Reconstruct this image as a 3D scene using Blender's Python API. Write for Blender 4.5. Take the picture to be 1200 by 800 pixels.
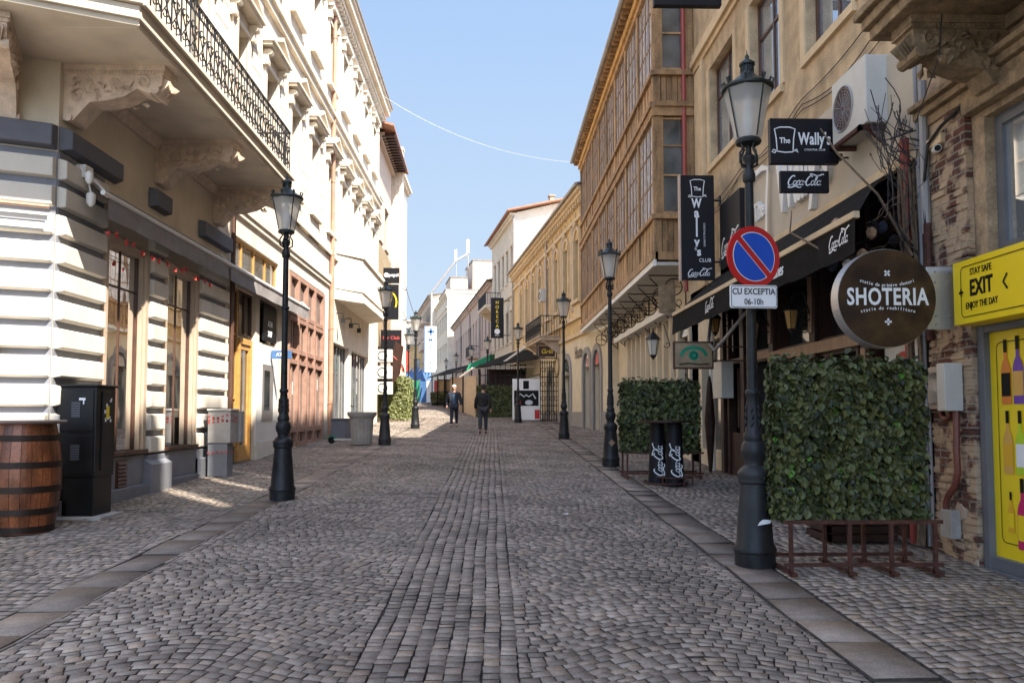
import bpy, bmesh, math, random
import numpy as np
from mathutils import Vector, Matrix
R = math.radians
random.seed(7)
for o in list(bpy.data.objects): bpy.data.objects.remove(o)
scene = bpy.context.scene
COL = scene.collection
# ------------------------------------------------------------ camera, sky, sun, exposure
SL = 0.0316                     # the street climbs away from the camera
def g(y): return SL * y
cam_d = bpy.data.cameras.new('camera'); cam = bpy.data.objects.new('camera', cam_d); COL.objects.link(cam)
cam.location = (0, 0, 1.65); cam.rotation_euler = (R(90 + 3.2), 0, -math.atan(22 / 950.))
cam_d.sensor_width = 36; cam_d.lens = 36 * 950 / 1200.; cam_d.shift_y = 31.9 / 1200.
cam_d.clip_start = 0.05; cam_d.clip_end = 5000
scene.camera = cam
SUN = Vector((0.394, -0.474, 0.788)).normalized()
w = bpy.data.worlds.new('World'); scene.world = w; w.use_nodes = True
nt = w.node_tree; bg = nt.nodes['Background']
sky = nt.nodes.new('ShaderNodeTexSky'); sky.sky_type = 'NISHITA'; sky.sun_disc = False
sky.sun_elevation = math.asin(SUN.z); sky.sun_rotation = math.atan2(SUN.x, SUN.y)
sky.air_density = 1.0; sky.dust_density = 0.7; sky.ozone_density = 2.6
hs = nt.nodes.new('ShaderNodeHueSaturation'); hs.inputs['Saturation'].default_value = .80; nt.links.new(sky.outputs[0], hs.inputs['Color']); lim = nt.nodes.new('ShaderNodeMix'); lim.data_type = 'RGBA'; lim.blend_type = 'DARKEN'; lim.inputs[0].default_value = 1; nt.links.new(hs.outputs[0], lim.inputs[6]); tcw = nt.nodes.new('ShaderNodeTexCoord'); spz = nt.nodes.new('ShaderNodeSeparateXYZ'); nt.links.new(tcw.outputs['Generated'], spz.inputs[0]); rmp = nt.nodes.new('ShaderNodeValToRGB'); rmp.color_ramp.elements[0].color = (.83, .99, 1.0, 1); rmp.color_ramp.elements[1].position = .55; rmp.color_ramp.elements[1].color = (.46, .70, 1.0, 1); nt.links.new(spz.outputs['Z'], rmp.inputs[0]); vml = nt.nodes.new('ShaderNodeVectorMath'); vml.operation = 'MULTIPLY'; vml.inputs[1].default_value = (1.55, 1.57, 1.78); nt.links.new(rmp.outputs[0], vml.inputs[0]); 
dt = nt.nodes.new('ShaderNodeVectorMath'); dt.operation = 'DOT_PRODUCT'; dt.inputs[1].default_value = SUN; nt.links.new(tcw.outputs['Generated'], dt.inputs[0])
mr = nt.nodes.new('ShaderNodeMapRange'); mr.inputs[1].default_value = .30; mr.inputs[2].default_value = 1.0; mr.inputs[3].default_value = 1.0; mr.inputs[4].default_value = 9.0; nt.links.new(dt.outputs['Value'], mr.inputs[0])   # the sky is brightest round the sun
sc = nt.nodes.new('ShaderNodeVectorMath'); sc.operation = 'SCALE'; nt.links.new(vml.outputs[0], sc.inputs[0]); nt.links.new(mr.outputs[0], sc.inputs['Scale']); nt.links.new(sc.outputs[0], lim.inputs[7])
nt.links.new(lim.outputs[2], bg.inputs[0]); bg.inputs[1].default_value = 0.15
sd = bpy.data.lights.new('sun', 'SUN'); sd.energy = 4.3; sd.angle = R(0.5); sd.color = (1, 0.92, 0.80)
so = bpy.data.objects.new('sun', sd); COL.objects.link(so); so.rotation_euler = SUN.to_track_quat('Z', 'Y').to_euler()
scene.view_settings.view_transform = 'Standard'; scene.view_settings.look = 'None'
scene.view_settings.exposure = 1.85; scene.view_settings.gamma = 1
scene.render.resolution_x = 1024; scene.render.resolution_y = 682
# ------------------------------------------------------------ helpers
class Fr:
    def __init__(s, ox, oy, sx, sy, nx, ny): s.o = (ox, oy); s.s = (sx, sy); s.n = (nx, ny); s.flip = (sx * ny - sy * nx) < 0
    def w(s, p): return (s.o[0] + p[0] * s.s[0] + p[1] * s.n[0], s.o[1] + p[0] * s.s[1] + p[1] * s.n[1], p[2])
W = Fr(0, 0, 1, 0, 0, 1)
LF = Fr(-5.55, 0, 0, 1, 1, 0)
RF = Fr(4.58, 0, 0, 1, -1, 0)
def frdir(ox, oy, dx, dy, side):
    l = math.hypot(dx, dy); dx /= l; dy /= l
    return Fr(ox, oy, dx, dy, *((dy, -dx) if side == 'L' else (-dy, dx)))
class MB:
    def __init__(s, fr=W): s.v = []; s.f = []; s.m = []; s.fr = fr; s.cm = 0
    def mat(s, i): s.cm = i; return s
    def add(s, vs, fs):
        b = len(s.v); s.v += [tuple(p) for p in vs]; s.f += [tuple(b + i for i in f) for f in fs]; s.m += [s.cm] * len(fs); return s
    def box(s, a0, a1, n0, n1, z0, z1):
        v = [(a0, n0, z0), (a1, n0, z0), (a1, n1, z0), (a0, n1, z0), (a0, n0, z1), (a1, n0, z1), (a1, n1, z1), (a0, n1, z1)]
        return s.add(v, [(0, 3, 2, 1), (4, 5, 6, 7), (0, 1, 5, 4), (1, 2, 6, 5), (2, 3, 7, 6), (3, 0, 4, 7)])
    def hexa(s, v): return s.add(v, [(0, 3, 2, 1), (4, 5, 6, 7), (0, 1, 5, 4), (1, 2, 6, 5), (2, 3, 7, 6), (3, 0, 4, 7)])
    def quad(s, *v): return s.add(v, [tuple(range(len(v)))])
    def prism(s, poly, ax, d0, d1):
        # poly in the two axes other than ax ('s','n','z'); extruded along ax
        def mk(p, d): return {'s': (d, p[0], p[1]), 'n': (p[0], d, p[1]), 'z': (p[0], p[1], d)}[ax]
        k = len(poly); v = [mk(p, d0) for p in poly] + [mk(p, d1) for p in poly]
        f = [tuple(range(k))[::-1], tuple(range(k, 2 * k))] + [(i, (i + 1) % k, k + (i + 1) % k, k + i) for i in range(k)]
        return s.add(v, f)
    def tube(s, pts, r, n=6, cap=True):
        pts = [Vector(p) for p in pts]; k = len(pts); vs = []; up = Vector((0.3, 0.2, 1)).normalized(); pu = None
        for i, p in enumerate(pts):
            d = (pts[min(i + 1, k - 1)] - pts[max(i - 1, 0)])
            if d.length < 1e-9: d = Vector((0, 0, 1))
            d.normalize()
            u = pu if pu else (Vector((1, 0, 0)) if abs(d.x) < .9 else Vector((0, 1, 0)))
            u = (u - d * u.dot(d)); u = u.normalized() if u.length > 1e-6 else d.orthogonal().normalized(); pu = u; v = d.cross(u)
            rr = r[i] if isinstance(r, (list, tuple)) else r
            for j in range(n):
                a = 2 * math.pi * j / n; vs.append(p + (u * math.cos(a) + v * math.sin(a)) * rr)
        f = [(i * n + j, i * n + (j + 1) % n, (i + 1) * n + (j + 1) % n, (i + 1) * n + j) for i in range(k - 1) for j in range(n)]
        if cap: f += [tuple(range(n))[::-1], tuple((k - 1) * n + j for j in range(n))]
        return s.add(vs, f)
    def bar(s, p, q, r): return s.tube([p, q], r, 4)
    def ring(s, c, R_, r, ax='n', n=16, a0=0, a1=2 * math.pi, m=4):
        pts = []
        for i in range(n + 1):
            a = a0 + (a1 - a0) * i / n; x, y = R_ * math.cos(a), R_ * math.sin(a)
            pts.append({'n': (c[0] + x, c[1], c[2] + y), 's': (c[0], c[1] + x, c[2] + y), 'z': (c[0] + x, c[1] + y, c[2])}[ax])
        return s.tube(pts, r, m)
    def spiral(s, c, r0, r1, a0, a1, r, ax='s', n=14, m=4):
        pts = []
        for i in range(n + 1):
            t = i / n; a = a0 + (a1 - a0) * t; q = r0 + (r1 - r0) * t; x, y = q * math.cos(a), q * math.sin(a)
            pts.append({'n': (c[0] + x, c[1], c[2] + y), 's': (c[0], c[1] + x, c[2] + y)}[ax])
        return s.tube(pts, r, m)
    def lathe(s, prof, c=(0, 0, 0), n=20, flute=0, fn=0):
        vs = []
        for (r, z) in prof:
            for j in range(n):
                a = 2 * math.pi * j / n; q = r * (1 + (flute * math.cos(fn * a) if fn else 0)); vs.append((c[0] + q * math.cos(a), c[1] + q * math.sin(a), c[2] + z))
        k = len(prof)
        f = [(i * n + j, i * n + (j + 1) % n, (i + 1) * n + (j + 1) % n, (i + 1) * n + j) for i in range(k - 1) for j in range(n)]
        f += [tuple(range(n))[::-1], tuple((k - 1) * n + j for j in range(n))]
        return s.add(vs, f)
    def wall(s, a0, a1, z0, z1, ops, n=0.0, rev=0.2):
        # sheet at depth n with openings and reveals going back by rev
        xs = sorted({a0, a1} | {q for o in ops for q in o[:2]}); zs = sorted({z0, z1} | {q for o in ops for q in o[2:4]})
        for i in range(len(xs) - 1):
            for j in range(len(zs) - 1):
                cx, cz = (xs[i] + xs[i + 1]) / 2, (zs[j] + zs[j + 1]) / 2
                if any(o[0] < cx < o[1] and o[2] < cz < o[3] for o in ops): continue
                s.quad((xs[i], n, zs[j]), (xs[i + 1], n, zs[j]), (xs[i + 1], n, zs[j + 1]), (xs[i], n, zs[j + 1]))
        for o in ops:
            a, b, c, d = o[:4]; m = n - rev
            s.quad((a, n, c), (a, m, c), (b, m, c), (b, n, c)); s.quad((a, n, d), (b, n, d), (b, m, d), (a, m, d))
            s.quad((a, n, c), (a, n, d), (a, m, d), (a, m, c)); s.quad((b, n, c), (b, m, c), (b, m, d), (b, n, d))
        return s
    def shell(s, a0, a1, D, z0, z1, nf=0.0):
        # the other faces of a building block behind the front sheet
        s.quad((a0, nf, z0), (a0, nf, z1), (a0, -D, z1), (a0, -D, z0)); s.quad((a1, nf, z0), (a1, -D, z0), (a1, -D, z1), (a1, nf, z1))
        s.quad((a0, -D, z0), (a0, -D, z1), (a1, -D, z1), (a1, -D, z0)); s.quad((a0, nf, z1), (a1, nf, z1), (a1, -D, z1), (a0, -D, z1)); return s
    def build(s, name, mats, parent=None, smooth=False, bevel=0):
        off = Vector(parent_world(parent)) if parent else Vector((0, 0, 0))
        vs = [Vector(s.fr.w(p)) - off for p in s.v]
        fs = [f[::-1] for f in s.f] if s.fr.flip else s.f
        me = bpy.data.meshes.new(name); me.from_pydata([tuple(v) for v in vs], [], fs)
        mats = mats if isinstance(mats, (list, tuple)) else [mats]
        for m in mats: me.materials.append(m)
        if any(s.m): me.polygons.foreach_set('material_index', s.m)
        if smooth:
            me.shade_smooth()
            if smooth != 2: me.set_sharp_from_angle(angle=R(40))
        o = bpy.data.objects.new(name, me); COL.objects.link(o)
        if parent: o.parent = parent
        if bevel:
            b = o.modifiers.new('b', 'BEVEL'); b.width = bevel; b.segments = 2; b.limit_method = 'ANGLE'
        return o
def parent_world(p):
    v = Vector((0, 0, 0))
    while p: v += p.location; p = p.parent
    return v
def tag(o, label=None, cat=None, group=None, kind=None):
    if label: o['label'] = label
    if cat: o['category'] = cat
    if group: o['group'] = group
    if kind: o['kind'] = kind
    return o
def thing(name, loc, label, cat, group=None):
    o = bpy.data.objects.new(name, None); o.empty_display_size = .2; COL.objects.link(o); o.location = loc
    return tag(o, label, cat, group)
def dup(root, loc, label, rz=0):
    def rec(o, par):
        c = o.copy(); COL.objects.link(c); c.parent = par
        for ch in list(o.children): rec(ch, c)
        return c
    r = rec(root, None); r.location = loc; r.rotation_euler = (0, 0, rz); r['label'] = label
    return r
# ------------------------------------------------------------ materials
def mat(name, col, rough=.8, metal=0, var=.18, scale=3.0, fine=60., bump=.15, stain=0.0, stcol=(.08, .06, .045), spec=.5, streak=False, island=0.0, vcol2=None, bdist=.004):
    m = bpy.data.materials.new(name); m.use_nodes = True; t = m.node_tree; N = t.nodes; Lk = t.links
    p = N['Principled BSDF']; p.inputs['Roughness'].default_value = rough; p.inputs['Metallic'].default_value = metal
    p.inputs['Specular IOR Level'].default_value = spec
    tc = N.new('ShaderNodeNewGeometry'); src = tc.outputs['Position']
    def noise(sc, det=4, mapsc=None):
        s_ = src
        if mapsc:
            mp = N.new('ShaderNodeMapping'); mp.inputs['Scale'].default_value = mapsc; Lk.new(src, mp.inputs[0]); s_ = mp.outputs[0]
        n = N.new('ShaderNodeTexNoise'); n.inputs['Scale'].default_value = sc; n.inputs['Detail'].default_value = det; Lk.new(s_, n.inputs['Vector']); return n
    def mix(fac, a, b, mode='MIX'):
        x = N.new('ShaderNodeMix'); x.data_type = 'RGBA'; x.blend_type = mode
        for k, q in ((0, fac), (6, a), (7, b)):
            if hasattr(q, 'is_output'): Lk.new(q, x.inputs[k])
            else: x.inputs[k].default_value = q if k == 0 else (*q[:3], 1)
        return x.outputs[2]
    n1 = noise(scale, 6, (1, 1, .35) if streak else None)
    r1 = N.new('ShaderNodeMapRange'); r1.inputs[1].default_value = .3; r1.inputs[2].default_value = .7; Lk.new(n1.outputs[0], r1.inputs[0])
    lo = [c * (1 - var) for c in col]; hi = [min(1, c * (1 + var)) for c in col]
    if vcol2: hi = vcol2
    c = mix(r1.outputs[0], lo, hi)
    if fine:
        n2 = noise(fine, 3); r2 = N.new('ShaderNodeMapRange'); r2.inputs[1].default_value = .3; r2.inputs[2].default_value = .7; r2.inputs[3].default_value = 1 - var * .6; r2.inputs[4].default_value = 1 + var * .4
        Lk.new(n2.outputs[0], r2.inputs[0]); c = mix(1.0, c, r2.outputs[0], 'MULTIPLY')
        if bump:
            b = N.new('ShaderNodeBump'); b.inputs['Strength'].default_value = bump; b.inputs['Distance'].default_value = bdist; Lk.new(n2.outputs[0], b.inputs['Height']); Lk.new(b.outputs[0], p.inputs['Normal'])
    if stain:
        n3 = noise(1.3, 8, (1.6, 1.6, .5)); r3 = N.new('ShaderNodeMapRange'); r3.inputs[1].default_value = .52; r3.inputs[2].default_value = .72; r3.inputs[4].default_value = stain; Lk.new(n3.outputs[0], r3.inputs[0])
        c = mix(r3.outputs[0], c, stcol)
    if island:
        r4 = N.new('ShaderNodeMapRange'); r4.inputs[3].default_value = 1 - island; r4.inputs[4].default_value = 1 + island; Lk.new(tc.outputs['Random Per Island'], r4.inputs[0])
        c = mix(1.0, c, r4.outputs[0], 'MULTIPLY')
    Lk.new(c, p.inputs['Base Color']) if hasattr(c, 'is_output') else None
    m['n'] = 1
    return m
M = {}
M['cream'] = mat('cream_plaster', (.68, .60, .49), .9, var=.08, scale=1.2, stain=.35, stcol=(.45, .36, .26))
M['tan'] = mat('tan_plaster', (.66, .57, .44), .9, var=.10, scale=1.5, stain=.18, stcol=(.25, .18, .11))
M['slabw'] = mat('balcony_plaster', (.68, .59, .47), .9, var=.10, scale=2, stain=.25, stcol=(.3, .22, .15))
M['rust'] = mat('quoin_plaster', (.66, .61, .53), .85, var=.08, scale=2, stain=.30, stcol=(.4, .38, .35))
M['greyp'] = mat('grey_paint', (.125, .13, .155), .75, var=.10, scale=3)
M['greyl'] = mat('grey_plinth', (.19, .195, .22), .8, var=.12, scale=3, stain=.3, stcol=(.1, .1, .1))
M['frame_l'] = mat('beige_frame', (.46, .36, .27), .6, var=.08)
M['brownf'] = mat('brown_frame', (.085, .04, .026), .45, var=.2, scale=8)
M['redwood'] = mat('red_wood', (.34, .20, .15), .5, var=.18, scale=6)
M['yellow_w'] = mat('honey_wood', (.52, .28, .08), .45, var=.15, scale=6)
M['gold_w'] = mat('gallery_wood', (.36, .215, .10), .75, var=.45, scale=5, fine=30, bump=.3, streak=True, island=.25, stain=.35, stcol=(.10, .065, .04))
M['gold_d'] = mat('gallery_dark_wood', (.20, .11, .05), .8, var=.4, scale=6, streak=True, island=.25)
M['gold_l'] = mat('gallery_light_wood', (.56, .32, .10), .75, var=.25, scale=5, streak=True, island=.15)
M['dkwood'] = mat('dark_wood', (.040, .017, .012), .5, spec=.3, var=.3, scale=8, streak=True)
M['tanwood'] = mat('tan_wood', (.33, .2, .12), .6, var=.2, scale=8, streak=True)
M['rootwood'] = mat('branch_bark', (.16, .11, .07), .9, var=.3, scale=20)
M['barrel'] = mat('barrel_oak', (.20, .062, .022), .35, var=.55, scale=6, fine=40, streak=True, stain=.55, stcol=(.025, .01, .006), island=.3)
M['hoop'] = mat('barrel_hoop', (.035, .022, .018), .5, metal=.6, var=.3)
M['barreltop'] = mat('barrel_top', (.27, .2, .17), .5, var=.15)
M['iron'] = mat('black_iron', (.018, .017, .018), .45, metal=.3, var=.3, scale=8, bump=.1)
M['lampiron'] = mat('lamp_iron', (.012, .013, .015), .45, spec=.3, var=.45, scale=9, bump=.3, stain=.25, stcol=(.09, .09, .09))
M['lampcap'] = mat('lamp_cap', (.020, .028, .027), .42, spec=.4, var=.3, scale=8)
M['rustiron'] = mat('rusty_iron', (.085, .030, .020), .7, metal=.2, var=.4, scale=15)
M['blackm'] = mat('black_cabinet', (.007, .0065, .007), .38, spec=.3, var=.5, scale=4, stain=.25, stcol=(.05, .045, .045), bump=.05)
M['blackp'] = mat('black_panel', (.008, .008, .011), .5, spec=.25, var=.1, bump=0, fine=0)
M['blackcloth'] = mat('black_canvas', (.016, .014, .013), .95, spec=.1, var=.2, scale=5, fine=150)
M['greycloth'] = mat('grey_canvas', (.24, .22, .215), .85, var=.15, scale=5, fine=150)
M['white'] = mat('white_paint', (.74, .72, .68), .5, var=.05, bump=.05)
M['whitel'] = mat('white_letter', (.8, .8, .8), .5, var=.02, fine=0)
M['offw'] = mat('off_white_panel', (.55, .53, .48), .5, var=.08, stain=.12, stcol=(.3, .25, .2))
M['beigefas'] = mat('beige_fascia', (.47, .40, .31), .6, var=.06, stain=.1, stcol=(.3, .22, .15))
M['steel'] = mat('brushed_steel', (.48, .47, .47), .38, metal=.7, var=.12)
M['concrete'] = mat('concrete', (.34, .32, .30), .85, var=.15, scale=5, stain=.2)
M['yellow'] = mat('yellow_board', (.86, .62, .01), .45, var=.03, fine=0)
M['ink'] = mat('black_ink', (.007, .007, .007), .6, spec=.2, fine=0, var=.05)
M['red'] = mat('sign_red', (.50, .008, .010), .35, fine=0, var=.05)
M['blue'] = mat('sign_blue', (.005, .07, .48), .35, fine=0, var=.05)
M['shot'] = mat('aged_sign_wood', (.042, .020, .009), .6, spec=.25, var=.5, scale=5, vcol2=(.085, .045, .014), stain=.5, stcol=(.03, .012, .008))
M['ochre'] = mat('ochre_stucco', (.49, .36, .22), .95, var=.24, scale=3.5, fine=38, bump=.8, stain=.55, stcol=(.26, .19, .12), bdist=.01)
M['ochreP'] = mat('yellow_plaster', (.60, .42, .20), .9, var=.14, scale=2, stain=.35, stcol=(.32, .25, .18))
M['ochreL'] = mat('pale_moulding', (.62, .47, .29), .85, var=.12, scale=3, stain=.25, stcol=(.3, .22, .13))
M['greyplast'] = mat('grey_stucco', (.44, .35, .27), .9, var=.15, scale=2.5, stain=.4, stcol=(.25, .2, .16))
M['dirty'] = mat('weathered_plaster', (.38, .27, .17), .95, var=.35, scale=5, fine=30, bump=.8, stain=.7, stcol=(.13, .085, .055), bdist=.015)
M['stonec'] = mat('carved_stone', (.27, .19, .11), .9, var=.35, scale=9, fine=40, bump=.7, stain=.5, stcol=(.12, .08, .05), bdist=.01)
M['stonel'] = mat('carved_pale_stone', (.68, .54, .42), .9, var=.18, scale=9, fine=50, bump=.5, stain=.25, stcol=(.3, .2, .14), bdist=.01)
M['groundcream'] = mat('cream_ground_wall', (.64, .54, .39), .85, var=.08, scale=2, stain=.18, stcol=(.36, .28, .2))
M['arch'] = mat('grey_arch', (.27, .25, .235), .8, var=.08)
M['whitewall'] = mat('white_wall', (.66, .58, .48), .9, var=.08, stain=.25, stcol=(.45, .37, .28))
M['pinkwall'] = mat('rose_wall', (.52, .40, .32), .9, var=.08, stain=.15)
M['rooftile'] = mat('roof_tile', (.34, .16, .10), .85, var=.25, scale=8)
M['rooftin'] = mat('roof_tin', (.20, .17, .15), .6, metal=.3, var=.2)
M['gutter'] = mat('gutter_zinc', (.34, .30, .27), .5, metal=.4, var=.15)
M['redpipe'] = mat('red_downpipe', (.30, .055, .04), .4, var=.1)
M['copper'] = mat('copper_pipe', (.42, .23, .15), .45, var=.15)
M['greypipe'] = mat('grey_pipe', (.30, .29, .29), .5, var=.1)
M['conduit'] = mat('red_conduit', (.17, .05, .035), .45, var=.2)
M['cable'] = mat('cable', (.012, .011, .011), .6, fine=0, var=.1)
M['greysteel'] = mat('grey_steel_frame', (.13, .135, .15), .5, var=.12)
M['green'] = mat('green_canvas', (.01, .22, .12), .8, var=.1)
M['bluec'] = mat('blue_tarp', (.05, .13, .30), .6, var=.2)
M['redc'] = mat('red_cloth', (.45, .05, .04), .7, var=.15)
M['glassd'] = mat('dark_glass', (.020, .022, .024), .06, var=.2, fine=0, bump=0, spec=1.0)
M['glassm'] = mat('grey_glass', (.10, .11, .11), .05, var=.5, scale=1.5, fine=0, spec=1.0)
M['glassr'] = mat('reflecting_glass', (.55, .60, .66), .03, metal=.75, var=.1, scale=2, fine=0)
M['glassl'] = mat('curtained_glass', (.66, .66, .68), .08, var=.35, scale=6, fine=0, spec=1.0)
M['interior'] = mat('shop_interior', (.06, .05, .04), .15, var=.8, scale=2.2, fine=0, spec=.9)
M['reed'] = mat('reed_screen', (.30, .22, .13), .9, var=.25, scale=5)
M['amber'] = mat('amber_glass', (.42, .24, .07), .3, var=.2, fine=0)
M['skin'] = mat('skin', (.42, .24, .17), .6, var=.05, fine=0)
M['hairw'] = mat('white_hair', (.55, .53, .5), .8, fine=0)
M['hairb'] = mat('dark_hair', (.03, .022, .018), .8, fine=0)
M['navy'] = mat('navy_cloth', (.014, .018, .035), .85, var=.2)
M['denim'] = mat('blue_shirt', (.05, .10, .17), .85, var=.2)
M['blackt'] = mat('black_cloth', (.010, .010, .012), .85, var=.2)
M['greyt'] = mat('grey_trousers', (.035, .038, .05), .85, var=.2)
M['leather'] = mat('brown_leather', (.12, .03, .02), .5, var=.2)
def leafmat(name, a, b, c):
    m = bpy.data.materials.new(name); m.use_nodes = True; t = m.node_tree; N = t.nodes
    p = N['Principled BSDF']; p.inputs['Roughness'].default_value = .48; p.inputs['Specular IOR Level'].default_value = .35
    ge = N.new('ShaderNodeNewGeometry'); cr = N.new('ShaderNodeValToRGB'); e = cr.color_ramp
    e.elements[0].color = (*a, 1); e.elements[1].position = .93; e.elements[1].color = (*b, 1)
    k = e.elements.new(.985); k.color = (*b, 1); k = e.elements.new(.995); k.color = (*c, 1)
    t.links.new(ge.outputs['Random Per Island'], cr.inputs[0])
    n = N.new('ShaderNodeTexNoise'); n.inputs['Scale'].default_value = 45; t.links.new(ge.outputs['Position'], n.inputs['Vector'])
    x = N.new('ShaderNodeMix'); x.data_type = 'RGBA'; x.blend_type = 'MULTIPLY'; x.inputs[0].default_value = .5
    t.links.new(cr.outputs[0], x.inputs[6]); t.links.new(n.outputs[0], x.inputs[7]); t.links.new(x.outputs[2], p.inputs['Base Color'])
    return m
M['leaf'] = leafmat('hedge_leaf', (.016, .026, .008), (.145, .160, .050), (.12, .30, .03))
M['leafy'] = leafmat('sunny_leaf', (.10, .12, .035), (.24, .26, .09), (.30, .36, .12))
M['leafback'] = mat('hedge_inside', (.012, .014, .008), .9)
def glass_lamp():
    m = bpy.data.materials.new('lantern_glass'); m.use_nodes = True; t = m.node_tree; N = t.nodes
    p = N['Principled BSDF']; p.inputs['Base Color'].default_value = (.72, .70, .66, 1); p.inputs['Roughness'].default_value = .15
    tr = N.new('ShaderNodeBsdfTransparent'); mx = N.new('ShaderNodeMixShader'); mx.inputs[0].default_value = .62; tl = N.new('ShaderNodeBsdfTranslucent'); tl.inputs[0].default_value = (.85, .82, .76, 1); m2 = N.new('ShaderNodeMixShader'); m2.inputs[0].default_value = .5
    t.links.new(tr.outputs[0], mx.inputs[1]); t.links.new(p.outputs[0], m2.inputs[1]); t.links.new(tl.outputs[0], m2.inputs[2]); t.links.new(m2.outputs[0], mx.inputs[2]); t.links.new(mx.outputs[0], N['Material Output'].inputs[0]); return m
M['lglass'] = glass_lamp()
def shopglass():
    m = bpy.data.materials.new('shop_glass'); m.use_nodes = True; t = m.node_tree; N = t.nodes
    gl = N.new('ShaderNodeBsdfGlossy'); gl.inputs['Roughness'].default_value = .02
    tr = N.new('ShaderNodeBsdfTransparent'); tr.inputs[0].default_value = (.75, .78, .76, 1); fz = N.new('ShaderNodeFresnel'); fz.inputs[0].default_value = 1.9
    n = N.new('ShaderNodeTexNoise'); n.inputs['Scale'].default_value = 1.7; b = N.new('ShaderNodeBump'); b.inputs['Strength'].default_value = .12; b.inputs['Distance'].default_value = .03
    t.links.new(n.outputs[0], b.inputs['Height']); t.links.new(b.outputs[0], gl.inputs['Normal'])
    mx = N.new('ShaderNodeMixShader'); t.links.new(fz.outputs[0], mx.inputs[0]); t.links.new(tr.outputs[0], mx.inputs[1]); t.links.new(gl.outputs[0], mx.inputs[2]); t.links.new(mx.outputs[0], N['Material Output'].inputs[0]); return m
M['shopglass'] = shopglass()
def brickmat(name, c1, c2, mo, sc=1.0, patch=None):
    m = bpy.data.materials.new(name); m.use_nodes = True; t = m.node_tree; N = t.nodes; Lk = t.links
    p = N['Principled BSDF']; p.inputs['Roughness'].default_value = .92
    ge = N.new('ShaderNodeNewGeometry'); sp = N.new('ShaderNodeSeparateXYZ'); cb = N.new('ShaderNodeCombineXYZ'); ad = N.new('ShaderNodeMath')
    Lk.new(ge.outputs['Position'], sp.inputs[0]); Lk.new(sp.outputs[0], ad.inputs[0]); Lk.new(sp.outputs[1], ad.inputs[1]); Lk.new(ad.outputs[0], cb.inputs[0]); Lk.new(sp.outputs[2], cb.inputs[1])
    nz = N.new('ShaderNodeTexNoise'); nz.inputs['Scale'].default_value = 9; Lk.new(ge.outputs['Position'], nz.inputs['Vector'])
    va = N.new('ShaderNodeMix'); va.data_type = 'VECTOR'; va.inputs[0].default_value = .02; Lk.new(cb.outputs[0], va.inputs[4]); Lk.new(nz.outputs[1], va.inputs[5])
    br = N.new('ShaderNodeTexBrick'); br.inputs['Scale'].default_value = sc; br.inputs['Brick Width'].default_value = .25; br.inputs['Row Height'].default_value = .075; br.inputs['Mortar Size'].default_value = .012; br.inputs['Mortar Smooth'].default_value = .4
    br.inputs['Color1'].default_value = (*c1, 1); br.inputs['Color2'].default_value = (*c2, 1); br.inputs['Mortar'].default_value = (*mo, 1); Lk.new(va.outputs[1], br.inputs['Vector'])
    n2 = N.new('ShaderNodeTexNoise'); n2.inputs['Scale'].default_value = 35; n2.inputs['Detail'].default_value = 6; Lk.new(ge.outputs['Position'], n2.inputs['Vector'])
    x = N.new('ShaderNodeMix'); x.data_type = 'RGBA'; x.blend_type = 'MULTIPLY'; x.inputs[0].default_value = .7; Lk.new(br.outputs[0], x.inputs[6]); Lk.new(n2.outputs[0], x.inputs[7])
    c = x.outputs[2]
    if patch:
        n3 = N.new('ShaderNodeTexNoise'); n3.inputs['Scale'].default_value = 4.5; n3.inputs['Detail'].default_value = 7; Lk.new(ge.outputs['Position'], n3.inputs['Vector'])
        r3 = N.new('ShaderNodeMapRange'); r3.inputs[1].default_value = .44; r3.inputs[2].default_value = .53; Lk.new(n3.outputs[0], r3.inputs[0])
        y = N.new('ShaderNodeMix'); y.data_type = 'RGBA'; Lk.new(r3.outputs[0], y.inputs[0]); Lk.new(c, y.inputs[6]); y.inputs[7].default_value = (*patch, 1); c = y.outputs[2]
    Lk.new(c, p.inputs['Base Color'])
    b = N.new('ShaderNodeBump'); b.inputs['Strength'].default_value = .8; b.inputs['Distance'].default_value = .012; b.invert = True; Lk.new(br.outputs['Fac'], b.inputs['Height'])
    b2 = N.new('ShaderNodeBump'); b2.inputs['Strength'].default_value = .6; b2.inputs['Distance'].default_value = .01; Lk.new(n2.outputs[0], b2.inputs['Height']); Lk.new(b.outputs[0], b2.inputs['Normal']); Lk.new(b2.outputs[0], p.inputs['Normal'])
    return m
M['brick'] = brickmat('old_brick', (.20, .075, .05), (.11, .05, .04), (.36, .30, .24), patch=(.44, .32, .21))
M['brickfar'] = brickmat('pale_brick', (.62, .46, .32), (.38, .27, .19), (.62, .55, .45))
def gratemat():
    return M['iron']
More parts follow.
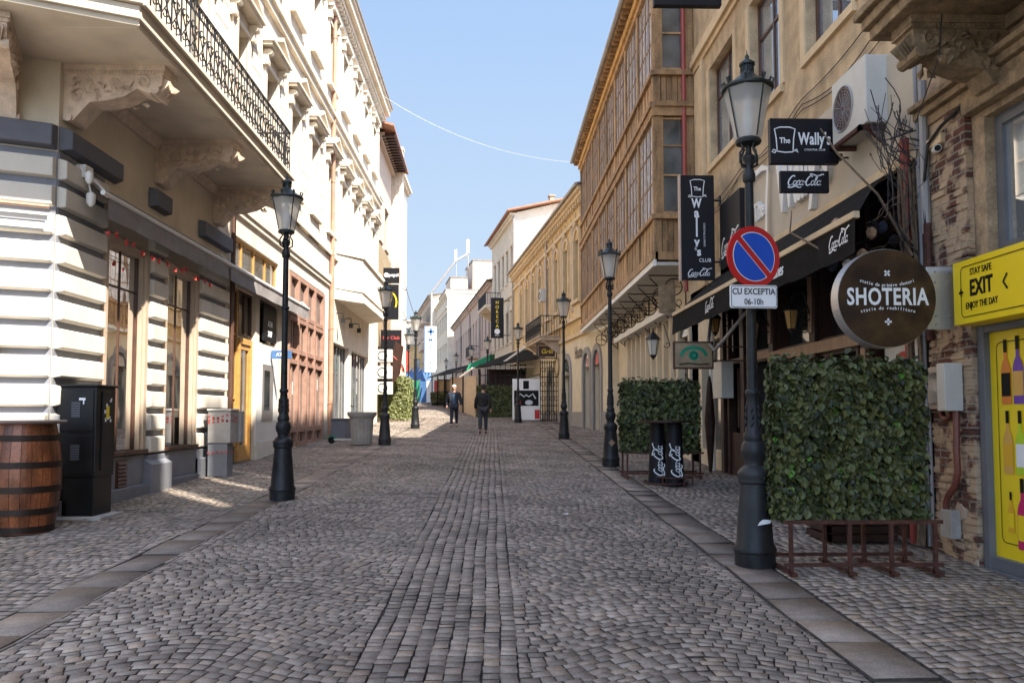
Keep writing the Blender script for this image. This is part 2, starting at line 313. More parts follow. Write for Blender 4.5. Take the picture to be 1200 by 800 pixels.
# ------------------------------------------------------------ text and ribbons
def textmesh(s, size, bold=0.0, shear=0.0, sx=1.0, space=1.0, ext=.003):
    cu = bpy.data.curves.new('t', 'FONT'); cu.body = s; cu.size = size; cu.align_x = 'CENTER'; cu.align_y = 'CENTER'; cu.offset = bold * size; cu.shear = shear; cu.space_character = space; cu.extrude = ext; cu.resolution_u = 3
    o = bpy.data.objects.new('t', cu); COL.objects.link(o); dg = bpy.context.evaluated_depsgraph_get()
    me = bpy.data.meshes.new_from_object(o.evaluated_get(dg)); bpy.data.objects.remove(o)
    vs = [(v.co.x * sx, v.co.y, v.co.z) for v in me.vertices]; fs = [tuple(p.vertices) for p in me.polygons]; bpy.data.meshes.remove(me)
    return vs, fs
class Lett:
    """flat lettering collected in a plane: origin O, reading direction X, up direction Y"""
    def __init__(s, O, X, Y=(0, 0, 1)): s.O = Vector(O); s.X = Vector(X).normalized(); s.Y = Vector(Y).normalized(); s.N = s.X.cross(s.Y); s.v = []; s.f = []
    def put(s, vs, fs, x=0, y=0, rot=0, lift=0.0):
        b = len(s.v); c, sn = math.cos(rot), math.sin(rot)
        for p in vs:
            px, py = p[0] * c - p[1] * sn + x, p[0] * sn + p[1] * c + y; s.v.append(s.O + s.X * px + s.Y * py + s.N * (p[2] + lift))
        s.f += [tuple(b + i for i in f) for f in fs]; return s
    def text(s, t, size, x=0, y=0, rot=0, **k):
        return s.put(*textmesh(t, size, **k), x=x, y=y, rot=rot)
    def ribbon(s, pts, wd, ext=.003, closed=False, x=0, y=0, rot=0):
        k = len(pts); vs = []
        for i, p in enumerate(pts):
            a = pts[(i - 1) % k] if closed else pts[max(0, i - 1)]; b = pts[(i + 1) % k] if closed else pts[min(k - 1, i + 1)]
            dx, dy = b[0] - a[0], b[1] - a[1]; l = math.hypot(dx, dy) or 1; h = (wd[i] if isinstance(wd, list) else wd) / 2
            for q in (1, -1): vs += [(p[0] - dy / l * h * q, p[1] + dx / l * h * q, ext)]
        f = [(2 * i, 2 * i + 1, (2 * i + 3) % (2 * k), (2 * i + 2) % (2 * k)) for i in range(k if closed else k - 1)]
        return s.put(vs, f, x, y, rot)
    def poly(s, pts, ext=.003, x=0, y=0, rot=0): return s.put([(a, b, ext) for a, b in pts], [tuple(range(len(pts)))], x, y, rot)
    def disc(s, r, x=0, y=0, ext=.003, n=32, ry=None): return s.poly([(r * math.cos(6.2832 * i / n), (ry or r) * math.sin(6.2832 * i / n)) for i in range(n)], ext, x, y)
    def cola(s, wd, x=0, y=0, rot=0):
        # flowing two-word script with long swashes
        k = wd / 4.6; c, sn = math.cos(rot), math.sin(rot)
        def rb(pts, ws):
            # smooth polyline
            P = []; 
            for i in range(len(pts) - 1):
                p0 = pts[max(0, i - 1)]; p1 = pts[i]; p2 = pts[i + 1]; p3 = pts[min(len(pts) - 1, i + 2)]
                for j in range(5):
                    t = j / 5; P.append(tuple(.5 * (2 * p1[d] + (p2[d] - p0[d]) * t + (2 * p0[d] - 5 * p1[d] + 4 * p2[d] - p3[d]) * t * t + (3 * p1[d] - p0[d] - 3 * p2[d] + p3[d]) * t ** 3) for d in (0, 1)))
            P.append(pts[-1]); n = len(P); Q = [((a - 2.3 + b * .28) * k, (b - .45) * k) for a, b in P]
            ww = [(.07 + ws * math.sin(math.pi * i / (n - 1)) ** .7) * k for i in range(n)]
            s.ribbon(Q, ww, x=x, y=y, rot=rot)
        def C(a): rb([(a + .75, 1.05), (a + .62, 1.22), (a + .35, 1.12), (a + .12, .7), (a + .1, .25), (a + .3, -.02), (a + .62, .1), (a + .8, .3)], .11)
        def o(a): rb([(a + .25, .62), (a + .05, .48), (a + .02, .2), (a + .16, .02), (a + .34, .12), (a + .40, .4), (a + .25, .6)], .07)
        def c_(a): rb([(a + .38, .5), (a + .24, .62), (a + .06, .42), (a + .04, .15), (a + .2, 0), (a + .45, .2)], .07)
        def a_(a): o(a); rb([(a + .42, .62), (a + .40, .3), (a + .42, .05), (a + .58, .1)], .07)
        C(0); o(.72); c_(1.14); a_(1.52); rb([(2.05, .42), (2.25, .45)], .08)
        C(2.25); o(2.98); rb([(3.35, .2), (3.6, .8), (3.62, 1.25), (3.48, 1.1), (3.45, .4), (3.52, .02), (3.68, .12)], .07); a_(3.74)
        rb([(.62, .1), (.2, -.25), (.6, -.28), (1.1, -.12), (1.6, -.3), (1.9, -.22)], .09)
        rb([(2.95, 1.05), (2.6, 1.45), (3.1, 1.35), (3.6, 1.2), (4.2, 1.42), (4.35, 1.3)], .10)
        return s
    def hat(s, h, x=0, y=0, rot=0):
        P = [(-.34, -.40), (-.37, .1), (-.44, .5), (-.2, .58), (.2, .58), (.44, .5), (.37, .1), (.34, -.40)]
        B = [(.44, -.42), (.55, -.5), (.5, -.36), (.3, -.48), (0, -.5), (-.3, -.46), (-.5, -.38), (-.56, -.48), (-.44, -.52), (-.34, -.40)]
        s.ribbon([(a * h, b * h) for a, b in P], .05 * h, x=x, y=y, rot=rot); s.ribbon([(a * h, b * h) for a, b in B], .05 * h, x=x, y=y, rot=rot)
        s.text('The', .34 * h, x, y, rot, bold=.02, sx=.85); return s
    def build(s, name, m, parent):
        off = parent_world(parent); me = bpy.data.meshes.new(name); me.from_pydata([tuple(v - off) for v in s.v], [], s.f); me.materials.append(m)
        o = bpy.data.objects.new(name, me); COL.objects.link(o); o.parent = parent; return o
# ------------------------------------------------------------ shared builders
def window(root, fr, a, b, c, d, dep, fm, gm, nv=1, nh=1, t=.06, name='window', muntins=0.03, zs=None):
    f = MB(fr); n0, n1 = -dep, -dep + .05
    f.box(a, a + t, n0, n1, c, d); f.box(b - t, b, n0, n1, c, d); f.box(a + t, b - t, n0, n1, c, c + t); f.box(a + t, b - t, n0, n1, d - t, d)
    for i in range(1, nv + 1):
        x = a + (b - a) * i / (nv + 1); f.box(x - muntins, x + muntins, n0, n1 - .005, c + t, d - t)
    zz = zs if zs else [c + (d - c) * i / (nh + 1) for i in range(1, nh + 1)]
    for z in zz: f.box(a + t, b - t, n0, n1 - .010, z - muntins * .8, z + muntins * .8)
    o = f.build(name, fm, root)
    MB(fr).quad((a, n0 + .012, c), (b, n0 + .012, c), (b, n0 + .012, d), (a, n0 + .012, d)).build('pane', gm, o)
    return o
def leaves(box, n, size, seed, faces, fr=W):
    """pointed leaf faces scattered over the skin of a box (s0,s1,n0,n1,z0,z1)"""
    rnd = random.Random(seed); mb = MB(fr); s0, s1, n0, n1, z0, z1 = box
    for i in range(n):
        fc = rnd.choices([f for f, _ in faces], [q for _, q in faces])[0]
        x = rnd.uniform(s0, s1); y = rnd.uniform(n0, n1); z = rnd.uniform(z0, z1); j = abs(rnd.gauss(0, .028))
        if fc == 'f': y = n0 + .02 - j; nm = Vector((0, -1, .45))
        if fc == 'b': y = n1 - .02 + j; nm = Vector((0, 1, .45))
        if fc == 'l': x = s0 + .02 - j; nm = Vector((-1, 0, .4))
        if fc == 'r': x = s1 - .02 + j; nm = Vector((1, 0, .4))
        if fc == 't': z = z1 - .02 + j * 1.6; nm = Vector((0, -.3, 1))
        nm = (nm + Vector((rnd.gauss(0, .45), rnd.gauss(0, .45), rnd.gauss(0, .45)))).normalized()
        tip = Vector((rnd.gauss(0, .5), rnd.gauss(0, .2), -1 + rnd.gauss(0, .5))); tip = (tip - nm * tip.dot(nm)).normalized(); sd = nm.cross(tip)
        L = size * rnd.uniform(.7, 1.3); wd = L * .42; c = Vector((x, y, z)); k = nm * L * .12
        mb.add([c - tip * L * .5, c - tip * L * .15 + sd * wd + k, c + tip * L * .25 + sd * wd * .75 + k, c + tip * L * .55, c + tip * L * .25 - sd * wd * .75 + k, c - tip * L * .15 - sd * wd + k, c], [(0, 1, 2, 6), (2, 3, 6), (6, 3, 4), (0, 6, 4, 5)])
    return mb
def railing_iron(fr, s0, s1, n, z0, z1, step=.32, ax='s', r=.011):
    """scrolled ironwork panel along s at depth n"""
    mb = MB(fr); H = z1 - z0
    mb.box(s0, s1, n - .02, n + .02, z1 - .03, z1); mb.box(s0, s1, n - .012, n + .012, z0 + .03, z0 + .055); mb.box(s0, s1, n - .012, n + .012, z1 - .16, z1 - .14)
    k = max(1, int(round((s1 - s0) / step))); st = (s1 - s0) / k
    for i in range(k + 1):
        x = s0 + i * st; mb.box(x - .009, x + .009, n - .009, n + .009, z0, z1 - .03)
        if i == k: break
        c = x + st / 2
        for sg in (-1, 1):
            mb.spiral((c + sg * st * .20, n, z0 + H * .60), .02, st * .22, 0, sg * 5.2, r, 'n', 10, 3)
            mb.spiral((c + sg * st * .20, n, z0 + H * .24), .02, st * .22, 3.1, 3.1 - sg * 5.0, r, 'n', 10, 3)
            mb.tube([(c + sg * st * .40, n, z0 + H * .60), (c + sg * st * .05, n, z0 + H * .42), (c - sg * st * .38, n, z0 + H * .24)], r, 3)
            mb.ring((c + sg * st * .24, n, z1 - .085), .05, r * .8, 'n', 8, m=3)
        mb.tube([(c, n, z0 + .05), (c + .02, n, z0 + H * .45), (c, n, z0 + H * .85)], r, 3)
    return mb
# ============================================================ GROUND
def plane(name, pts, m, kind='structure', dz=0.0):
    me = bpy.data.meshes.new(name); me.from_pydata([(x, y, (z if z is not None else g(y)) + dz) for x, y, z in pts], [], [tuple(range(len(pts)))]); me.materials.append(m)
    o = bpy.data.objects.new(name, me); COL.objects.link(o); o['kind'] = kind; return o
M['joint'] = mat('sett_joint', (.055, .045, .037), .95, var=.35, scale=14)
M['terrain'] = mat('ground_far', (.24, .22, .20), .9, var=.15, scale=.5)
def settmat(name, base, warm):
    m = bpy.data.materials.new(name); m.use_nodes = True; t = m.node_tree; N = t.nodes; Lk = t.links; p = N['Principled BSDF']
    ge = N.new('ShaderNodeNewGeometry'); cr = N.new('ShaderNodeValToRGB'); e = cr.color_ramp
    e.elements[0].color = (base[0] * .72, base[1] * .72, base[2] * .74, 1); e.elements[1].color = (base[0] * 1.30, base[1] * 1.29, base[2] * 1.28, 1)
    for q, c in ((.35, [b * .88 for b in base]), (.62, [b * 1.08 for b in base]), (.80, warm), (.88, [b * 1.15 for b in base])):
        k = e.elements.new(q); k.color = (*c, 1)
    Lk.new(ge.outputs['Random Per Island'], cr.inputs[0])
    def nz(sc, a, b, lo, hi, det=5):
        n = N.new('ShaderNodeTexNoise'); n.inputs['Scale'].default_value = sc; n.inputs['Detail'].default_value = det; Lk.new(ge.outputs['Position'], n.inputs['Vector'])
        r = N.new('ShaderNodeMapRange'); r.inputs[1].default_value = a; r.inputs[2].default_value = b; r.inputs[3].default_value = lo; r.inputs[4].default_value = hi; Lk.new(n.outputs[0], r.inputs[0]); return r.outputs[0], n
    c = cr.outputs[0]
    for (sc, a, b, lo, hi) in ((.45, .35, .65, .78, 1.16), (2.4, .35, .65, .84, 1.12), (11, .3, .7, .85, 1.12), (70, .3, .7, .78, 1.22)):
        o, n = nz(sc, a, b, lo, hi); x = N.new('ShaderNodeMix'); x.data_type = 'RGBA'; x.blend_type = 'MULTIPLY'; x.inputs[0].default_value = 1; Lk.new(c, x.inputs[6]); Lk.new(o, x.inputs[7]); c = x.outputs[2]
    Lk.new(c, p.inputs['Base Color'])
    b = N.new('ShaderNodeBump'); b.inputs['Strength'].default_value = .35; b.inputs['Distance'].default_value = .004; Lk.new(n.outputs[0], b.inputs['Height']); Lk.new(b.outputs[0], p.inputs['Normal'])
    p.inputs['Specular IOR Level'].default_value = .22; o, n = nz(1.1, .3, .7, .62, .85); Lk.new(o, p.inputs['Roughness']); return m
M['sett'] = settmat('granite_setts', (.298, .252, .212), (.37, .285, .22))
M['slabs'] = settmat('granite_slabs', (.245, .20, .165), (.26, .21, .17))
BX = lambda y: 0.0 if y < 30 else -.0016 * (y - 30) ** 2 * .9     # the street bends left far away
plane('ground', [(-300, -40, None), (300, -40, None), (300, 600, None), (-300, 600, None)], M['terrain'], dz=-.09)
plane('road_bed', [(-12, -12, None), (12, -12, None), (12, 60, None), (-16, 112, None), (-30, 112, None), (-12, 60, None)], M['joint'], dz=-.024)
def stones(name, cells, m, seed=1, joint=1.0):
    """each cell: 4 corner points (x,y); a worn stone with sloping sides on the tilted street"""
    rnd = np.random.default_rng(seed); A = np.array(cells, dtype=np.float64); n = len(A)
    c = A.mean(1, keepdims=True); d = A - c; size = np.abs(d).mean((1, 2), keepdims=True)
    gap = rnd.uniform(.0055, .0105, (n, 1, 1)) * joint; top = c + d * (1 - gap / size * .5) ; top += rnd.normal(0, .003, top.shape) * min(1, joint)
    low = top + d * (.0012 / size); h = rnd.normal(0, .0014, (n, 1)); tx = rnd.normal(0, .016, (n, 1)); ty = rnd.normal(0, .016, (n, 1))
    zt = top[:, :, 1] * SL + h + (top[:, :, 0] - c[:, :, 0]) * tx + (top[:, :, 1] - c[:, :, 1]) * ty
    wav = .006 * np.sin(c[:, :, 0] * 2.1 + 1) * np.sin(c[:, :, 1] * 1.3) + .006 * np.sin(c[:, :, 1] * 3.1 + c[:, :, 0] * 2)
    zt = zt + wav; zl = low[:, :, 1] * SL - .040 + np.zeros_like(zt)
    V = np.zeros((n, 8, 3)); V[:, :4, :2] = top; V[:, :4, 2] = zt; V[:, 4:, :2] = low; V[:, 4:, 2] = zl
    F = np.array([[0, 1, 2, 3], [4, 5, 1, 0], [5, 6, 2, 1], [6, 7, 3, 2], [7, 4, 0, 3]])
    Fa = (F[None] + (np.arange(n) * 8)[:, None, None]).reshape(-1)
    me = bpy.data.meshes.new(name); me.vertices.add(n * 8); me.vertices.foreach_set('co', V.reshape(-1).astype(np.float32)); me.loops.add(len(Fa)); me.loops.foreach_set('vertex_index', Fa.astype(np.int32))
    me.polygons.add(n * 5); me.polygons.foreach_set('loop_start', np.arange(0, n * 20, 4, dtype=np.int32)); me.polygons.foreach_set('loop_total', np.full(n * 5, 4, dtype=np.int32)); me.update(calc_edges=True)
    me.materials.append(m); me.materials.append(M['joint']); me.polygons.foreach_set('material_index', np.tile(np.array([0, 1, 1, 1, 1], dtype=np.int32), n)); o = bpy.data.objects.new(name, me); COL.objects.link(o); o['kind'] = 'structure'; return o
rs = random.Random(3)
def arc_cells(x0, x1, y0, y1, A, sx=.096, sy=.085, ph=0):
    xc, hw = (x0 + x1) / 2, (x1 - x0) / 2; k = int((x1 - x0) / sx); st = (x1 - x0) / k; out = []
    K = 2 * math.pi / 2.3; cv = lambda x: A * .55 * (1 - math.cos((x - x0) * K)) if A > 0 else A * .55 * (1 + math.cos((x - x0) * K)); dv = lambda x: abs(A) * .55 * K * math.sin((x - x0) * K)
    y = y0 - abs(A)
    while y < y1:
        dy = sy * rs.uniform(.86, 1.16); off = rs.uniform(-.5, .5) * st
        xs = [x0]; x = x0 + st + off * .8
        while x < x1 - st * .45: xs.append(x + rs.gauss(0, .008)); x += st * rs.uniform(.88, 1.14)
        xs.append(x1)
        for a, b in zip(xs[:-1], xs[1:]):
            ja, jb = rs.gauss(0, .005), rs.gauss(0, .005)
            # joints across the row lean at right angles to the arc
            sa = -dv(a) * dy * .55; sb = -dv(b) * dy * .55
            if a <= x0 + 1e-6: sa = 0
            if b >= x1 - 1e-6: sb = 0
            ya, yb = y + cv(a), y + cv(b)
            if (ya + yb) / 2 < y0: continue
            bx = BX(y)
            out.append([(a + bx, ya + ja), (b + bx, yb + jb), (b + sb + bx, yb + dy + jb), (a + sa + bx, ya + dy + ja)])
        y += dy
    return out
def col_cells(x0, x1, y0, y1, wx=.108, ly=.10):
    out = []; k = max(1, int(round((x1 - x0) / wx))); st = (x1 - x0) / k
    for i in range(k):
        y = y0 + rs.uniform(0, ly); x = x0 + i * st
        while y < y1:
            dy = ly * rs.uniform(.7, 1.35); q = .010 * math.sin(y * 1.3) + .004 * math.sin(y * 5.3 + i * 2); q2 = .010 * math.sin((y + dy) * 1.3) + .004 * math.sin((y + dy) * 5.3 + i * 2); bx = BX(y)
            out.append([(x + q + bx, y), (x + st + q + bx, y + rs.gauss(0, .004)), (x + st + q2 + bx, y + dy), (x + q2 + bx, y + dy + rs.gauss(0, .004))]); y += dy
    return out
NEAR, FAR = 1.6, 46.0
C = []
C += arc_cells(-3.08, -.82, NEAR, FAR, .42)
C += col_cells(-.82, .15, NEAR, FAR)
C += arc_cells(.15, 2.13, NEAR, FAR, -.42)
stones('road', C, M['sett'], 2)
C = arc_cells(-9.0, -3.52, 1.6, 9.8, .0, .10, .10) + arc_cells(-5.75, -3.52, 9.8, 30, .12, .10, .098)
stones('pavement', C, M['sett'], 3)
C = arc_cells(2.57, 4.75, NEAR, 30, -.12, .105, .10); stones('pavement', C, M['sett'], 4)
def slab_cells(x0, x1, y0, y1, ly):
    out = []; y = y0
    while y < y1:
        dy = ly * rs.uniform(.8, 1.3); bx = BX(y); out.append([(x0 + bx, y), (x1 + bx, y), (x1 + bx, y + dy), (x0 + bx, y + dy)]); y += dy
    return out
stones('kerb_strip', slab_cells(-3.51, -3.12, 1.6, FAR, .62), M['slabs'], 5, .3); stones('kerb_strip', slab_cells(-3.115, -3.085, 1.6, FAR, .3), M['slabs'], 6, .3)
stones('kerb_strip', slab_cells(2.16, 2.54, 1.6, FAR, .62), M['slabs'], 7, .3)
C = []
for yy in np.arange(30, 46, .14):
    bx = BX(yy); x = -6.6 + bx
    while x < 5.0:
        d = rs.uniform(.11, .17)
        if not (-3.52 < x + d / 2 - bx < 2.55): C.append([(x, yy), (x + d, yy), (x + d, yy + .14), (x, yy + .14)])
        x += d
for yy in np.arange(46, 100, .22):
    bx = BX(yy); x = -6.5 + bx - (yy - 46) * .02
    while x < 3.0 + bx:
        d = rs.uniform(.17, .26); C.append([(x, yy), (x + d, yy), (x + d, yy + .22), (x, yy + .22)]); x += d
stones('far_paving', C, M['sett'], 8)

# ============================================================ LEFT: corner building with the long balcony
X0 = -5.55
cb = thing('corner_building', (X0, 10.29, g(10.3)), 'cream corner building with a grey plinth and long iron balcony on carved corbels', 'building')
SF = Fr(-5.55, 10.29, -.912, -.41, .41, -.912)
# main wall, ground storey
w1, w2 = (11.54, 13.0, 1.1, 4.25), (13.66, 15.2, 1.1, 4.25)
m = MB(LF).wall(10.29, 16.95, -.5, 6.3, [w1, w2], 0, .28)
m.fr = LF; m.build('ground_wall', M['tan'], cb)
m = MB(SF).quad((0, 0, -.5), (9, 0, -.5), (9, 0, 16), (0, 0, 16)); m.build('side_wall', M['tan'], cb)
# banded blocks: each course a bevelled block
def course(mb, a0, a1, z0, z1, p, miter0=0, miter1=0, n0=-.002):
    b = .026
    mb.hexa([(a0, n0, z0), (a1, n0, z0), (a1 - miter1, p, z0 + b), (a0 + miter0, p, z0 + b), (a0, n0, z1), (a1, n0, z1), (a1 - miter1, p, z1 - b), (a0 + miter0, p, z1 - b)])
rows = [(1.02 + .36 * i, 1.02 + .36 * (i + 1) - .075) for i in range(11)]
q = MB(LF)
for a, b in rows: course(q, 10.29, 11.50, a, b, .10, .045, .02)
for i, (a, b) in enumerate(rows):
    if b < 4.9: 
        course(q, 13.03, 13.63, a, b, .11, .02, .02); course(q, 15.24, 16.78, a, b, .11, .02, .02)
q.build('rusticated_pilaster', M['rust'], cb, bevel=.012)
q = MB(LF); q.box(10.30, 11.5, -.05, .022, 1.0, 4.98); q.box(13.04, 13.62, -.05, .022, 1.0, 4.6); q.box(15.25, 16.77, -.05, .022, 1.0, 4.6); q.build('grey_joint', M['greyl'], cb)
MB(SF).box(0, 8.5, -.05, .022, 1.0, 4.98).build('grey_joint', M['greyl'], cb)
q = MB(SF)
for a, b in rows: course(q, 0, 8.5, a, b, .10, .045, .02)
q.build('rusticated_corner', M['rust'], cb, bevel=.012)
q = MB(LF); q.hexa([(10.29, 0, 5.0), (11.85, 0, 5.0), (11.8, .15, 5.04), (10.36, .15, 5.04), (10.29, 0, 5.32), (11.85, 0, 5.32), (11.8, .15, 5.28), (10.36, .15, 5.28)])
for a, b in ((13.0, 13.66), (15.2, 16.85)):
    course(q, a, b, 4.98, 5.3, .14, .02, .02)
q.build('grey_band', M['greyp'], cb, bevel=.012)
q = MB(SF); course(q, 0, 8.5, 5.0, 5.32, .15, .06, 0); q.build('grey_band', M['greyp'], cb, bevel=.012)
q = MB(LF); q.box(10.29, 11.54, 0, .07, -.3, 1.0); q.box(11.54, 13.0, 0, .05, -.3, 1.02); q.box(13.0, 13.66, 0, .10, -.3, 1.0); q.box(13.66, 15.2, 0, .05, -.3, 1.02); q.box(15.2, 16.9, 0, .09, -.3, 1.0)
q.box(10.3, 16.9, 0, .14, -.3, .56); q.box(12.94, 13.72, 0, .20, -.3, .86); q.prism([(.0, .98), (.20, .86), (0, .86)], 's', 12.94, 13.72); q.box(15.2, 15.9, 0, .17, -.3, .84)
q.build('plinth', M['greyl'], cb, bevel=.008)
q = MB(SF); q.box(.0, 9, 0, .09, -.3, 1.0); q.build('plinth', M['greyl'], cb)
q = MB(LF)
for z in np.arange(.58, .96, .055): q.hexa([(12.03, .055, z), (12.32, .055, z), (12.32, .09, z), (12.03, .09, z), (12.03, .055, z + .04), (12.32, .055, z + .04), (12.32, .075, z + .03), (12.03, .075, z + .03)])
q.box(12.0, 12.35, .05, .058, .56, .98); q.build('vent_grille', M['brownf'], cb)
for (a, b, c, d) in (w1, w2):
    f = MB(LF)   # stepped beige surround plus brown sill
    f.box(a, a + .10, -.1, .05, c, d); f.box(b - .10, b, -.1, .05, c, d); f.box(a + .1, b - .1, -.1, .05, d - .10, d); f.box(a + .1, a + .14, -.12, .01, c, d - .1); f.box(b - .15, b - .1, -.12, .01, c, d - .1); f.box(a + .14, b - .15, -.12, .01, d - .15, d - .10)
    o = f.build('window', M['frame_l'], cb)
    MB(LF).box(a - .02, b + .02, -.2, .09, c - .06, c).build('sill', M['brownf'], o)
    k = MB(LF); k.box(b - .17, b - .15, -.11, -.06, c, d - .15); k.box((a + b) / 2 - .012, (a + b) / 2 + .012, -.105, -.075, c, d - .15); k.box(a + .14, b - .17, -.105, -.078, d - .72, d - .69); k.build('glazing_bar', M['brownf'], o)
    MB(LF).quad((a + .14, -.09, c), (b - .15, -.09, c), (b - .15, -.09, d - .15), (a + .14, -.09, d - .15)).build('pane', M['shopglass'], o)
    # display niche with pale curtains behind the glass
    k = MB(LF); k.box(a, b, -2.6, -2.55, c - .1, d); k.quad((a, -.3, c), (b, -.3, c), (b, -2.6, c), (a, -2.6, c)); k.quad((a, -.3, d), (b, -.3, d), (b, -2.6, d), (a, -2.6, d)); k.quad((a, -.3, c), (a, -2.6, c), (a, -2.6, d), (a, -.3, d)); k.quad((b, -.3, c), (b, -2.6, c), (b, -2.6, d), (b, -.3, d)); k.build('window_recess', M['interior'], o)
    k = MB(LF)
    for sx_, wd_ in ((b - .34, .16),):
        n_ = 14; v = []
        for i in range(n_ + 1):
            for z in (c + .05, d - .2): v.append((sx_ + wd_ * i / n_, -.34 + .035 * math.sin(i * 1.9), z))
        k.add(v, [(2 * i, 2 * i + 2, 2 * i + 3, 2 * i + 1) for i in range(n_)])
    k.build('curtain', M['slabw'], o)
# long balcony
bal = MB(LF)
BX0, BX1, BN = 9.25, 16.35, 1.45
def balc_prof(mb, fr, a0, a1, n): pass
bal.box(BX0 + .08, BX1 - .05, 0, BN - .05, 6.15, 6.44); bal.box(BX0, BX1, .0, BN, 6.22, 6.38); bal.box(BX0 + .0, BX1 + .03, 0, BN + .06, 6.38, 6.45)
# wrap round the corner
P = Vector((X0 + BN, BX0)); dS = Vector((-.912, -.41))
def sidepts(n0, ext): return n0
SB = Fr(P.x, P.y, -.912, -.41, .41, -.912)
bal2 = MB(SB); bal2.box(.0, 9, -1.6, -.05, 6.154, 6.436); bal2.box(.0, 9, -1.6, 0, 6.223, 6.376); bal2.box(-.03, 9, -1.6, .06, 6.383, 6.447)
bo = bal.build('balcony', M['slabw'], cb, bevel=.01); bo2 = bal2.build('balcony', M['slabw'], cb, bevel=.01)
# soffit moulding where the slab meets the wall
q = MB(LF); q.prism([(0, 5.98), (.05, 5.98), (.09, 6.05), (.14, 6.10), (.14, 6.15), (0, 6.15)], 's', 10.4, 16.3); q.build('moulding', M['stonel'], cb)
def corbel(fr, s, nlen, zt, hgt, wd, parent, m):
    c = MB(fr); k = 16; L = nlen
    prof = [(0, zt - .10), (L * .97, zt - .10)]
    pts = [(L * .97, zt - .10), (L * .96, zt - .26), (L * .84, zt - .36), (L * .72, zt - .30), (L * .60, zt - .40), (L * .42, zt - .46), (L * .26, zt - .48), (L * .18, zt - .60), (L * .10, zt - hgt), (0, zt - hgt)]
    c.prism([(0, zt - .10)] + pts, 's', s - wd / 2, s + wd / 2)
    c.box(s - wd / 2 - .03, s + wd / 2 + .03, 0, L + .0, zt - .07, zt); c.box(s - wd / 2 - .015, s + wd / 2 + .015, 0, L - .02, zt - .115, zt - .07)
    for i in range(int(L / .045)): c.box(s - wd / 2 - .028, s + wd / 2 + .028, .02 + i * .045, .045 + i * .045, zt - .105, zt - .075)
    for sg in (-1, 1):
        x = s + sg * (wd / 2)
        def sp(cn, cz, r0, r1, a0, a1, r=.024):
            c.tube([(x, cn + (r0 + (r1 - r0) * i / 14) * math.cos(a0 + (a1 - a0) * i / 14), cz + (r0 + (r1 - r0) * i / 14) * math.sin(a0 + (a1 - a0) * i / 14)) for i in range(15)], r, 4)
        sp(L * .78, zt - .22, .02, .10, 0, 8.5); sp(L * .5, zt - .28, .015, .10, 2, 8); sp(L * .26, zt - .28, .02, .12, -2, 6); sp(L * .12, zt - .42, .01, .07, 0, 7)
        rr = random.Random(int(s * 100) + sg)
        for i in range(26):   # carved leaves
            a = rr.uniform(.05, .72) * L; b = zt - .16 - rr.random() * .26; t_ = rr.uniform(0, 6.28); l = rr.uniform(.04, .08)
            c.add([(x, a - l * math.cos(t_), b - l * math.sin(t_)), (x + sg * .05, a + .02 * math.sin(t_), b - .02 * math.cos(t_)), (x, a + l * math.cos(t_), b + l * math.sin(t_)), (x + sg * .004, a - .03 * math.sin(t_), b + .03 * math.cos(t_))], [(0, 1, 2), (0, 1, 3), (1, 2, 3)])
    # acanthus mask at the tip
    for i in range(7):
        a = -.9 + i * .3; c.add([(s + math.sin(a) * wd * .35 - .03, L * .97, zt - .14), (s + math.sin(a) * wd * .35 + .03, L * .97, zt - .14), (s + math.sin(a) * wd * .55, L * 1.05, zt - .24 + abs(a) * .04), (s + math.sin(a) * wd * .4, L * .93, zt - .38 + abs(a) * .05)], [(0, 1, 2), (0, 2, 3), (1, 2, 3)])
    c.tube([(s - wd / 2 - .02, L * .9, zt - .32), (s + wd / 2 + .02, L * .9, zt - .32)], .055, 10); c.tube([(s - wd / 2 - .03, L * .06, zt - hgt + .03), (s + wd / 2 + .03, L * .06, zt - hgt + .03)], .05, 10)
    return c.build('corbel', m, parent, bevel=0)
for s in (10.55, 13.4, 16.15): corbel(LF, s, 1.30, 6.15, .72, .34, cb, M['stonel'])
corbel(SF, .62, 1.25, 6.15, .85, .34, cb, M['stonel'])
corbel(SF, 3.4, 1.25, 6.15, .85, .34, cb, M['stonel'])
railing_iron(LF, BX0 + .05, 16.3, BN - .04, 6.46, 7.36).build('railing', M['iron'], bo)
railing_iron(Fr(P.x - .04, P.y + .05, -.912, -.41, .41, -.912), 0, 5, 0, 6.46, 7.36).build('railing', M['iron'], bo2)
# return of the railing at the far end
q = MB(LF)
for n in np.arange(.1, 1.4, .12): q.box(16.29, 16.31, n, n + .018, 6.46, 7.33)
q.box(16.28, 16.32, 0, 1.42, 7.33, 7.36); q.build('railing', M['iron'], bo)

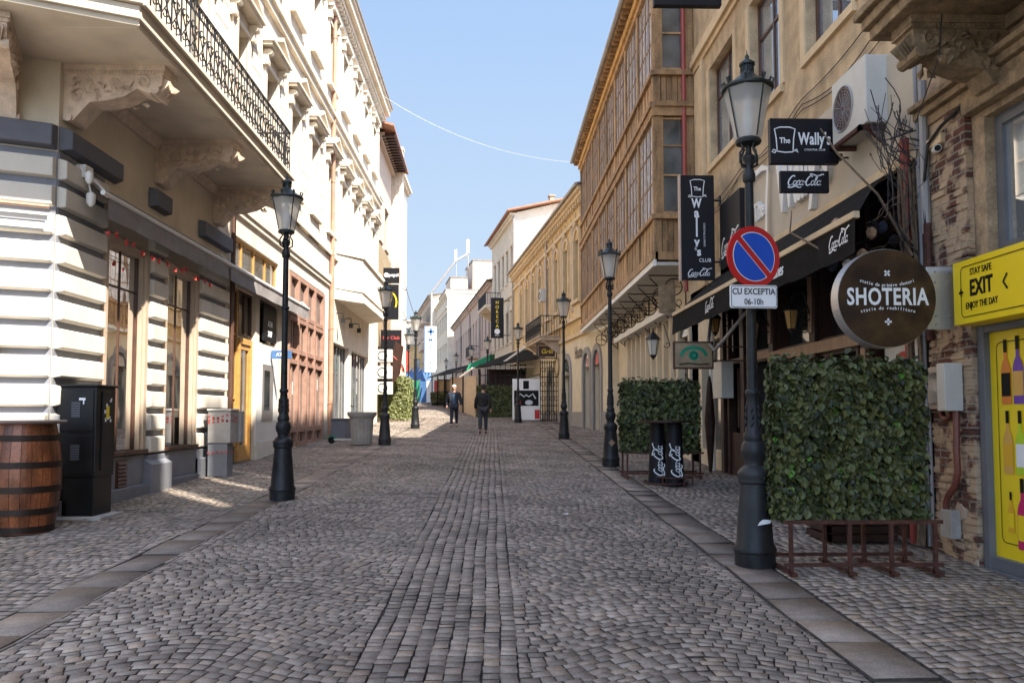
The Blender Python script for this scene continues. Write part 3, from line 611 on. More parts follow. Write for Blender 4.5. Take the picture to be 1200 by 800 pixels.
# upper storeys of the long cream facade (one plane from the corner to Y=39)
upl = [(17.45 + 2.45 * i - .5 - 2.45 * 3, 17.45 + 2.45 * i + .5 - 2.45 * 3) for i in range(12)]
ops = [(a, b, 7.75, 10.1) for a, b in upl if a > 10.6 and b < 38.5] + [(a, b, 12.75, 14.85) for a, b in upl if a > 10.6 and b < 38.5]
q = MB(LF).wall(10.29, 38.9, 6.3, 16.0, ops, 0, .24); q.shell(10.29, 38.9, 9, 6.3, 16.0); q.quad((38.9, 0, -.5), (38.9, -9, -.5), (38.9, -9, 6.3), (38.9, 0, 6.3))
q.build('upper_wall', M['cream'], cb)
for i, (a, b, c, d) in enumerate(ops):
    window(cb, LF, a, b, c, d, .22, M['frame_l'], M['glassm'], 1, 1)
q = MB(LF); q2 = MB(LF)
for a, b, c, d in ops:
    # architrave
    q.box(a - .14, a, -.01, .06, c, d + .1); q.box(b, b + .14, -.01, .06, c, d + .1); q.box(a - .14, b + .14, -.01, .06, d, d + .14) if False else q.box(a, b, -.01, .06, d, d + .1)
    q.box(a - .2, b + .2, 0, .16, c - .12, c)
    if c < 9:   # pediment hood on consoles
        for x in (a - .22, b + .06):
            q2.box(x, x + .16, 0, .14, d - .05, d + .32); q2.tube([(x - .01, .16, d + .25), (x + .17, .16, d + .25)], .07, 8); q2.tube([(x - .01, .10, d), (x + .17, .10, d)], .05, 8)
        mx = (a + b) / 2; e = .34
        q2.box(a - e, b + e, 0, .26, d + .38, d + .46); q2.box(a - e - .04, b + e + .04, 0, .32, d + .46, d + .52)
        for (o1, t1) in ((.32, .09),):
            q2.hexa([(a - e - .04, 0, d + .52), (a - e + .16, 0, d + .52), (a - e + .16, o1, d + .52), (a - e - .04, o1, d + .52), (mx, 0, d + .93), (mx, 0, d + .83), (mx, o1, d + .83), (mx, o1, d + .93)])
            q2.hexa([(b + e - .16, 0, d + .52), (b + e + .04, 0, d + .52), (b + e + .04, o1, d + .52), (b + e - .16, o1, d + .52), (mx, 0, d + .83), (mx, 0, d + .93), (mx, o1, d + .93), (mx, o1, d + .83)])
        q2.prism([(a - e + .1, d + .52), (b + e - .1, d + .52), (mx, d + .84)], 'n', 0, .12)
        q.box(a - .2, b + .2, 0, .05, c - .75, c - .15)
    else:
        for x in (a - .22, b + .06):
            q2.box(x, x + .16, 0, .16, d + .05, d + .40); q2.tube([(x - .01, .16, d + .36), (x + .17, .16, d + .36)], .07, 8)
        q2.box(a - .3, b + .3, 0, .22, d + .42, d + .50)
q.build('window_surround', M['cream'], cb); q2.build('window_hood', M['cream'], cb)
q = MB(LF)   # pilaster panels with block joints between the windows
for i in range(len(upl) - 1):
    a, b = upl[i][1] + .36, upl[i + 1][0] - .36
    if a < 10.6 or b > 38.6: continue
    z = 7.2
    while z < 11.2: q.box(a, b, 0, .035, z, z + .46); z += .485
    z = 12.2
    while z < 15.3: q.box(a, b, 0, .035, z, z + .46); z += .485
q.build('pilaster_panel', M['cream'], cb)
q = MB(LF); q.box(10.35, 38.9, 0, .12, 11.55, 11.75); q.box(10.35, 38.9, 0, .20, 11.75, 11.83); q.box(10.35, 38.9, 0, .10, 7.0, 7.15); q.box(10.35, 38.9, 0, .06, 12.05, 12.12)
q.box(10.35, 38.95, 0, .12, 15.55, 15.75); q.box(10.3, 39.0, 0, .30, 15.95, 16.15); q.box(10.3, 39.05, 0, .48, 16.15, 16.4); q.box(10.3, 39.1, 0, .56, 16.4, 16.52)
for i in range(90): q.box(10.5 + i * .32, 10.62 + i * .32, .0, .26, 15.78, 15.95)
q.build('cornice', M['cream'], cb)
MB(LF).box(10.2, 39.12, -.3, .62, 16.52, 16.60).build('gutter', M['gutter'], cb)
# downpipes
q = MB(LF); q.tube([(17.02, .08, .5), (17.02, .08, 5.9)], .05, 8); q.build('downpipe', M['brownf'], cb, smooth=True)
q = MB(LF); q.tube([(27.3, .10, .9), (27.3, .10, 15.8)], .075, 8)
for z in (2, 4.5, 7, 9.5, 12, 14.5): q.tube([(27.3, .10, z), (27.3, .10, z + .05)], .09, 8)
q.build('downpipe', M['copper'], cb, smooth=True)
q = MB(LF); q.tube([(17.0, .07, 7.3), (17.0, .07, 16)], .05, 8); q.build('downpipe', M['pinkwall'], cb, smooth=True)

# ---- shopfronts of the middle part (Y 17..27)
sh = cb
shop_ops = [(17.15, 20.9, 4.75, 5.5), (17.15, 19.0, .5, 4.4), (19.3, 20.9, 1.4, 3.15), (19.3, 20.9, 3.35, 4.4), (22.0, 26.6, .75, 5.6)]
q = MB(LF).wall(16.95, 27.3, -.5, 6.3, shop_ops, 0, .22); q.box(16.95, 27.3, 0, .10, 6.08, 6.30); q.box(16.95, 27.3, 0, .06, 5.95, 6.08); q.build('ground_wall', M['cream'], cb)
MB(LF).box(17.0, 27.2, 0, .05, -.2, 1.02).build('plinth', M['concrete'], cb) if False else None
q = MB(LF); q.box(19.05, 21.95, 0, .05, -.2, 1.0); q.build('plinth', M['rust'], cb)
window(cb, LF, 17.15, 20.9, 4.75, 5.5, .12, M['yellow_w'], M['glassm'], 3, 0, .06)
o = window(cb, LF, 17.15, 18.0, .95, 4.4, .15, M['yellow_w'], M['interior'], 0, 0, .07, 'window', zs=[2.0, 3.4])
dr = thing  # (doors are parts of the building)
q = MB(LF); q.box(18.03, 18.12, -.15, -.06, .6, 3.35); q.box(18.88, 18.97, -.15, -.06, .6, 3.35); q.box(18.12, 18.88, -.15, -.06, 3.22, 3.35); q.box(18.12, 18.22, -.14, -.09, .6, 3.2); q.box(18.78, 18.88, -.14, -.09, .6, 3.2); q.box(18.22, 18.78, -.14, -.09, .6, .95); q.box(18.22, 18.78, -.14, -.09, 3.1, 3.2)
d_ = q.build('door', M['yellow_w'], cb); MB(LF).quad((18.1, -.13, .6), (18.9, -.13, .6), (18.9, -.13, 3.3), (18.1, -.13, 3.3)).build('pane', M['interior'], d_)
MB(LF).tube([(18.25, -.05, 1.5), (18.25, -.05, 1.85)], .014, 6).build('handle', M['steel'], d_)
window(cb, LF, 18.0, 19.0, 3.4, 4.4, .15, M['brownf'], M['interior'], 1, 0, .05)
window(cb, LF, 19.3, 20.9, 3.35, 4.4, .12, M['brownf'], M['glassd'], 1, 0, .05)
q = MB(LF); q.box(19.02, 20.9, -.02, .03, .9, 3.3); q.build('cash_point_surround', M['white'], cb)
q = MB(LF); q.box(19.45, 20.4, .03, .05, 1.5, 2.85); q.build('cash_point', M['steel'], cb); 
q = MB(LF); q.box(19.6, 20.05, .05, .06, 1.75, 2.7); q.build('cash_point_screen', M['glassd'], cb)
# red timber shopfront
q = MB(LF)
for x in (22.0, 23.05, 24.1, 25.15, 26.45): q.box(x, x + .13, -.16, .03, .75, 5.55)
for z in (.75, 1.15, 3.05, 3.35, 4.25, 4.40, 5.45): q.box(22.0, 26.58, -.16, .01, z, z + .12)
for x in (22.55, 23.6, 24.65, 25.75): q.box(x, x + .09, -.15, -.04, .8, 4.3)
o = q.build('shopfront', M['redwood'], cb); MB(LF).quad((22.0, -.1, .75), (26.6, -.1, .75), (26.6, -.1, 5.55), (22.0, -.1, 5.55)).build('pane', M['glassm'], o)
q = MB(LF)
for i, x in enumerate((22.25, 22.8, 23.35, 24.4, 25.4, 26.0)): q.box(x, x + .18, -.099, -.095, 2.0 + .2 * (i % 3), 2.35 + .2 * (i % 3))
q.build('paper_notice', M['white'], o)
# ---- part with the solid bay balcony (Y 27..39)
gops = [(27.75, 31.2, .9, 4.15), (31.8, 35.9, .9, 4.15)]
q = MB(LF).wall(27.3, 38.9, -.5, 6.3, gops, 0, .25); q.build('ground_wall', M['cream'], cb)
for a, b, c, d in gops:
    window(cb, LF, a, b, c, d, .2, M['greysteel'], M['glassm'], 5, 0, .06)
MB(LF).box(27.6, 36.2, 0, .05, -.2, .95).build('plinth', M['greyl'], cb)
q = MB(LF); n = .80; P0, P1, P2, P3 = (28.3, 0), (29.4, n), (35.0, n), (36.1, 0)
def band(z0, z1, e):
    pts = [(P0[0] - e, 0), (P1[0] - e * .4, n + e), (P2[0] + e * .4, n + e), (P3[0] + e, 0)]; q.prism(pts, 'z', z0, z1)
band(5.78, 7.4, 0); band(5.66, 5.80, .07); band(6.05, 6.12, .04); band(7.28, 7.42, .07); band(7.42, 7.5, .02)
q.build('bay_balcony', M['cream'], cb)
q = MB(LF)
for y in (28.6, 30.2, 32.0): q.tube([(y, .0, 5.2), (y, .25, 5.2), (y, .25, 5.0)], .02, 5); q.box(y - .06, y + .06, .18, .32, 4.85, 5.02)
q.build('hook_lamp', M['iron'], cb)

# ---- awning with its roller, along the shops
aw = thing('awning', (-5.2, 10.8, 4.3), 'long grey canvas awning with a white front bar over the left shop windows', 'awning')
q = MB(LF)
for a, b in ((10.8, 15.9), (16.0, 22.75)): q.hexa([(a, .0, 4.84), (b, .0, 4.84), (b, .34, 4.60), (a, .34, 4.60), (a, .0, 4.86), (b, .0, 4.86), (b, .34, 4.62), (a, .34, 4.62)])
for a, b in ((10.9, 15.9), (16.0, 22.75)): 
    k = 24
    for i in range(k):
        s0, s1 = a + (b - a) * i / k, a + (b - a) * (i + 1) / k; h0 = .015 * math.sin(i * 1.3); h1 = .015 * math.sin((i + 1) * 1.3)
        q.quad((s0, .36, 4.56), (s1, .36, 4.56), (s1, .37 + h1, 4.28 - h1), (s0, .37 + h0, 4.28 - h0))
q.build('canvas', M['greycloth'], aw)
q = MB(LF); q.tube([(10.75, .36, 4.59), (15.95, .36, 4.59)], .035, 8); q.tube([(15.98, .36, 4.59), (22.8, .36, 4.59)], .035, 8); q.build('front_bar', M['white'], aw, smooth=True)
q = MB(LF)
for s in (10.85, 15.9, 22.7): q.tube([(s, 0, 4.7), (s, .2, 4.78), (s, .36, 4.6)], .018, 6)
q.box(10.7, 10.9, 0, .15, 4.78, 4.95); q.build('arm', M['white'], aw)
# red pepper string and little spotlight under the awning
q = MB(LF); rr = random.Random(5)
q.tube([(10.9 + i * .25, .3, 4.12 + .03 * math.sin(i)) for i in range(18)], .006, 4)
q.build('cable', M['cable'], tag(bpy.data.objects.new('garland', None), 'string of small red blossoms hanging under the grey awning', 'garland')); ga = bpy.data.objects['garland']; COL.objects.link(ga)
q = MB(LF)
for i in range(15):
    s = 10.95 + i * .29 + rr.uniform(-.08, .08); z = 4.1 + rr.uniform(-.08, .04)
    for k in range(5): a = rr.uniform(0, 6); q.add([(s, .3, z), (s + .05 * math.cos(a), .33, z + .05 * math.sin(a)), (s + .03 * math.cos(a + 1), .36, z + .04 * math.sin(a + 1) - .02), (s, .32, z - .05)], [(0, 1, 2), (0, 2, 3)])
q.build('blossom', M['redc'], ga)
sp = thing('spotlight', (-5.3, 10.75, 4.6), 'small white spotlight cluster fixed beside the end of the grey awning', 'lamp')
q = MB(LF); q.lathe([(.02, -.16), (.055, -.12), (.06, 0), (.03, .03)], (10.72, .22, 4.55), 12); q.lathe([(.02, -.14), (.05, -.1), (.05, 0), (.02, .03)], (10.60, .25, 4.8), 12); q.build('lamp_head', M['white'], sp, smooth=True)
MB(LF).tube([(10.6, .13, 4.9), (10.7, .2, 4.7), (10.72, .22, 4.55)], .012, 6).build('stem', M['white'], sp)
q = MB(SF); q.tube([(8, .19, 4.25), (.06, .19, 4.22)], .022, 6); q.build('pipe', M['copper'], cb, smooth=True)
q = MB(SF); q.tube([(8, .18, 4.08), (.1, .18, 4.04)], .018, 6); q.build('cable_duct', M['greyl'], cb, smooth=True)
o = MB(SF).box(.55, .72, .13, .21, 2.42, 2.56).build('wall_socket', M['greyp'], None, bevel=.01); tag(o, 'little dark box fixed on the banded white corner wall above the barrel', 'socket')
# ============================================================ objects on the left pavement
def barrel():
    r = thing('barrel', (-5.42, 9.55, g(9.55)), 'large brown oak barrel with iron hoops serving as a table at the left edge', 'barrel')
    m = MB(); n = 22; H = 1.25
    prof = lambda t: .315 + .075 * math.sin(math.pi * t)
    for j in range(n):
        a0, a1 = 2 * math.pi * j / n, 2 * math.pi * (j + 1) / n - .012; k = 10; v = []
        for i in range(k + 1):
            t = i / k; q_ = prof(t)
            for a in (a0, (a0 + a1) / 2, a1): v.append((-5.42 + q_ * math.cos(a), 9.55 + q_ * math.sin(a), g(9.55) + .0 + H * t))
        m.add(v, [(3 * i + c, 3 * i + c + 1, 3 * i + c + 4, 3 * i + c + 3) for i in range(k) for c in (0, 1)])
    m.build('stave', M['barrel'], r); r.children[0].name = 'staves'
    for t in (.04, .20, .40, .62, .86):
        w_ = .035; q = MB(); q.lathe([(prof(t) + .001, H * t - w_), (prof(t) + .007, H * t - w_), (prof(t) + .007, H * t + w_), (prof(t) + .001, H * t + w_)], (-5.42, 9.55, g(9.55)), 44); q.build('hoop', M['hoop'], r, smooth=True)
    MB().lathe([(.30, H * .985), (.42, H), (.43, H + .015), (.42, H + .03), (.01, H + .032)], (-5.42, 9.55, g(9.55)), 44).build('table_top', M['barreltop'], r, smooth=True)
barrel()
cx, cy, cz = -5.26, 10.62, g(10.6)
r = thing('electrical_cabinet', (cx, cy, cz), 'tall black street cabinet with louvred doors and torn stickers beside the barrel', 'cabinet')
MB().box(cx - .24, cx + .24, cy - .24, cy + .24, cz, cz + .52).build('base', M['blackm'], r, bevel=.008)
MB().box(cx - .255, cx + .255, cy - .255, cy + .255, cz + .52, cz + 1.66).build('housing', M['blackm'], r, bevel=.012)
MB().box(cx - .28, cx + .28, cy - .28, cy + .28, cz + 1.66, cz + 1.69).build('lid', M['blackm'], r, bevel=.008)
for z0, z1 in ((.56, 1.05), (1.10, 1.62)):
    q = MB(); q.box(cx - .22, cx + .22, cy - .268, cy - .2555, cz + z0, cz + z1); d_ = q.build('door', M['blackm'], r, bevel=.004)
    q = MB()
    for i in range(9): q.box(cx - .05, cx + .06, cy - .276, cy - .268, cz + z0 + .18 + i * .022, cz + z0 + .19 + i * .022)
    q.build('louvre', M['greyp'], d_)
q = MB(W); q.box(cx + .256, cx + .27, cy - .12, cy + .12, cz + .6, cz + 1.6); q.build('side_panel', M['blackm'], r, bevel=.004)
q = MB(); q.box(cx + .271, cx + .273, cy - .03, cy + .05, cz + 1.25, cz + 1.42); q.build('sticker', M['yellow'], r)
q = MB(); rr = random.Random(4)
for i in range(9):
    a = rr.uniform(-.1, .09); b = 1.18 + rr.random() * .36; q.box(cx + .2735, cx + .275, cy + a, cy + a + rr.uniform(.02, .05), cz + b, cz + b + rr.uniform(.02, .05))
q.box(cx + .04, cx + .12, cy - .270, cy - .2685, cz + 1.49, cz + 1.52); q.box(cx + .09, cx + .105, cy - .270, cy - .2685, cz + 1.44, cz + 1.49)
q.build('torn_paper', M['whitel'], r)
q = MB(); q.box(cx - .36, cx + .38, cy - .33, cy + .3, cz - .03, cz + .035); tag(q.build('concrete_slab', M['concrete'], None, bevel=.01), 'low concrete footing under the black street cabinet', 'footing')
tag(MB().tube([(cx - .5, cy - .5, cz + .01), (cx - .3, cy - .42, cz + .02), (cx - .1, cy - .46, cz + .02), (cx + .15, cy - .42, cz + .02), (cx + .22, cy - .36, cz + .03)], .014, 6).build('cable', M['concrete'], None, smooth=True), 'grey cable lying on the setts in front of the black cabinet', 'cable')
bx, by, bz = -5.12, 15.5, g(15.5)
r = thing('utility_box', (bx, by, bz), 'grey metal utility box wrapped in red and white tape by the left wall', 'utility box')
MB().box(bx - .2, bx + .16, by - .2, by + .14, bz, bz + .62).build('base', M['greyl'], r, bevel=.006)
MB().box(bx - .2, bx + .22, by - .22, by + .22, bz + .62, bz + 1.22).build('housing', M['concrete'], r, bevel=.01)
MB().box(bx - .22, bx + .24, by - .24, by + .24, bz + 1.22, bz + 1.26).build('lid', M['offw'], r, bevel=.01)
MB().box(bx - .21, bx - .202, by - .18, by + .10, bz + .1, bz + 1.1).build('side_plate', M['ink'], r)
MB().box(bx + .0, bx + .26, by + .26, by + .5, bz + .62, bz + 1.22).build('rear_housing', M['concrete'], r, bevel=.01)
q = MB()
for z, sl in ((1.10, -.10), (.98, .05), (.42, .02), (1.02, .12)):
    for i in range(10):
        if i % 2: continue
        a0, a1 = i / 10, (i + .95) / 10
        q.quad((bx - .2 + .42 * a0, by - .224, bz + z + sl * a0), (bx - .2 + .42 * a1, by - .224, bz + z + sl * a1), (bx - .2 + .42 * a1, by - .224, bz + z + .035 + sl * a1), (bx - .2 + .42 * a0, by - .224, bz + z + .035 + sl * a0))
        q.quad((bx + .224, by - .22 + .44 * a0, bz + z + sl * (1 - a0)), (bx + .224, by - .22 + .44 * a1, bz + z + sl * (1 - a1)), (bx + .224, by - .22 + .44 * a1, bz + z + .035 + sl * (1 - a1)), (bx + .224, by - .22 + .44 * a0, bz + z + .035 + sl * (1 - a0)))
q.build('warning_tape', M['redc'], r)
# litter bin, planter box, scooter
r = thing('litter_bin', (-3.84, 23.86, g(23.86)), 'pale fluted litter bin with a flared rim near the second lamp post', 'bin')
z = g(23.86); MB().lathe([(.27, .02), (.29, .1), (.33, .75), (.35, .78)], (-3.84, 23.86, z), 60, .045, 20).build('body', M['concrete'], r, smooth=True)
MB().lathe([(.35, .78), (.42, .86), (.43, .95), (.40, .96), (.38, .9), (.05, .85)], (-3.84, 23.86, z), 40).build('rim', M['concrete'], r, smooth=True)
r = thing('planter_box', (-5.0, 26.9, g(27)), 'low dark planter box standing at the grey shop windows', 'planter')
z = g(27); q = MB(); q.box(-5.25, -4.75, 26.4, 27.5, z, z + .62); q.build('box', M['greyp'], r, bevel=.01); MB().box(-5.28, -4.72, 26.37, 27.53, z + .62, z + .66).build('rim', M['greyp'], r)
r = thing('electric_scooter', (-4.35, 24.4, g(24.4)), 'green and white electric scooter parked beside the fluted litter bin', 'scooter')
z = g(24.4); q = MB(); q.box(-4.75, -4.15, 24.33, 24.47, z + .10, z + .15); q.build('deck', M['offw'], r, bevel=.01)
for x in (-4.82, -3.99):
    q = MB(); q.tube([(x, 24.37, z + .1), (x, 24.43, z + .1)], .1, 16); q.build('wheel', M['ink'], r)
q = MB(); q.ring((-4.82, 24.4, z + .1), .125, .02, 'n', 8, 0.2, 2.8); q.build('mudguard', M['green'], r)
q = MB(); q.tube([(-4.02, 24.4, z + .12), (-4.12, 24.4, z + .3), (-4.22, 24.4, z + 1.12)], .024, 8); q.build('stem', M['whitel'], r, smooth=True)
MB().tube([(-4.22, 24.15, z + 1.12), (-4.22, 24.65, z + 1.12)], .016, 6).build('handlebar', M['ink'], r)
# hanging bank-like sign and notice on the left shops
r = tag(MB(LF).box(20.15, 20.2, .05, .55, 3.02, 3.22).build('shop_sign', M['bluec'], None, bevel=.006), 'small blue cash machine sign projecting over the left pavement', 'sign')
q = Lett((-5.35, 20.148, 3.12), (1, 0, 0)); q.text('ATM', .12, .10, 0, bold=.02); q.build('lettering', M['whitel'], r)
r = tag(MB(LF).box(19.45, 20.6, .012, .05, 3.42, 4.3).build('notice_board', M['blackp'], None, bevel=.006), 'dark board with white letters above the cash machine', 'sign')
q = Lett((-5.49, 20.0, 3.78), (0, 1, 0)); q.text('ATM', .2, .0, .06, bold=.02); q.text('24/7', .2, 0, -.18, bold=.02); q.build('lettering', M['whitel'], r)
r = tag(MB(LF).box(19.4, 20.7, .0, .06, 4.02, 4.2).build('plain_strip', M['offw'], None), 'pale strip sign on top of the dark board beside the yellow door', 'sign') if False else None
# ============================================================ LAMP POSTS
def make_lamp():
    r = thing('street_lamp', (0, 0, 0), '', 'street lamp', 'street lamps')
    MB().lathe([(.185, -.05), (.185, .14), (.195, .15), (.195, .18), (.170, .22), (.155, .45), (.130, .74), (.128, .80), (.145, .82), (.145, .86), (.15, .88), (.15, .91), (.12, .95), (.085, .98), (.08, 1.02), (.105, 1.07), (.115, 1.13), (.10, 1.20), (.082, 1.22), (.088, 1.25), (.088, 1.28), (.070, 1.31), (.062, 1.55), (.052, 1.66), (.066, 1.68), (.066, 1.71), (.05, 1.73)], n=28).build('pedestal', M['lampiron'], r, smooth=True)
    MB().lathe([(.050, 1.72), (.046, 2.4), (.046, 2.98), (.062, 2.99), (.062, 3.02), (.044, 3.04), (.040, 3.80), (.058, 3.82), (.062, 3.88), (.05, 3.92), (.040, 3.95), (.038, 4.0), (.062, 4.04), (.062, 4.07), (.03, 4.10), (.025, 4.20)], n=18).build('shaft', M['lampiron'], r, smooth=True)
    q = MB()
    for k in range(4):
        a = k * math.pi / 2 + .4; c, s = math.cos(a), math.sin(a)
        q.tube([(c * .03, s * .03, 3.96), (c * .10, s * .10, 4.0), (c * .10, s * .10, 4.1), (c * .06, s * .06, 4.16), (c * .10, s * .10, 4.22)], .012, 6)
    for k in range(6):   # floral relief on the neck
        a = k * math.pi / 3; 
        for j in range(3): q.tube([((.068 - .003 * j) * math.cos(a + .2 * (j % 2)), (.068 - .003 * j) * math.sin(a + .2 * (j % 2)), 1.36 + .07 * j), ((.074 - .003 * j) * math.cos(a + .25), (.074 - .003 * j) * math.sin(a + .25), 1.40 + .07 * j), ((.068 - .003 * j) * math.cos(a), (.068 - .003 * j) * math.sin(a), 1.43 + .07 * j)], .011, 4)
    q.build('ornament', M['lampiron'], r, smooth=True)
    MB().lathe([(.03, 4.19), (.115, 4.20), (.125, 4.225), (.11, 4.25), (.02, 4.25)], n=20).build('lantern_base', M['lampcap'], r, smooth=True)
    g_ = MB(); vs = []
    n = 8
    for (q_, z) in ((.122, 4.25), (.226, 4.76)):
        for j in range(n): a = 2 * math.pi * (j + .5) / n; vs.append((q_ * math.cos(a), q_ * math.sin(a), z))
    g_.add(vs, [(j, (j + 1) % n, n + (j + 1) % n, n + j) for j in range(n)]); g_.build('glass', M['lglass'], r, smooth=2)
    q = MB()
    for j in range(4): a = 2 * math.pi * (j + .25) / 4; q.tube([(.124 * math.cos(a), .124 * math.sin(a), 4.25), (.228 * math.cos(a), .228 * math.sin(a), 4.76)], .008, 4)
    q.build('glazing_bar', M['lampcap'], r)
    MB().lathe([(.018, 4.25), (.03, 4.3), (.05, 4.36), (.05, 4.50), (.03, 4.56), (.05, 4.62), (.02, 4.70)], n=12).build('bulb', M['whitel'], r, smooth=True)
    q = MB().lathe([(.222, 4.745), (.245, 4.755), (.248, 4.775), (.215, 4.795), (.15, 4.84), (.085, 4.89), (.065, 4.92), (.055, 4.94), (.055, 5.0), (.075, 5.01), (.075, 5.03), (.04, 5.06), (.02, 5.08), (.022, 5.10), (.006, 5.13), (.002, 5.17)], n=24)
    for j in range(8):
        a = 2 * math.pi * (j + .5) / 8; c, s = math.cos(a), math.sin(a); q.tube([(c * .225, s * .225, 4.79), (c * .245, s * .245, 4.84), (c * .22, s * .22, 4.86), (c * .2, s * .2, 4.82)], .013, 5)
    for j in range(10):
        a = 2 * math.pi * j / 10; q.tube([(.06 * math.cos(a), .06 * math.sin(a), 4.94), (.06 * math.cos(a), .06 * math.sin(a), 5.0)], .008, 4)
    q.build('lantern_cap', M['lampcap'], r, smooth=True)
    return r
LAMPS = [((2.44, 7.58), 'street lamp nearest on the right, carrying the round no-parking sign'),
 ((-3.13, 12.2), 'street lamp nearest on the left, standing before the yellow framed shop'),
 ((2.50, 17.26), 'street lamp beside the smaller ivy screen, with an orange sticker on its foot'),
 ((-3.17, 23.85), 'street lamp right beside the pale fluted litter bin'),
 ((2.32, 26.6), 'street lamp in front of the grey arched windows'),
 ((-3.2, 33.4), 'street lamp left of the man in the blue shirt, past the sunny hedge'),
 ((1.20, 39.2), 'street lamp in front of the white and red advertising board'),
 ((-4.6, 44.0), 'street lamp behind the sunny hedge on the left'),
 ((-.35, 49.5), 'street lamp by the green canopy on the right side terraces'),
 ((-1.6, 60.0), 'far street lamp before the low terrace roofs, second past the green canopy'),
 ((-3.3, 72.0), 'far street lamp third past the green canopy'),
 ((-5.0, 86.0), 'farthest and smallest street lamp on the right near the tall white sign')]
L0 = make_lamp()
for i, ((x, y), lab) in enumerate(LAMPS):
    loc = (x, y, g(y)); rz = [.0, .3, .2, .5, 1.0, .7][i % 6]
    if i == 0: L0.location = loc; L0['label'] = lab; L0.scale = (1, 1, .95)
    else: dup(L0, loc, lab, rz)
o = Lett((2.5 - .0, 17.26 - .168, g(17.26) + .5), (1, 0, 0)); o.poly([(-.07, 0), (0, -.075), (.07, 0), (0, .075)]); e_ = bpy.data.objects.new('sticker', None); COL.objects.link(e_); tag(e_, 'orange diamond sticker on the foot of the lamp by the small ivy screen', 'sticker'); o.build('backing', M['tanwood'], e_)
o = Lett((2.44 + .02, 7.58 - .172, g(7.58) + .42), (1, 0, .1)); o.poly([(-.05, -.02), (.07, -.01), (.09, .02), (.0, .03), (-.03, .01)]); e_ = bpy.data.objects.new('torn_sticker', None); COL.objects.link(e_); tag(e_, 'torn white sticker on the foot of the nearest right lamp post', 'sticker'); o.build('paper', M['whitel'], e_)

# ---- no parking sign and its plate
r = thing('no_parking_sign', (2.435, 7.42, 3.1), 'round blue no-parking sign with red rim and red slash on the nearest lamp post', 'sign')
cxs, czs, yy, RR = 2.43, 3.115, 7.44, .288
A = Vector((math.cos(.5), -math.sin(.5) , 0)); A = Vector((math.cos(.32), math.sin(.32), 0))    # turned a little away
q = Lett((cxs, yy, czs), A); NN = q.N
def disc_on(m_, r_, lift, name):
    l = Lett(Vector((cxs, yy, czs)) + NN * lift, A); l.disc(r_, ext=0, n=56); return l.build(name, m_, r)
mbk = MB(); k = 48; v = []
for s_ in (0, -.02):
    for i in range(k): a = 6.28318 * i / k; p = Vector((cxs, yy, czs)) + A * RR * math.cos(a) + Vector((0, 0, 1)) * RR * math.sin(a) + NN * s_; v.append(tuple(p))
mbk.add(v, [tuple(range(k)), tuple(range(2 * k - 1, k - 1, -1))] + [(i, k + i, k + (i + 1) % k, (i + 1) % k) for i in range(k)]); mbk.build('plate', M['red'], r)
l = Lett(Vector((cxs, yy, czs)) + NN * .002, A)
for sg in (0, 1):   # the two white edged blue halves
    th = R(135); hw = .028
    for rr_, mt, lf in ((.232, 'whitel', .001), (.224, 'blue', .003)):
        d0 = hw + (0 if rr_ > .23 else .006); a0 = math.asin(d0 / rr_); pts = [(rr_ * math.cos(th + sg * math.pi + a0 + (math.pi - 2 * a0) * i / 30), rr_ * math.sin(th + sg * math.pi + a0 + (math.pi - 2 * a0) * i / 30)) for i in range(31)]
        ll = Lett(Vector((cxs, yy, czs)) + NN * lf, A); ll.poly(pts, ext=0); ll.build('blue_half' if mt == 'blue' else 'white_edge', M[mt], r)
MB().tube([(cxs, yy + .02, czs), (2.44, 7.56, czs)], .02, 6).build('bracket', M['steel'], r)
r = thing('exception_plate', (2.43, 7.40, 2.72), 'white plate reading CU EXCEPTIA 06-10h under the round no-parking sign', 'sign')
A2 = Vector((math.cos(.08), math.sin(.08), 0)); l = Lett((2.41, 7.40, 2.735), A2)
def rrect(w_, h_, rd, n=5):
    P = []
    for cx_, cy_, a0 in ((w_ / 2 - rd, h_ / 2 - rd, 0), (-w_ / 2 + rd, h_ / 2 - rd, 1), (-w_ / 2 + rd, -h_ / 2 + rd, 2), (w_ / 2 - rd, -h_ / 2 + rd, 3)):
        for i in range(n + 1): a = (a0 + i / n) * math.pi / 2; P.append((cx_ + rd * math.cos(a), cy_ + rd * math.sin(a)))
    return P
def slab(O, X, w_, h_, th, mt, name, parent, rd=.02):
    X = Vector(X).normalized(); Y = Vector((0, 0, 1)); N_ = X.cross(Y); P = rrect(w_, h_, rd) if rd else [(w_ / 2, h_ / 2), (-w_ / 2, h_ / 2), (-w_ / 2, -h_ / 2), (w_ / 2, -h_ / 2)]; k = len(P)
    v = [tuple(Vector(O) + X * a + Y * b) for a, b in P] + [tuple(Vector(O) + X * a + Y * b - N_ * th) for a, b in P]
    return MB().add(v, [tuple(range(k)), tuple(range(2 * k - 1, k - 1, -1))] + [(i, k + i, k + (i + 1) % k, (i + 1) % k) for i in range(k)]).build(name, mt, parent)
slab((2.41, 7.402, 2.735), A2, .45, .215, .015, M['whitel'], 'plate', r)
l.ribbon(rrect(.43, .195, .018), .005, closed=True); l.text('CU EXCEPTIA', .082, 0, .045, sx=.82, bold=.006); l.text('06-10h', .082, 0, -.05, sx=.8, bold=.0); l.build('lettering', M['ink'], r)
MB().tube([(2.42, 7.42, 2.735), (2.44, 7.56, 2.735)], .015, 6).build('bracket', M['steel'], r)

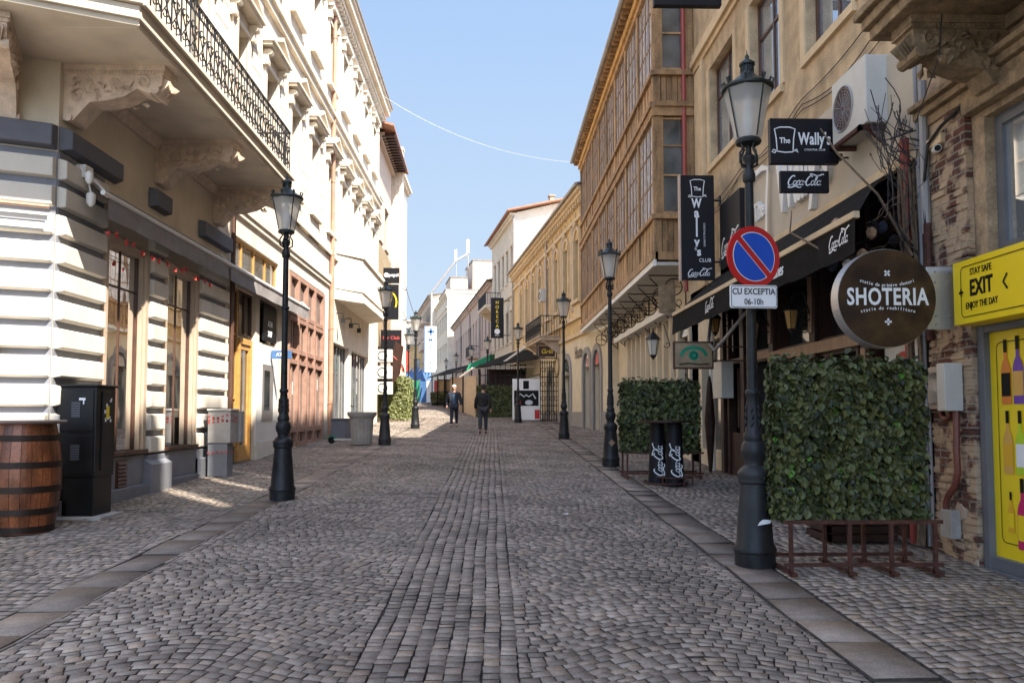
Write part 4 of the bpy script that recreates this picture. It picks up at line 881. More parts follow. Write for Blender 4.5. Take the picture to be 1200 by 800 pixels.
# ============================================================ RIGHT: weathered building at the edge
cr = thing('weathered_building', (4.58, 4.0, g(4)), 'weathered stucco building at the right edge with a bare brick pier and carved corbel', 'building')
q = MB(RF).wall(-16, 8.25, -.5, 17.0, [(5.3, 7.33, 3.12, 4.42), (5.0, 7.49, .1, 2.47)], 0, .2); q.shell(-16, 8.25, 9, -.5, 17.0); q.build('wall', M['dirty'], cr)
q = MB(RF); q.box(7.52, 8.22, 0.002, .07, .0, 4.95); rb = random.Random(15)
for i in range(150):
    zr = int(rb.uniform(0, 65)); off = .125 * (zr % 2); s0 = 7.50 + off + .25 * rb.randrange(-1, 3); s0, s1 = max(7.505, s0), min(8.24, s0 + .235); z0 = zr * .075 + .006
    if s1 - s0 > .05: q.hexa([(s0, .06, z0), (s1, .06, z0), (s1 - .004, rb.uniform(.074, .092), z0 + .004), (s0 + .004, rb.uniform(.074, .092), z0 + .004), (s0, .06, z0 + .062), (s1, .06, z0 + .062), (s1 - .005, rb.uniform(.074, .092), z0 + .058), (s0 + .005, rb.uniform(.074, .092), z0 + .058)])
q.build('brick_pier', M['brick'], cr)
rr = random.Random(9)
q = MB(RF); rp = random.Random(31)
for i in range(6):
    cs, cz_ = rp.uniform(7.55, 8.1), rp.uniform(.15, .75); rw = rp.uniform(.05, .14); rh = rp.uniform(.04, .12); k = 9; pl_ = []
    for j in range(k): a = 6.283 * j / k; e_ = rp.uniform(.6, 1.15); pl_.append((min(8.21, max(7.49, cs + rw * e_ * math.cos(a))), max(.05, cz_ + rh * e_ * math.sin(a))))
    pp = [(s_, .071 + .0, z_) for s_, z_ in pl_] + [(cs + (s_ - cs) * .9, .085 + i * .001, cz_ + (z_ - cz_) * .9) for s_, z_ in pl_]
    q.add(pp, [tuple(range(k, 2 * k))] + [(j, (j + 1) % k, k + (j + 1) % k, k + j) for j in range(k)])
q.build('peeling_render', M['greyplast'], cr)
q = MB(RF); q.box(4.0, 8.3, 0, .10, 4.62, 4.72); q.box(4.0, 8.3, 0, .16, 4.72, 4.80); q.box(4.0, 8.3, 0, .22, 4.80, 4.86); q.box(4.0, 7.5, 0, .12, 4.48, 4.62); q.build('moulding', M['stonec'], cr, bevel=.01)
corbel(RF, 7.06, .90, 5.17, .62, .30, cr, M['stonec'])
corbel(RF, 4.2, .90, 5.17, .62, .30, cr, M['stonec'])
q = MB(RF); q.box(3, 7.42, 0, 1.02, 5.17, 5.28); q.box(3, 7.46, 0, 1.08, 5.28, 5.38); q.box(3, 7.50, 0, 1.14, 5.38, 5.46); q.box(3, 7.38, 0, .06, 5.05, 5.17); q.build('balcony', M['stonec'], cr, bevel=.012)
f = window(cr, RF, 5.3, 7.33, 3.12, 4.42, .15, M['greysteel'], M['glassr'], 0, 0, .10)
# next building: ochre three storey house with the club
oh = thing('ochre_house', (4.58, 12, g(12)), 'ochre stucco house with brown framed windows behind the hanging signs', 'building')
wops = [(15.0, 16.72, 6.85, 8.95), (12.52, 14.05, 6.85, 8.95), (9.95, 11.5, 6.85, 8.95), (8.3, 9.0, 6.85, 8.95)]
q = MB(RF).wall(8.25, 17.95, 4.3, 17.0, wops, 0, .22); q.shell(8.25, 17.95, 9, 4.3, 17.0); q.build('upper_wall', M['ochre'], oh)
q = MB(RF)   # unseen roof blocks, added with gaps that shape sun patches on the left pavement
for a, b in ((-16, 1.0), (1.7, 2.8), (3.4, 4.3), (4.75, 6.1), (6.5, 17.9)): q.box(a, b, -.35, -.0, 17.0, 21.9)
q.build('roof_block', M['dirty'], cr)
for a, b, c, d in wops:
    f = window(oh, RF, a, b, c, d, .2, M['brownf'], M['glassr'], 1, 0, .07, zs=[c + (d - c) * .68])
q = MB(RF)
for a, b, c, d in wops: q.box(a - .1, b + .1, 0, .06, c - .12, c); q.box(a - .16, a, 0, .03, c, d); q.box(b, b + .16, 0, .03, c, d)
q.build('window_sill', M['ochreL'], oh)
q = MB(RF); q.box(8.25, 17.95, 0, .05, 9.35, 9.47); q.box(8.25, 17.95, 0, .12, 9.47, 9.62); q.box(8.25, 17.95, 0, .08, 9.68, 9.78); q.box(17.1, 17.3, 0, .07, 4.4, 9.35); q.box(17.35, 17.9, 0, .04, 4.4, 9.3); q.build('moulding', M['ochreL'], oh)
# ground floor of the club: dark timber front
gw = [(16.15, 17.7, .9, 3.2), (14.75, 15.75, .45, 3.7), (13.25, 14.45, .45, 2.55), (13.25, 14.45, 2.75, 3.7), (11.5, 12.9, .95, 2.45), (11.5, 12.9, 2.7, 3.7), (9.95, 11.2, .95, 2.45), (9.95, 11.2, 2.7, 3.7), (8.45, 9.6, .95, 3.7)]
q = MB(RF).wall(8.25, 15.95, -.5, 4.42, gw[1:], 0, .25); q.build('shopfront', M['dkwood'], oh)
q = MB(RF).wall(15.95, 18.6, -.5, 4.42, [gw[0]], 0.0, .2); q.build('ground_wall', M['groundcream'], oh)
for a, b, c, d in gw: MB(RF).quad((a, -.18, c), (b, -.18, c), (b, -.18, d), (a, -.18, d)).build('pane', M['glassd'], oh)
q = MB(RF)
for s in (8.3, 9.62, 11.25, 12.95, 14.5, 15.8): q.box(s, s + .20, 0, .07, .2, 4.3)
for s in (9.7, 11.3, 13.0, 14.55): q.box(s + .3, s + .38, -.1, .02, .9, 2.5)
q.box(8.25, 15.95, 0, .05, 3.72, 3.95); q.build('pilaster', M['dkwood'], oh, bevel=.01)
q = MB(RF)
for s in (9.66, 11.29, 12.99): q.box(s + .02, s + .14, .07, .09, 1.3, 2.45); q.box(s + .02, s + .14, .07, .09, 2.8, 3.6); q.box(s + .05, s + .11, .09, .10, 1.5, 2.3)
q.box(8.5, 13.2, -.02, .075, 2.50, 2.66); q.box(13.25, 14.45, -.1, .03, 2.58, 2.72); q.build('light_timber', M['tanwood'], oh, bevel=.006)
q = MB(RF); q.box(14.8, 14.88, -.12, .02, .45, 3.6); q.box(15.6, 15.7, -.12, .02, .45, 3.6); q.box(14.88, 15.6, -.1, -.02, .5, 1.3); q.box(14.9, 15.6, -.1, 0, 2.6, 2.7); q.box(14.95, 15.0, -.11, .03, 1.4, 2.5)
q.build('door', M['dkwood'], oh)
# poster behind the hedge (only a strip of it shows)
r = tag(MB(RF).box(8.6, 9.5, -.1, -.07, 1.3, 2.55).build('poster', M['offw'], None), 'pale poster with a red round badge in the window behind the tall ivy screen', 'poster')
l = Lett((4.64, 9.05, 2.12), (0, -1, 0)); l.disc(.24); l.build('badge', M['redc'], r); l = Lett((4.636, 9.05, 2.12), (0, -1, 0)); l.text('VALENTIN', .11, 0, 0, sx=.8, bold=.01); l.build('lettering', M['whitel'], r)
# beige fascia with raised club lettering
fa = thing('club_fascia', (4.5, 12.5, 4.45), 'beige wall board with big white 3D club letters above the black awning', 'sign')
q = MB(RF); q.box(8.4, 13.9, .0, .07, 4.46, 5.75); q.build('board', M['beigefas'], fa, bevel=.005)
q = Lett((4.50, 12.0, 5.1), (0, -1, 0)); q.text("Wally's", 1.05, .55, 0, bold=.035, sx=.62, ext=.07); q.build('lettering', M['white'], fa)
q = Lett((4.50, 13.35, 5.05), (0, -1, 0)); h = 1.15
q.ribbon([(a * h, b * h) for a, b in [(-.34, -.40), (-.37, .1), (-.44, .5), (-.2, .58), (.2, .58), (.44, .5), (.37, .1), (.34, -.40), (.5, -.5), (.0, -.5), (-.5, -.42)]], .10, ext=.06); q.text('The', .42, 0, 0, bold=.02, sx=.8, ext=.05); q.build('hat_emblem', M['white'], fa)
r = tag(MB(RF).box(14.4, 15.7, .0, .12, 4.0, 5.75).build('black_board', M['blackp'], None, bevel=.006), 'black board with white script behind the lamp post, left of the big letters', 'sign')
q = Lett((4.455, 15.05, 4.85), (0, -1, 0)); q.cola(1.1, 0, 0, rot=0.0); q.build('lettering', M['whitel'], r)
# black awning
aw = thing('awning', (3.6, 12, 3.3), 'black canvas awning with a cream front bar and white script over the club entrance', 'awning')
q = MB(RF); A0, A1 = 7.85, 16.0
k = 30
for i in range(k):
    s0, s1 = A0 + (A1 - A0) * i / k, A0 + (A1 - A0) * (i + 1) / k; w0, w1_ = .02 * math.sin(i * .9), .02 * math.sin((i + 1) * .9)
    k0, k1 = max(0, 9.1 - s0), max(0, 9.1 - s1); q.quad((s0 + k0 * .98, .06, 4.42), (s1 + k1 * .98, .06, 4.42), (s1 + k1 * .5, .55, 4.02 - abs(w1_)), (s0 + k0 * .5, .55, 4.02 - abs(w0))); q.quad((s0 + k0 * .5, .55, 4.02 - abs(w0)), (s1 + k1 * .5, .55, 4.02 - abs(w1_)), (s1, .98, 3.62), (s0, .98, 3.62))
    q.quad((s0, 1.0, 3.6), (s1, 1.0, 3.6), (s1, 1.01 + w1_ * .5, 3.24 - abs(w1_)), (s0, 1.01 + w0 * .5, 3.24 - abs(w0)))
q.build('canvas', M['blackcloth'], aw)
q = MB(RF); q.hexa([(A0, .95, 3.59), (A1, .95, 3.59), (A1, 1.02, 3.59), (A0, 1.02, 3.59), (A0, .95, 3.66), (A1, .95, 3.66), (A1, 1.02, 3.66), (A0, 1.02, 3.66)]); q.box(A0, A1, .04, .12, 4.36, 4.46); q.build('front_bar', M['ochreL'], aw, bevel=.008)
q = MB(RF)
for s in (9.2, 12.0, 15.9): q.tube([(s, .05, 3.75), (s, .5, 3.55), (s, .98, 3.6)], .025, 6)
q.build('arm', M['iron'], aw)
q = Lett((3.562, 8.2, 3.43), (0, -1, 0)); q.cola(.5); q.build('lettering', M['whitel'], aw)
q = Lett((3.562, 10.0, 3.43), (0, -1, 0)); q.text('Lines', .22, 0, 0, shear=.35, bold=.01, sx=.8); q.build('lettering', M['whitel'], aw)
q = Lett((3.562, 13.2, 3.43), (0, -1, 0)); q.cola(.55); q.build('lettering', M['whitel'], aw)
# hanging signs, square to the wall
def arm(q, z, x0, x1, y): q.tube([(x0, y, z), (x1, y, z)], .012, 6)
r = thing('club_sign', (4.3, 10, 5.1), "wide black hanging sign with a top hat and white Wally's lettering, beside the air conditioner", 'sign')
MB().box(3.50, 4.37, 10.0, 10.09, 4.81, 5.39).build('board', M['blackp'], r, bevel=.004)
q = Lett((3.935, 9.998, 5.10), (1, 0, 0)); q.hat(.30, -.25, 0); q.text("Wally's", .215, .13, .02, bold=.026, sx=.62, space=1.06); q.text('COCKTAIL CLUB', .035, .13, -.115); q.build('lettering', M['whitel'], r)
q = MB(); arm(q, 4.9, 4.37, 4.6, 10.04); arm(q, 5.25, 4.37, 4.6, 10.04); q.box(4.37, 4.42, 10.0, 10.08, 4.86, 4.94); q.build('bracket', M['iron'], r)
r = thing('cola_sign', (3.93, 10.04, 4.58), 'small black sign with white script hanging under the wide hat sign', 'sign')
MB().box(3.62, 4.24, 10.0, 10.06, 4.44, 4.715).build('board', M['blackp'], r, bevel=.004)
q = Lett((3.93, 9.998, 4.585), (1, 0, 0)); q.cola(.46, 0, -.01); q.build('lettering', M['whitel'], r)
q = MB()
for x in (3.72, 3.93, 4.14): q.tube([(x, 10.03, 4.71), (x, 10.03, 4.82)], .004, 4)
q.build('hanger', M['iron'], r)
r = thing('tall_club_sign', (4.1, 16, 5.4), "tall narrow black sign with a top hat and Wally's written downwards", 'sign')
MB().box(3.76, 4.44, 16.0, 16.12, 4.33, 6.45).build('board', M['blackp'], r, bevel=.005)
MB().box(3.735, 3.76, 15.99, 16.13, 4.31, 6.46).build('edge_trim', M['pinkwall'], r)
q = Lett((4.10, 15.998, 5.39), (1, 0, 0)); q.hat(.33, 0, .78)
for i, ch in enumerate("Wally"): q.text(ch, .26, -.02 + (.0 if ch != 'W' else 0), .48 - i * .195, bold=.034, sx=.85 if ch != 'W' else .7)
q.text("'s", .24, .0, -.50, bold=.034, sx=.9); q.text('COCKTAILS & SPIRITS', .05, .13, -.15, rot=-math.pi / 2); q.text('CLUB', .10, .14, -.67, bold=.006); q.cola(.48, 0.02, -.93); q.build('lettering', M['whitel'], r)
q = MB()
for z in (4.7, 5.95): q.tube([(4.4, 16.06, z), (4.62, 16.06, z)], .02, 6); q.box(4.55, 4.58, 16.0, 16.12, z - .08, z + .08)
q.build('bracket', M['iron'], r)
r = thing('beer_sign', (3.46, 14, 9.2), "dark blue sign at the top edge of the picture with its lower line reading BEER'S", 'sign')
MB().box(2.86, 4.07, 14.0, 14.14, 8.93, 9.6).build('board', M['blackp'], r, bevel=.005)
q = Lett((3.46, 13.998, 9.25), (1, 0, 0)); q.text("BEER'S", .24, 0, -.13, bold=.012, sx=1.0); q.build('lettering', M['whitel'], r)
MB().tube([(4.0, 14.07, 9.3), (4.6, 14.07, 9.3)], .02, 6).build('bracket', M['iron'], r)
# round wooden sign
r = thing('round_sign', (3.71, 7.5, 2.74), 'round dark wooden sign with white SHOTERIA lettering on a steel drum', 'sign')
def ydisc(name, c, rad, y0, y1, mt, n=56, bev=0):
    v = [(c[0] + rad * math.cos(6.28318 * i / n), y, c[1] + rad * math.sin(6.28318 * i / n)) for y in (y0, y1) for i in range(n)]
    return MB().add(v, [tuple(range(n)), tuple(range(2 * n - 1, n - 1, -1))] + [(i, n + i, n + (i + 1) % n, (i + 1) % n) for i in range(n)]).build(name, mt, r, bevel=bev)
ydisc('drum', (3.71, 2.74), .468, 7.515, 7.67, M['steel']); ydisc('face', (3.71, 2.74), .462, 7.50, 7.515, M['shot'])
q = Lett((3.71, 7.498, 2.74), (1, 0, 0)); q.text('SHOTERIA', .225, 0, .005, bold=.022, sx=.70, space=1.08)
def plus(q, x, y, s_, rot=0): q.put(*[[(-s_, -s_ * .3, .003), (s_, -s_ * .3, .003), (s_, s_ * .3, .003), (-s_, s_ * .3, .003), (-s_ * .3, -s_, .003), (s_ * .3, -s_, .003), (s_ * .3, s_, .003), (-s_ * .3, s_, .003)], [(0, 1, 2, 3), (4, 5, 6, 7)]], x=x, y=y, rot=rot)
plus(q, 0, .235, .032, math.pi / 4); plus(q, 0, -.225, .032)
for s_, yb, amp, tot in (('statie de primire shoturi', .165, -1, .50), ('statie de reabilitare', -.125, -1, .50)):
    n = len(s_)
    for i, ch in enumerate(s_):
        if ch == ' ': continue
        t = (i - (n - 1) / 2) / (n - 1); q.text(ch, .045, t * tot, yb + (-.045 * (1 - (2 * t) ** 2) if yb > 0 else +.03 * (1 - (2 * t) ** 2)) , rot=(.35 * t if yb > 0 else -.25 * t), bold=.004)
q.build('lettering', M['whitel'], r)
q = MB(); q.box(4.12, 4.40, 7.56, 7.60, 2.45, 3.05); q.build('mounting_plate', M['steel'], r, bevel=.004)
q = MB()
for x in (4.2, 4.34):
    for z in (2.5, 2.58, 2.9, 3.0): q.tube([(x, 7.55, z), (x, 7.56, z)], .012, 8)
q.build('rivet', M['greypipe'], r)
# yellow sign and yellow bottle poster
r = thing('exit_sign', (4.3, 6.5, 2.75), 'yellow box sign reading STAY SAFE EXIT ENJOY THE DAY with a black arrow', 'sign')
MB().box(4.30, 4.578, 5.2, 7.43, 2.47, 3.05).build('box', M['yellow'], r, bevel=.004)
q = Lett((4.298, 6.30, 2.76), (0, -1, 0)); q.ribbon([(a, b) for a, b in rrect(2.0, .46, .05)], .008, closed=True)
q.text('STAY SAFE', .085, -.72 + .02, .165, sx=.8, bold=.004); q.text('EXIT', .20, -.70, .015, sx=.78, bold=.030, space=1.06); q.text('ENJOY THE DAY', .085, -.70, -.135, sx=.75, bold=.004)
q.ribbon([(-.33, .07), (-.385, .005), (-.33, -.06)], .022); plus(q, -1.0, .0, .035)
q.build('lettering', M['ink'], r)
r = thing('yellow_poster', (4.55, 6.5, g(6.5)), 'yellow poster door printed with rows of coloured liqueur bottles', 'poster')
MB(RF).box(5.1, 7.40, -.06, -.03, .36, 2.40).build('board', M['yellow'], r)
q = MB(RF); q.box(7.40, 7.50, -.1, .03, .0, 2.47); q.box(5.0, 7.4, -.1, .03, 2.40, 2.47); q.box(5.0, 7.4, -.1, .02, .24, .36); q.box(5.0, 7.50, -.1, .05, .0, .24); q.build('frame', M['greysteel'], r, bevel=.006)
q = Lett((4.608, 6.37, 1.40), (0, -1, 0)); q.ribbon(rrect(1.86, 1.8, .06), .008, closed=True); q.build('border_line', M['ink'], r)
cols = {'orange': (.75, .22, .03), 'violet': (.15, .05, .35), 'amber_b': (.70, .38, .08), 'lime': (.45, .62, .02), 'magenta': (.55, .01, .12), 'gold_b': (.75, .40, .02)}
for kx, cc in cols.items(): M[kx] = mat('print_' + kx, cc, .5, fine=0, var=.06)
def bottle(x, z, h, mt, lab):
    b = h
    O = Vector((4.606, x, z)); prof = [(-.115, 0), (.115, 0), (.12, .03), (.12, .52), (.09, .62), (.04, .70), (.036, .86), (-.036, .86), (-.04, .70), (-.09, .62), (-.12, .52), (-.12, .03)]
    l = Lett(O, (0, -1, 0)); l.poly([(a * b, c * b) for a, c in prof]); o = l.build('printed_bottle', M[mt], r)
    l = Lett(O - Vector((.001, 0, 0)), (0, -1, 0)); l.poly([(a * b, c * b) for a, c in [(-.042, .80), (.042, .80), (.042, 1.0), (-.042, 1.0)]]); l.build('cap', M['ink'], o)
    l = Lett(O - Vector((.001, 0, 0)), (0, -1, 0)); l.poly([(a * b, c * b) for a, c in [(-.11, .12), (.11, .12), (.11, .48), (-.11, .48)]]); l.build('label', M[lab], o)
for (x, z, h, mt, lb) in ((7.17, 1.74, .58, 'orange', 'ink'), (7.00, 1.74, .60, 'violet', 'amber_b'), (6.80, 1.74, .56, 'gold_b', 'whitel'), (7.17, 1.12, .56, 'amber_b', 'gold_b'), (7.00, 1.12, .56, 'lime', 'whitel'), (6.80, 1.12, .56, 'magenta', 'whitel'), (7.16, .60, .36, 'gold_b', 'yellow'), (7.00, .47, .62, 'magenta', 'yellow'), (6.78, .5, .55, 'orange', 'whitel')):
    bottle(x, z, h, mt, lb)
kk = ['lime', 'orange', 'violet', 'magenta', 'amber_b', 'gold_b', 'lime']
for i in range(7):
    for j, z in enumerate((1.74, 1.12, .5)): bottle(6.62 - i * .17, z, .57, kk[(i + j * 2) % 7], ['whitel', 'ink', 'yellow'][(i + j) % 3])
# air conditioner
r = thing('air_conditioner', (4.4, 9.4, 5.3), 'white air conditioning unit mounted high on the wall beside the hat sign', 'air conditioner')
q = MB(); q.box(4.26, 4.56, 9.0, 9.92, 4.98, 5.78); q.build('housing', M['offw'], r, bevel=.015)
q = MB(RF); fy, fz = 9.60, 5.36
q.ring((fy, .325, fz), .27, .012, 'n', 24)
for i in range(1, 8): q.ring((fy, .325, fz), .035 * i, .003, 'n', 20, m=3)
for i in range(16): a = i * 6.2832 / 16; q.bar((fy + .03 * math.cos(a), .325, fz + .03 * math.sin(a)), (fy + .27 * math.cos(a), .325, fz + .27 * math.sin(a)), .003)
q.build('fan_grille', M['greypipe'], r)
q = MB(RF)
k = 32; q.add([(fy + .265 * math.cos(6.2832 * i / k), .322, fz + .265 * math.sin(6.2832 * i / k)) for i in range(k)], [tuple(range(k))]); q.build('fan_well', M['rustiron'], r)
q = MB(RF)
for i in range(5): a = i * 1.2566; q.add([(fy + .05 * math.cos(a), .3225, fz + .05 * math.sin(a)), (fy + .24 * math.cos(a - .3), .3225, fz + .24 * math.sin(a - .3)), (fy + .25 * math.cos(a + .3), .3235, fz + .25 * math.sin(a + .3)), (fy + .06 * math.cos(a + .7), .3235, fz + .06 * math.sin(a + .7))], [(0, 1, 2, 3)])
q.build('fan_blade', M['dkwood'], r)
q = MB(); q.box(4.2, 4.58, 9.05, 9.11, 4.92, 4.97); q.box(4.2, 4.58, 9.8, 9.86, 4.92, 4.97); q.box(4.2, 4.25, 9.05, 9.86, 4.92, 4.965); q.bar((4.3, 9.08, 4.93), (4.57, 9.08, 4.7), .02); q.build('wall_bracket', M['rustiron'], r)
# security camera
r = thing('security_camera', (4.45, 8.0, 4.3), 'small white security camera on the bare pier under the corbel', 'camera')
MB().tube([(4.40, 7.80, 4.28), (4.50, 8.02, 4.33)], .038, 12).build('housing', M['white'], r); MB().tube([(4.396, 7.79, 4.278), (4.402, 7.802, 4.281)], .030, 12).build('lens', M['ink'], r); MB().tube([(4.5, 8.02, 4.33), (4.58, 8.05, 4.36)], .03, 8).build('mount', M['white'], r)
# meter boxes and conduits on the pier
r = thing('meter_box', (4.45, 8.0, 1.9), 'beige electric meter boxes on the brick pier beside the ivy screen', 'meter box')
q = MB(RF); q.box(8.10, 8.30, .08, .24, 1.72, 2.10); q.box(7.66, 7.80, .08, .26, 1.68, 2.14); q.box(7.80, 7.84, .08, .20, 1.72, 2.1); q.build('housing', M['offw'], r, bevel=.008)
q = MB(RF); q.box(7.84, 8.10, .08, .18, 1.70, 2.12); q.build('housing', M['greyplast'], r, bevel=.008); q = MB(RF); q.box(7.88, 8.06, .18, .21, 1.76, 2.06); q.build('window', M['glassm'], r)
r = thing('junction_box', (4.45, 7.9, .6), 'small grey junction box low on the brick pier', 'junction box'); q = MB(RF); q.box(7.76, 7.96, .08, .18, .45, .72); q.build('housing', M['concrete'], r, bevel=.008)
r = thing('conduit', (4.5, 7.9, 1.2), 'dark red conduit bending down the brick pier from the meter boxes', 'pipe')
q = MB(RF); q.tube([(7.72, .12, 1.68), (7.72, .13, 1.30), (7.71, .13, 1.10), (7.76, .13, .96), (7.88, .13, .86), (7.93, .13, .78), (7.93, .13, .70)], .032, 8); q.tube([(8.02, .1, 1.68), (8.0, .1, 1.62), (7.9, .1, 1.60), (7.8, .12, 1.66)], .025, 8); q.build('pipe', M['conduit'], r, smooth=True)
r = thing('downpipe', (4.5, 8.3, 2), 'dark red rainwater pipe running up the wall between the club and the pier', 'pipe'); q = MB(RF); q.tube([(8.48, .16, .3), (8.48, .16, 4.6)], .05, 8); q.build('pipe', M['redpipe'], r, smooth=True)
r = thing('service_pipe', (4.45, 8.2, 2), 'bundle of grey service pipes climbing the wall past the corbel', 'pipe')
q = MB(RF); q.tube([(8.16, .12, 3.5), (8.16, .12, 5.1)], .045, 8); q.tube([(8.30, .10, .3), (8.30, .10, 3.5), (8.27, .14, 5.4)], .022, 6); q.tube([(8.22, .10, .3), (8.24, .1, 1.7)], .018, 6); q.build('pipe', M['greypipe'], r, smooth=True)
q = MB(RF); q.tube([(8.12, .13, 2.4), (8.12, .13, 3.6)], .04, 8); q.build('pipe', M['rustiron'], r, smooth=True)
# bare vine stems and hanging cable bundle
r = thing('bare_vine', (4.4, 8.4, g(8.4)), 'bare twisted vine stems climbing beside the brick pier', 'vine'); rr = random.Random(12); q = MB(RF)
for k in range(7):
    s, n = 8.32 + rr.uniform(-.08, .10), .16 + rr.uniform(-.03, .06); pts = []; z = .3
    while z < 4.4: pts.append((s, n, z)); z += .22; s += rr.gauss(0, .018); n += rr.gauss(0, .008)
    q.tube(pts, [.028 - .016 * i / len(pts) if k < 2 else .012 for i in range(len(pts))], 5)
for k in range(14):
    s, n, z = 8.3 + rr.uniform(-.2, .5), .2 + rr.uniform(-.05, .2), rr.uniform(3.3, 4.3); pts = []; d = Vector((rr.uniform(-.3, 1), rr.uniform(-.2, .5), rr.uniform(-.8, .3)))
    for i in range(7): pts.append((s, n, z)); d += Vector((rr.gauss(0, .35), rr.gauss(0, .25), rr.gauss(0, .35))); d.normalize(); s += d.x * .09; n = max(.1, n + d.y * .06); z += d.z * .09
    q.tube(pts, .006, 4)
q.tube([(8.2, .25, 3.15), (8.5, .9, 3.3), (9.2, 1.15, 3.75), (9.4, 1.05, 4.05)], [.016, .014, .012, .006], 5); q.tube([(8.3, .2, 3.3), (8.5, .45, 4.0), (8.8, .75, 4.55), (9.0, .85, 4.9)], [.018, .014, .012, .006], 5)
q.build('stems', M['rootwood'], r)
r = thing('cable_bundle', (4.3, 8.6, 5), 'tangle of thin black cables hanging beside the air conditioner', 'cables'); q = MB(RF)
for k in range(30):
    s0, s1 = 8.35 + rr.uniform(0, .5), 8.25 + rr.uniform(-.15, .2); n0 = .45 - rr.uniform(0, .4); z0, z1 = 5.05 + rr.uniform(-.3, .2), 4.2 + rr.uniform(-.9, .5); sg = rr.uniform(-.2, .2)
    q.tube([(s0 + (s1 - s0) * t + sg * math.sin(math.pi * t), n0 + (.2 - n0) * t + .08 * math.sin(7 * t + k), z0 + (z1 - z0) * t - .12 * math.sin(math.pi * t)) for t in [i / 9 for i in range(10)]], rr.uniform(.003, .008), 4)
q.tube([(7.5, .1, 4.6), (7.8, .14, 4.5), (8.05, .14, 4.4), (8.15, .14, 4.0), (8.12, .14, 3.0)], .018, 6); q.build('cables', M['cable'], r)
r = thing('hanging_cable', (3.9, 7, 6), 'single thin cable hanging in front of the carved corbel', 'cable'); MB().tube([(3.98, 6.8, 6.6), (3.97, 6.85, 5.5), (3.93, 6.9, 4.8), (3.86, 7.2, 4.3)], .006, 4).build('cable', M['cable'], r)

# ---- ivy screens
def ivy(x0, x1, y, zt, n, seed, label, size, gz):
    r = thing('ivy_screen', ((x0 + x1) / 2, y, gz), label, 'hedge', 'ivy screens on iron frames'); zb = gz + .47
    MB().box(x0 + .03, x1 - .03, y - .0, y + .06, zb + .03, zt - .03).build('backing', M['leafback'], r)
    leaves((x0, x1, y - .06, y + .12, zb, zt), n, size, seed, [('f', .66), ('b', .1), ('l', .1), ('r', .06), ('t', .08)]).build('foliage', M['leaf'], r)
    q = MB(); t = .016
    for x in (x0 + .06, x0 + .58, x1 - .42, x1 - .03):
        for yy in (y - .24, y + .30): q.box(x - t, x + t, yy - t, yy + t, g(yy) , zb)
        q.box(x - t, x + t, y - .35, y + .42, gz + .02, gz + .05)
    for yy in (y - .24, y + .30):
        for z in (gz + .10, zb): q.box(x0, x1 + .04, yy - t + .003, yy + t - .003, z - t, z + t)
    for x in (x0 + .15, x0 + .55, x0 + .95, x1 - .15): q.box(x - .015, x + .015, y + .07, y + .10, zb, zt + .10)
    q.build('frame', M['rustiron'], r); return r
ivy(2.55, 3.92, 7.36, 2.10, 6500, 11, 'tall dark ivy screen on a rusty frame beside the nearest right lamp', .068, g(7.36))
ivy(2.38, 3.80, 15.0, 2.22, 3000, 12, 'smaller-looking ivy screen behind the black standing table', .085, g(15))
# second ivy return panel in the gap (dark crate under the first screen)
r = thing('wooden_crate', (3.9, 8.9, g(8.9)), 'dark wooden crate on the floor behind the tall ivy screen', 'crate'); q = MB()
for i in range(4): q.box(3.55, 4.3, 8.6, 8.64, g(8.9) + .02 + i * .09, g(8.9) + .09 + i * .09); q.box(3.55, 3.59, 8.6, 9.2, g(8.9) + .02 + i * .09, g(8.9) + .09 + i * .09)
q.box(3.6, 4.28, 8.65, 9.2, g(8.9), g(8.9) + .33); q.build('boards', M['dkwood'], r)
# ---- black standing table on two tapered drums
r = thing('standing_table', (3.0, 13.9, g(13.9)), 'black standing table on two tapered drums with white script, before the small ivy screen', 'table')
z = g(13.9)
for i, (x, y) in enumerate(((2.86, 14.12), (3.10, 13.85))):
    MB().lathe([(.19, .0), (.19, .04), (.165, .05), (.14, .55), (.125, 1.06)], (x, y, z), 28).build('drum', M['blackp'], r, smooth=True)
    q = Lett((x + .0, y - .158, z + .42), (0, 0, 1), (-1, 0, 0)); q.cola(.56, .0, 0); o = q.build('lettering', M['whitel'], r)
MB().lathe([(.30, 1.06), (.46, 1.07), (.46, 1.10), (.01, 1.105)], (2.96, 13.95, z), 36).build('table_top', M['dkwood'], r, smooth=True)
q = MB(); q.ring((3.1, 13.85, z + .14), .30, .012, 'z', 20); q.ring((2.96, 13.95, z + .04), .38, .012, 'z', 20)
for a in range(5): q.bar((3.1 + .3 * math.cos(a * 1.26), 13.85 + .3 * math.sin(a * 1.26), z), (3.1 + .3 * math.cos(a * 1.26), 13.85 + .3 * math.sin(a * 1.26), z + .14), .012)
q.build('foot_ring', M['rustiron'], r)
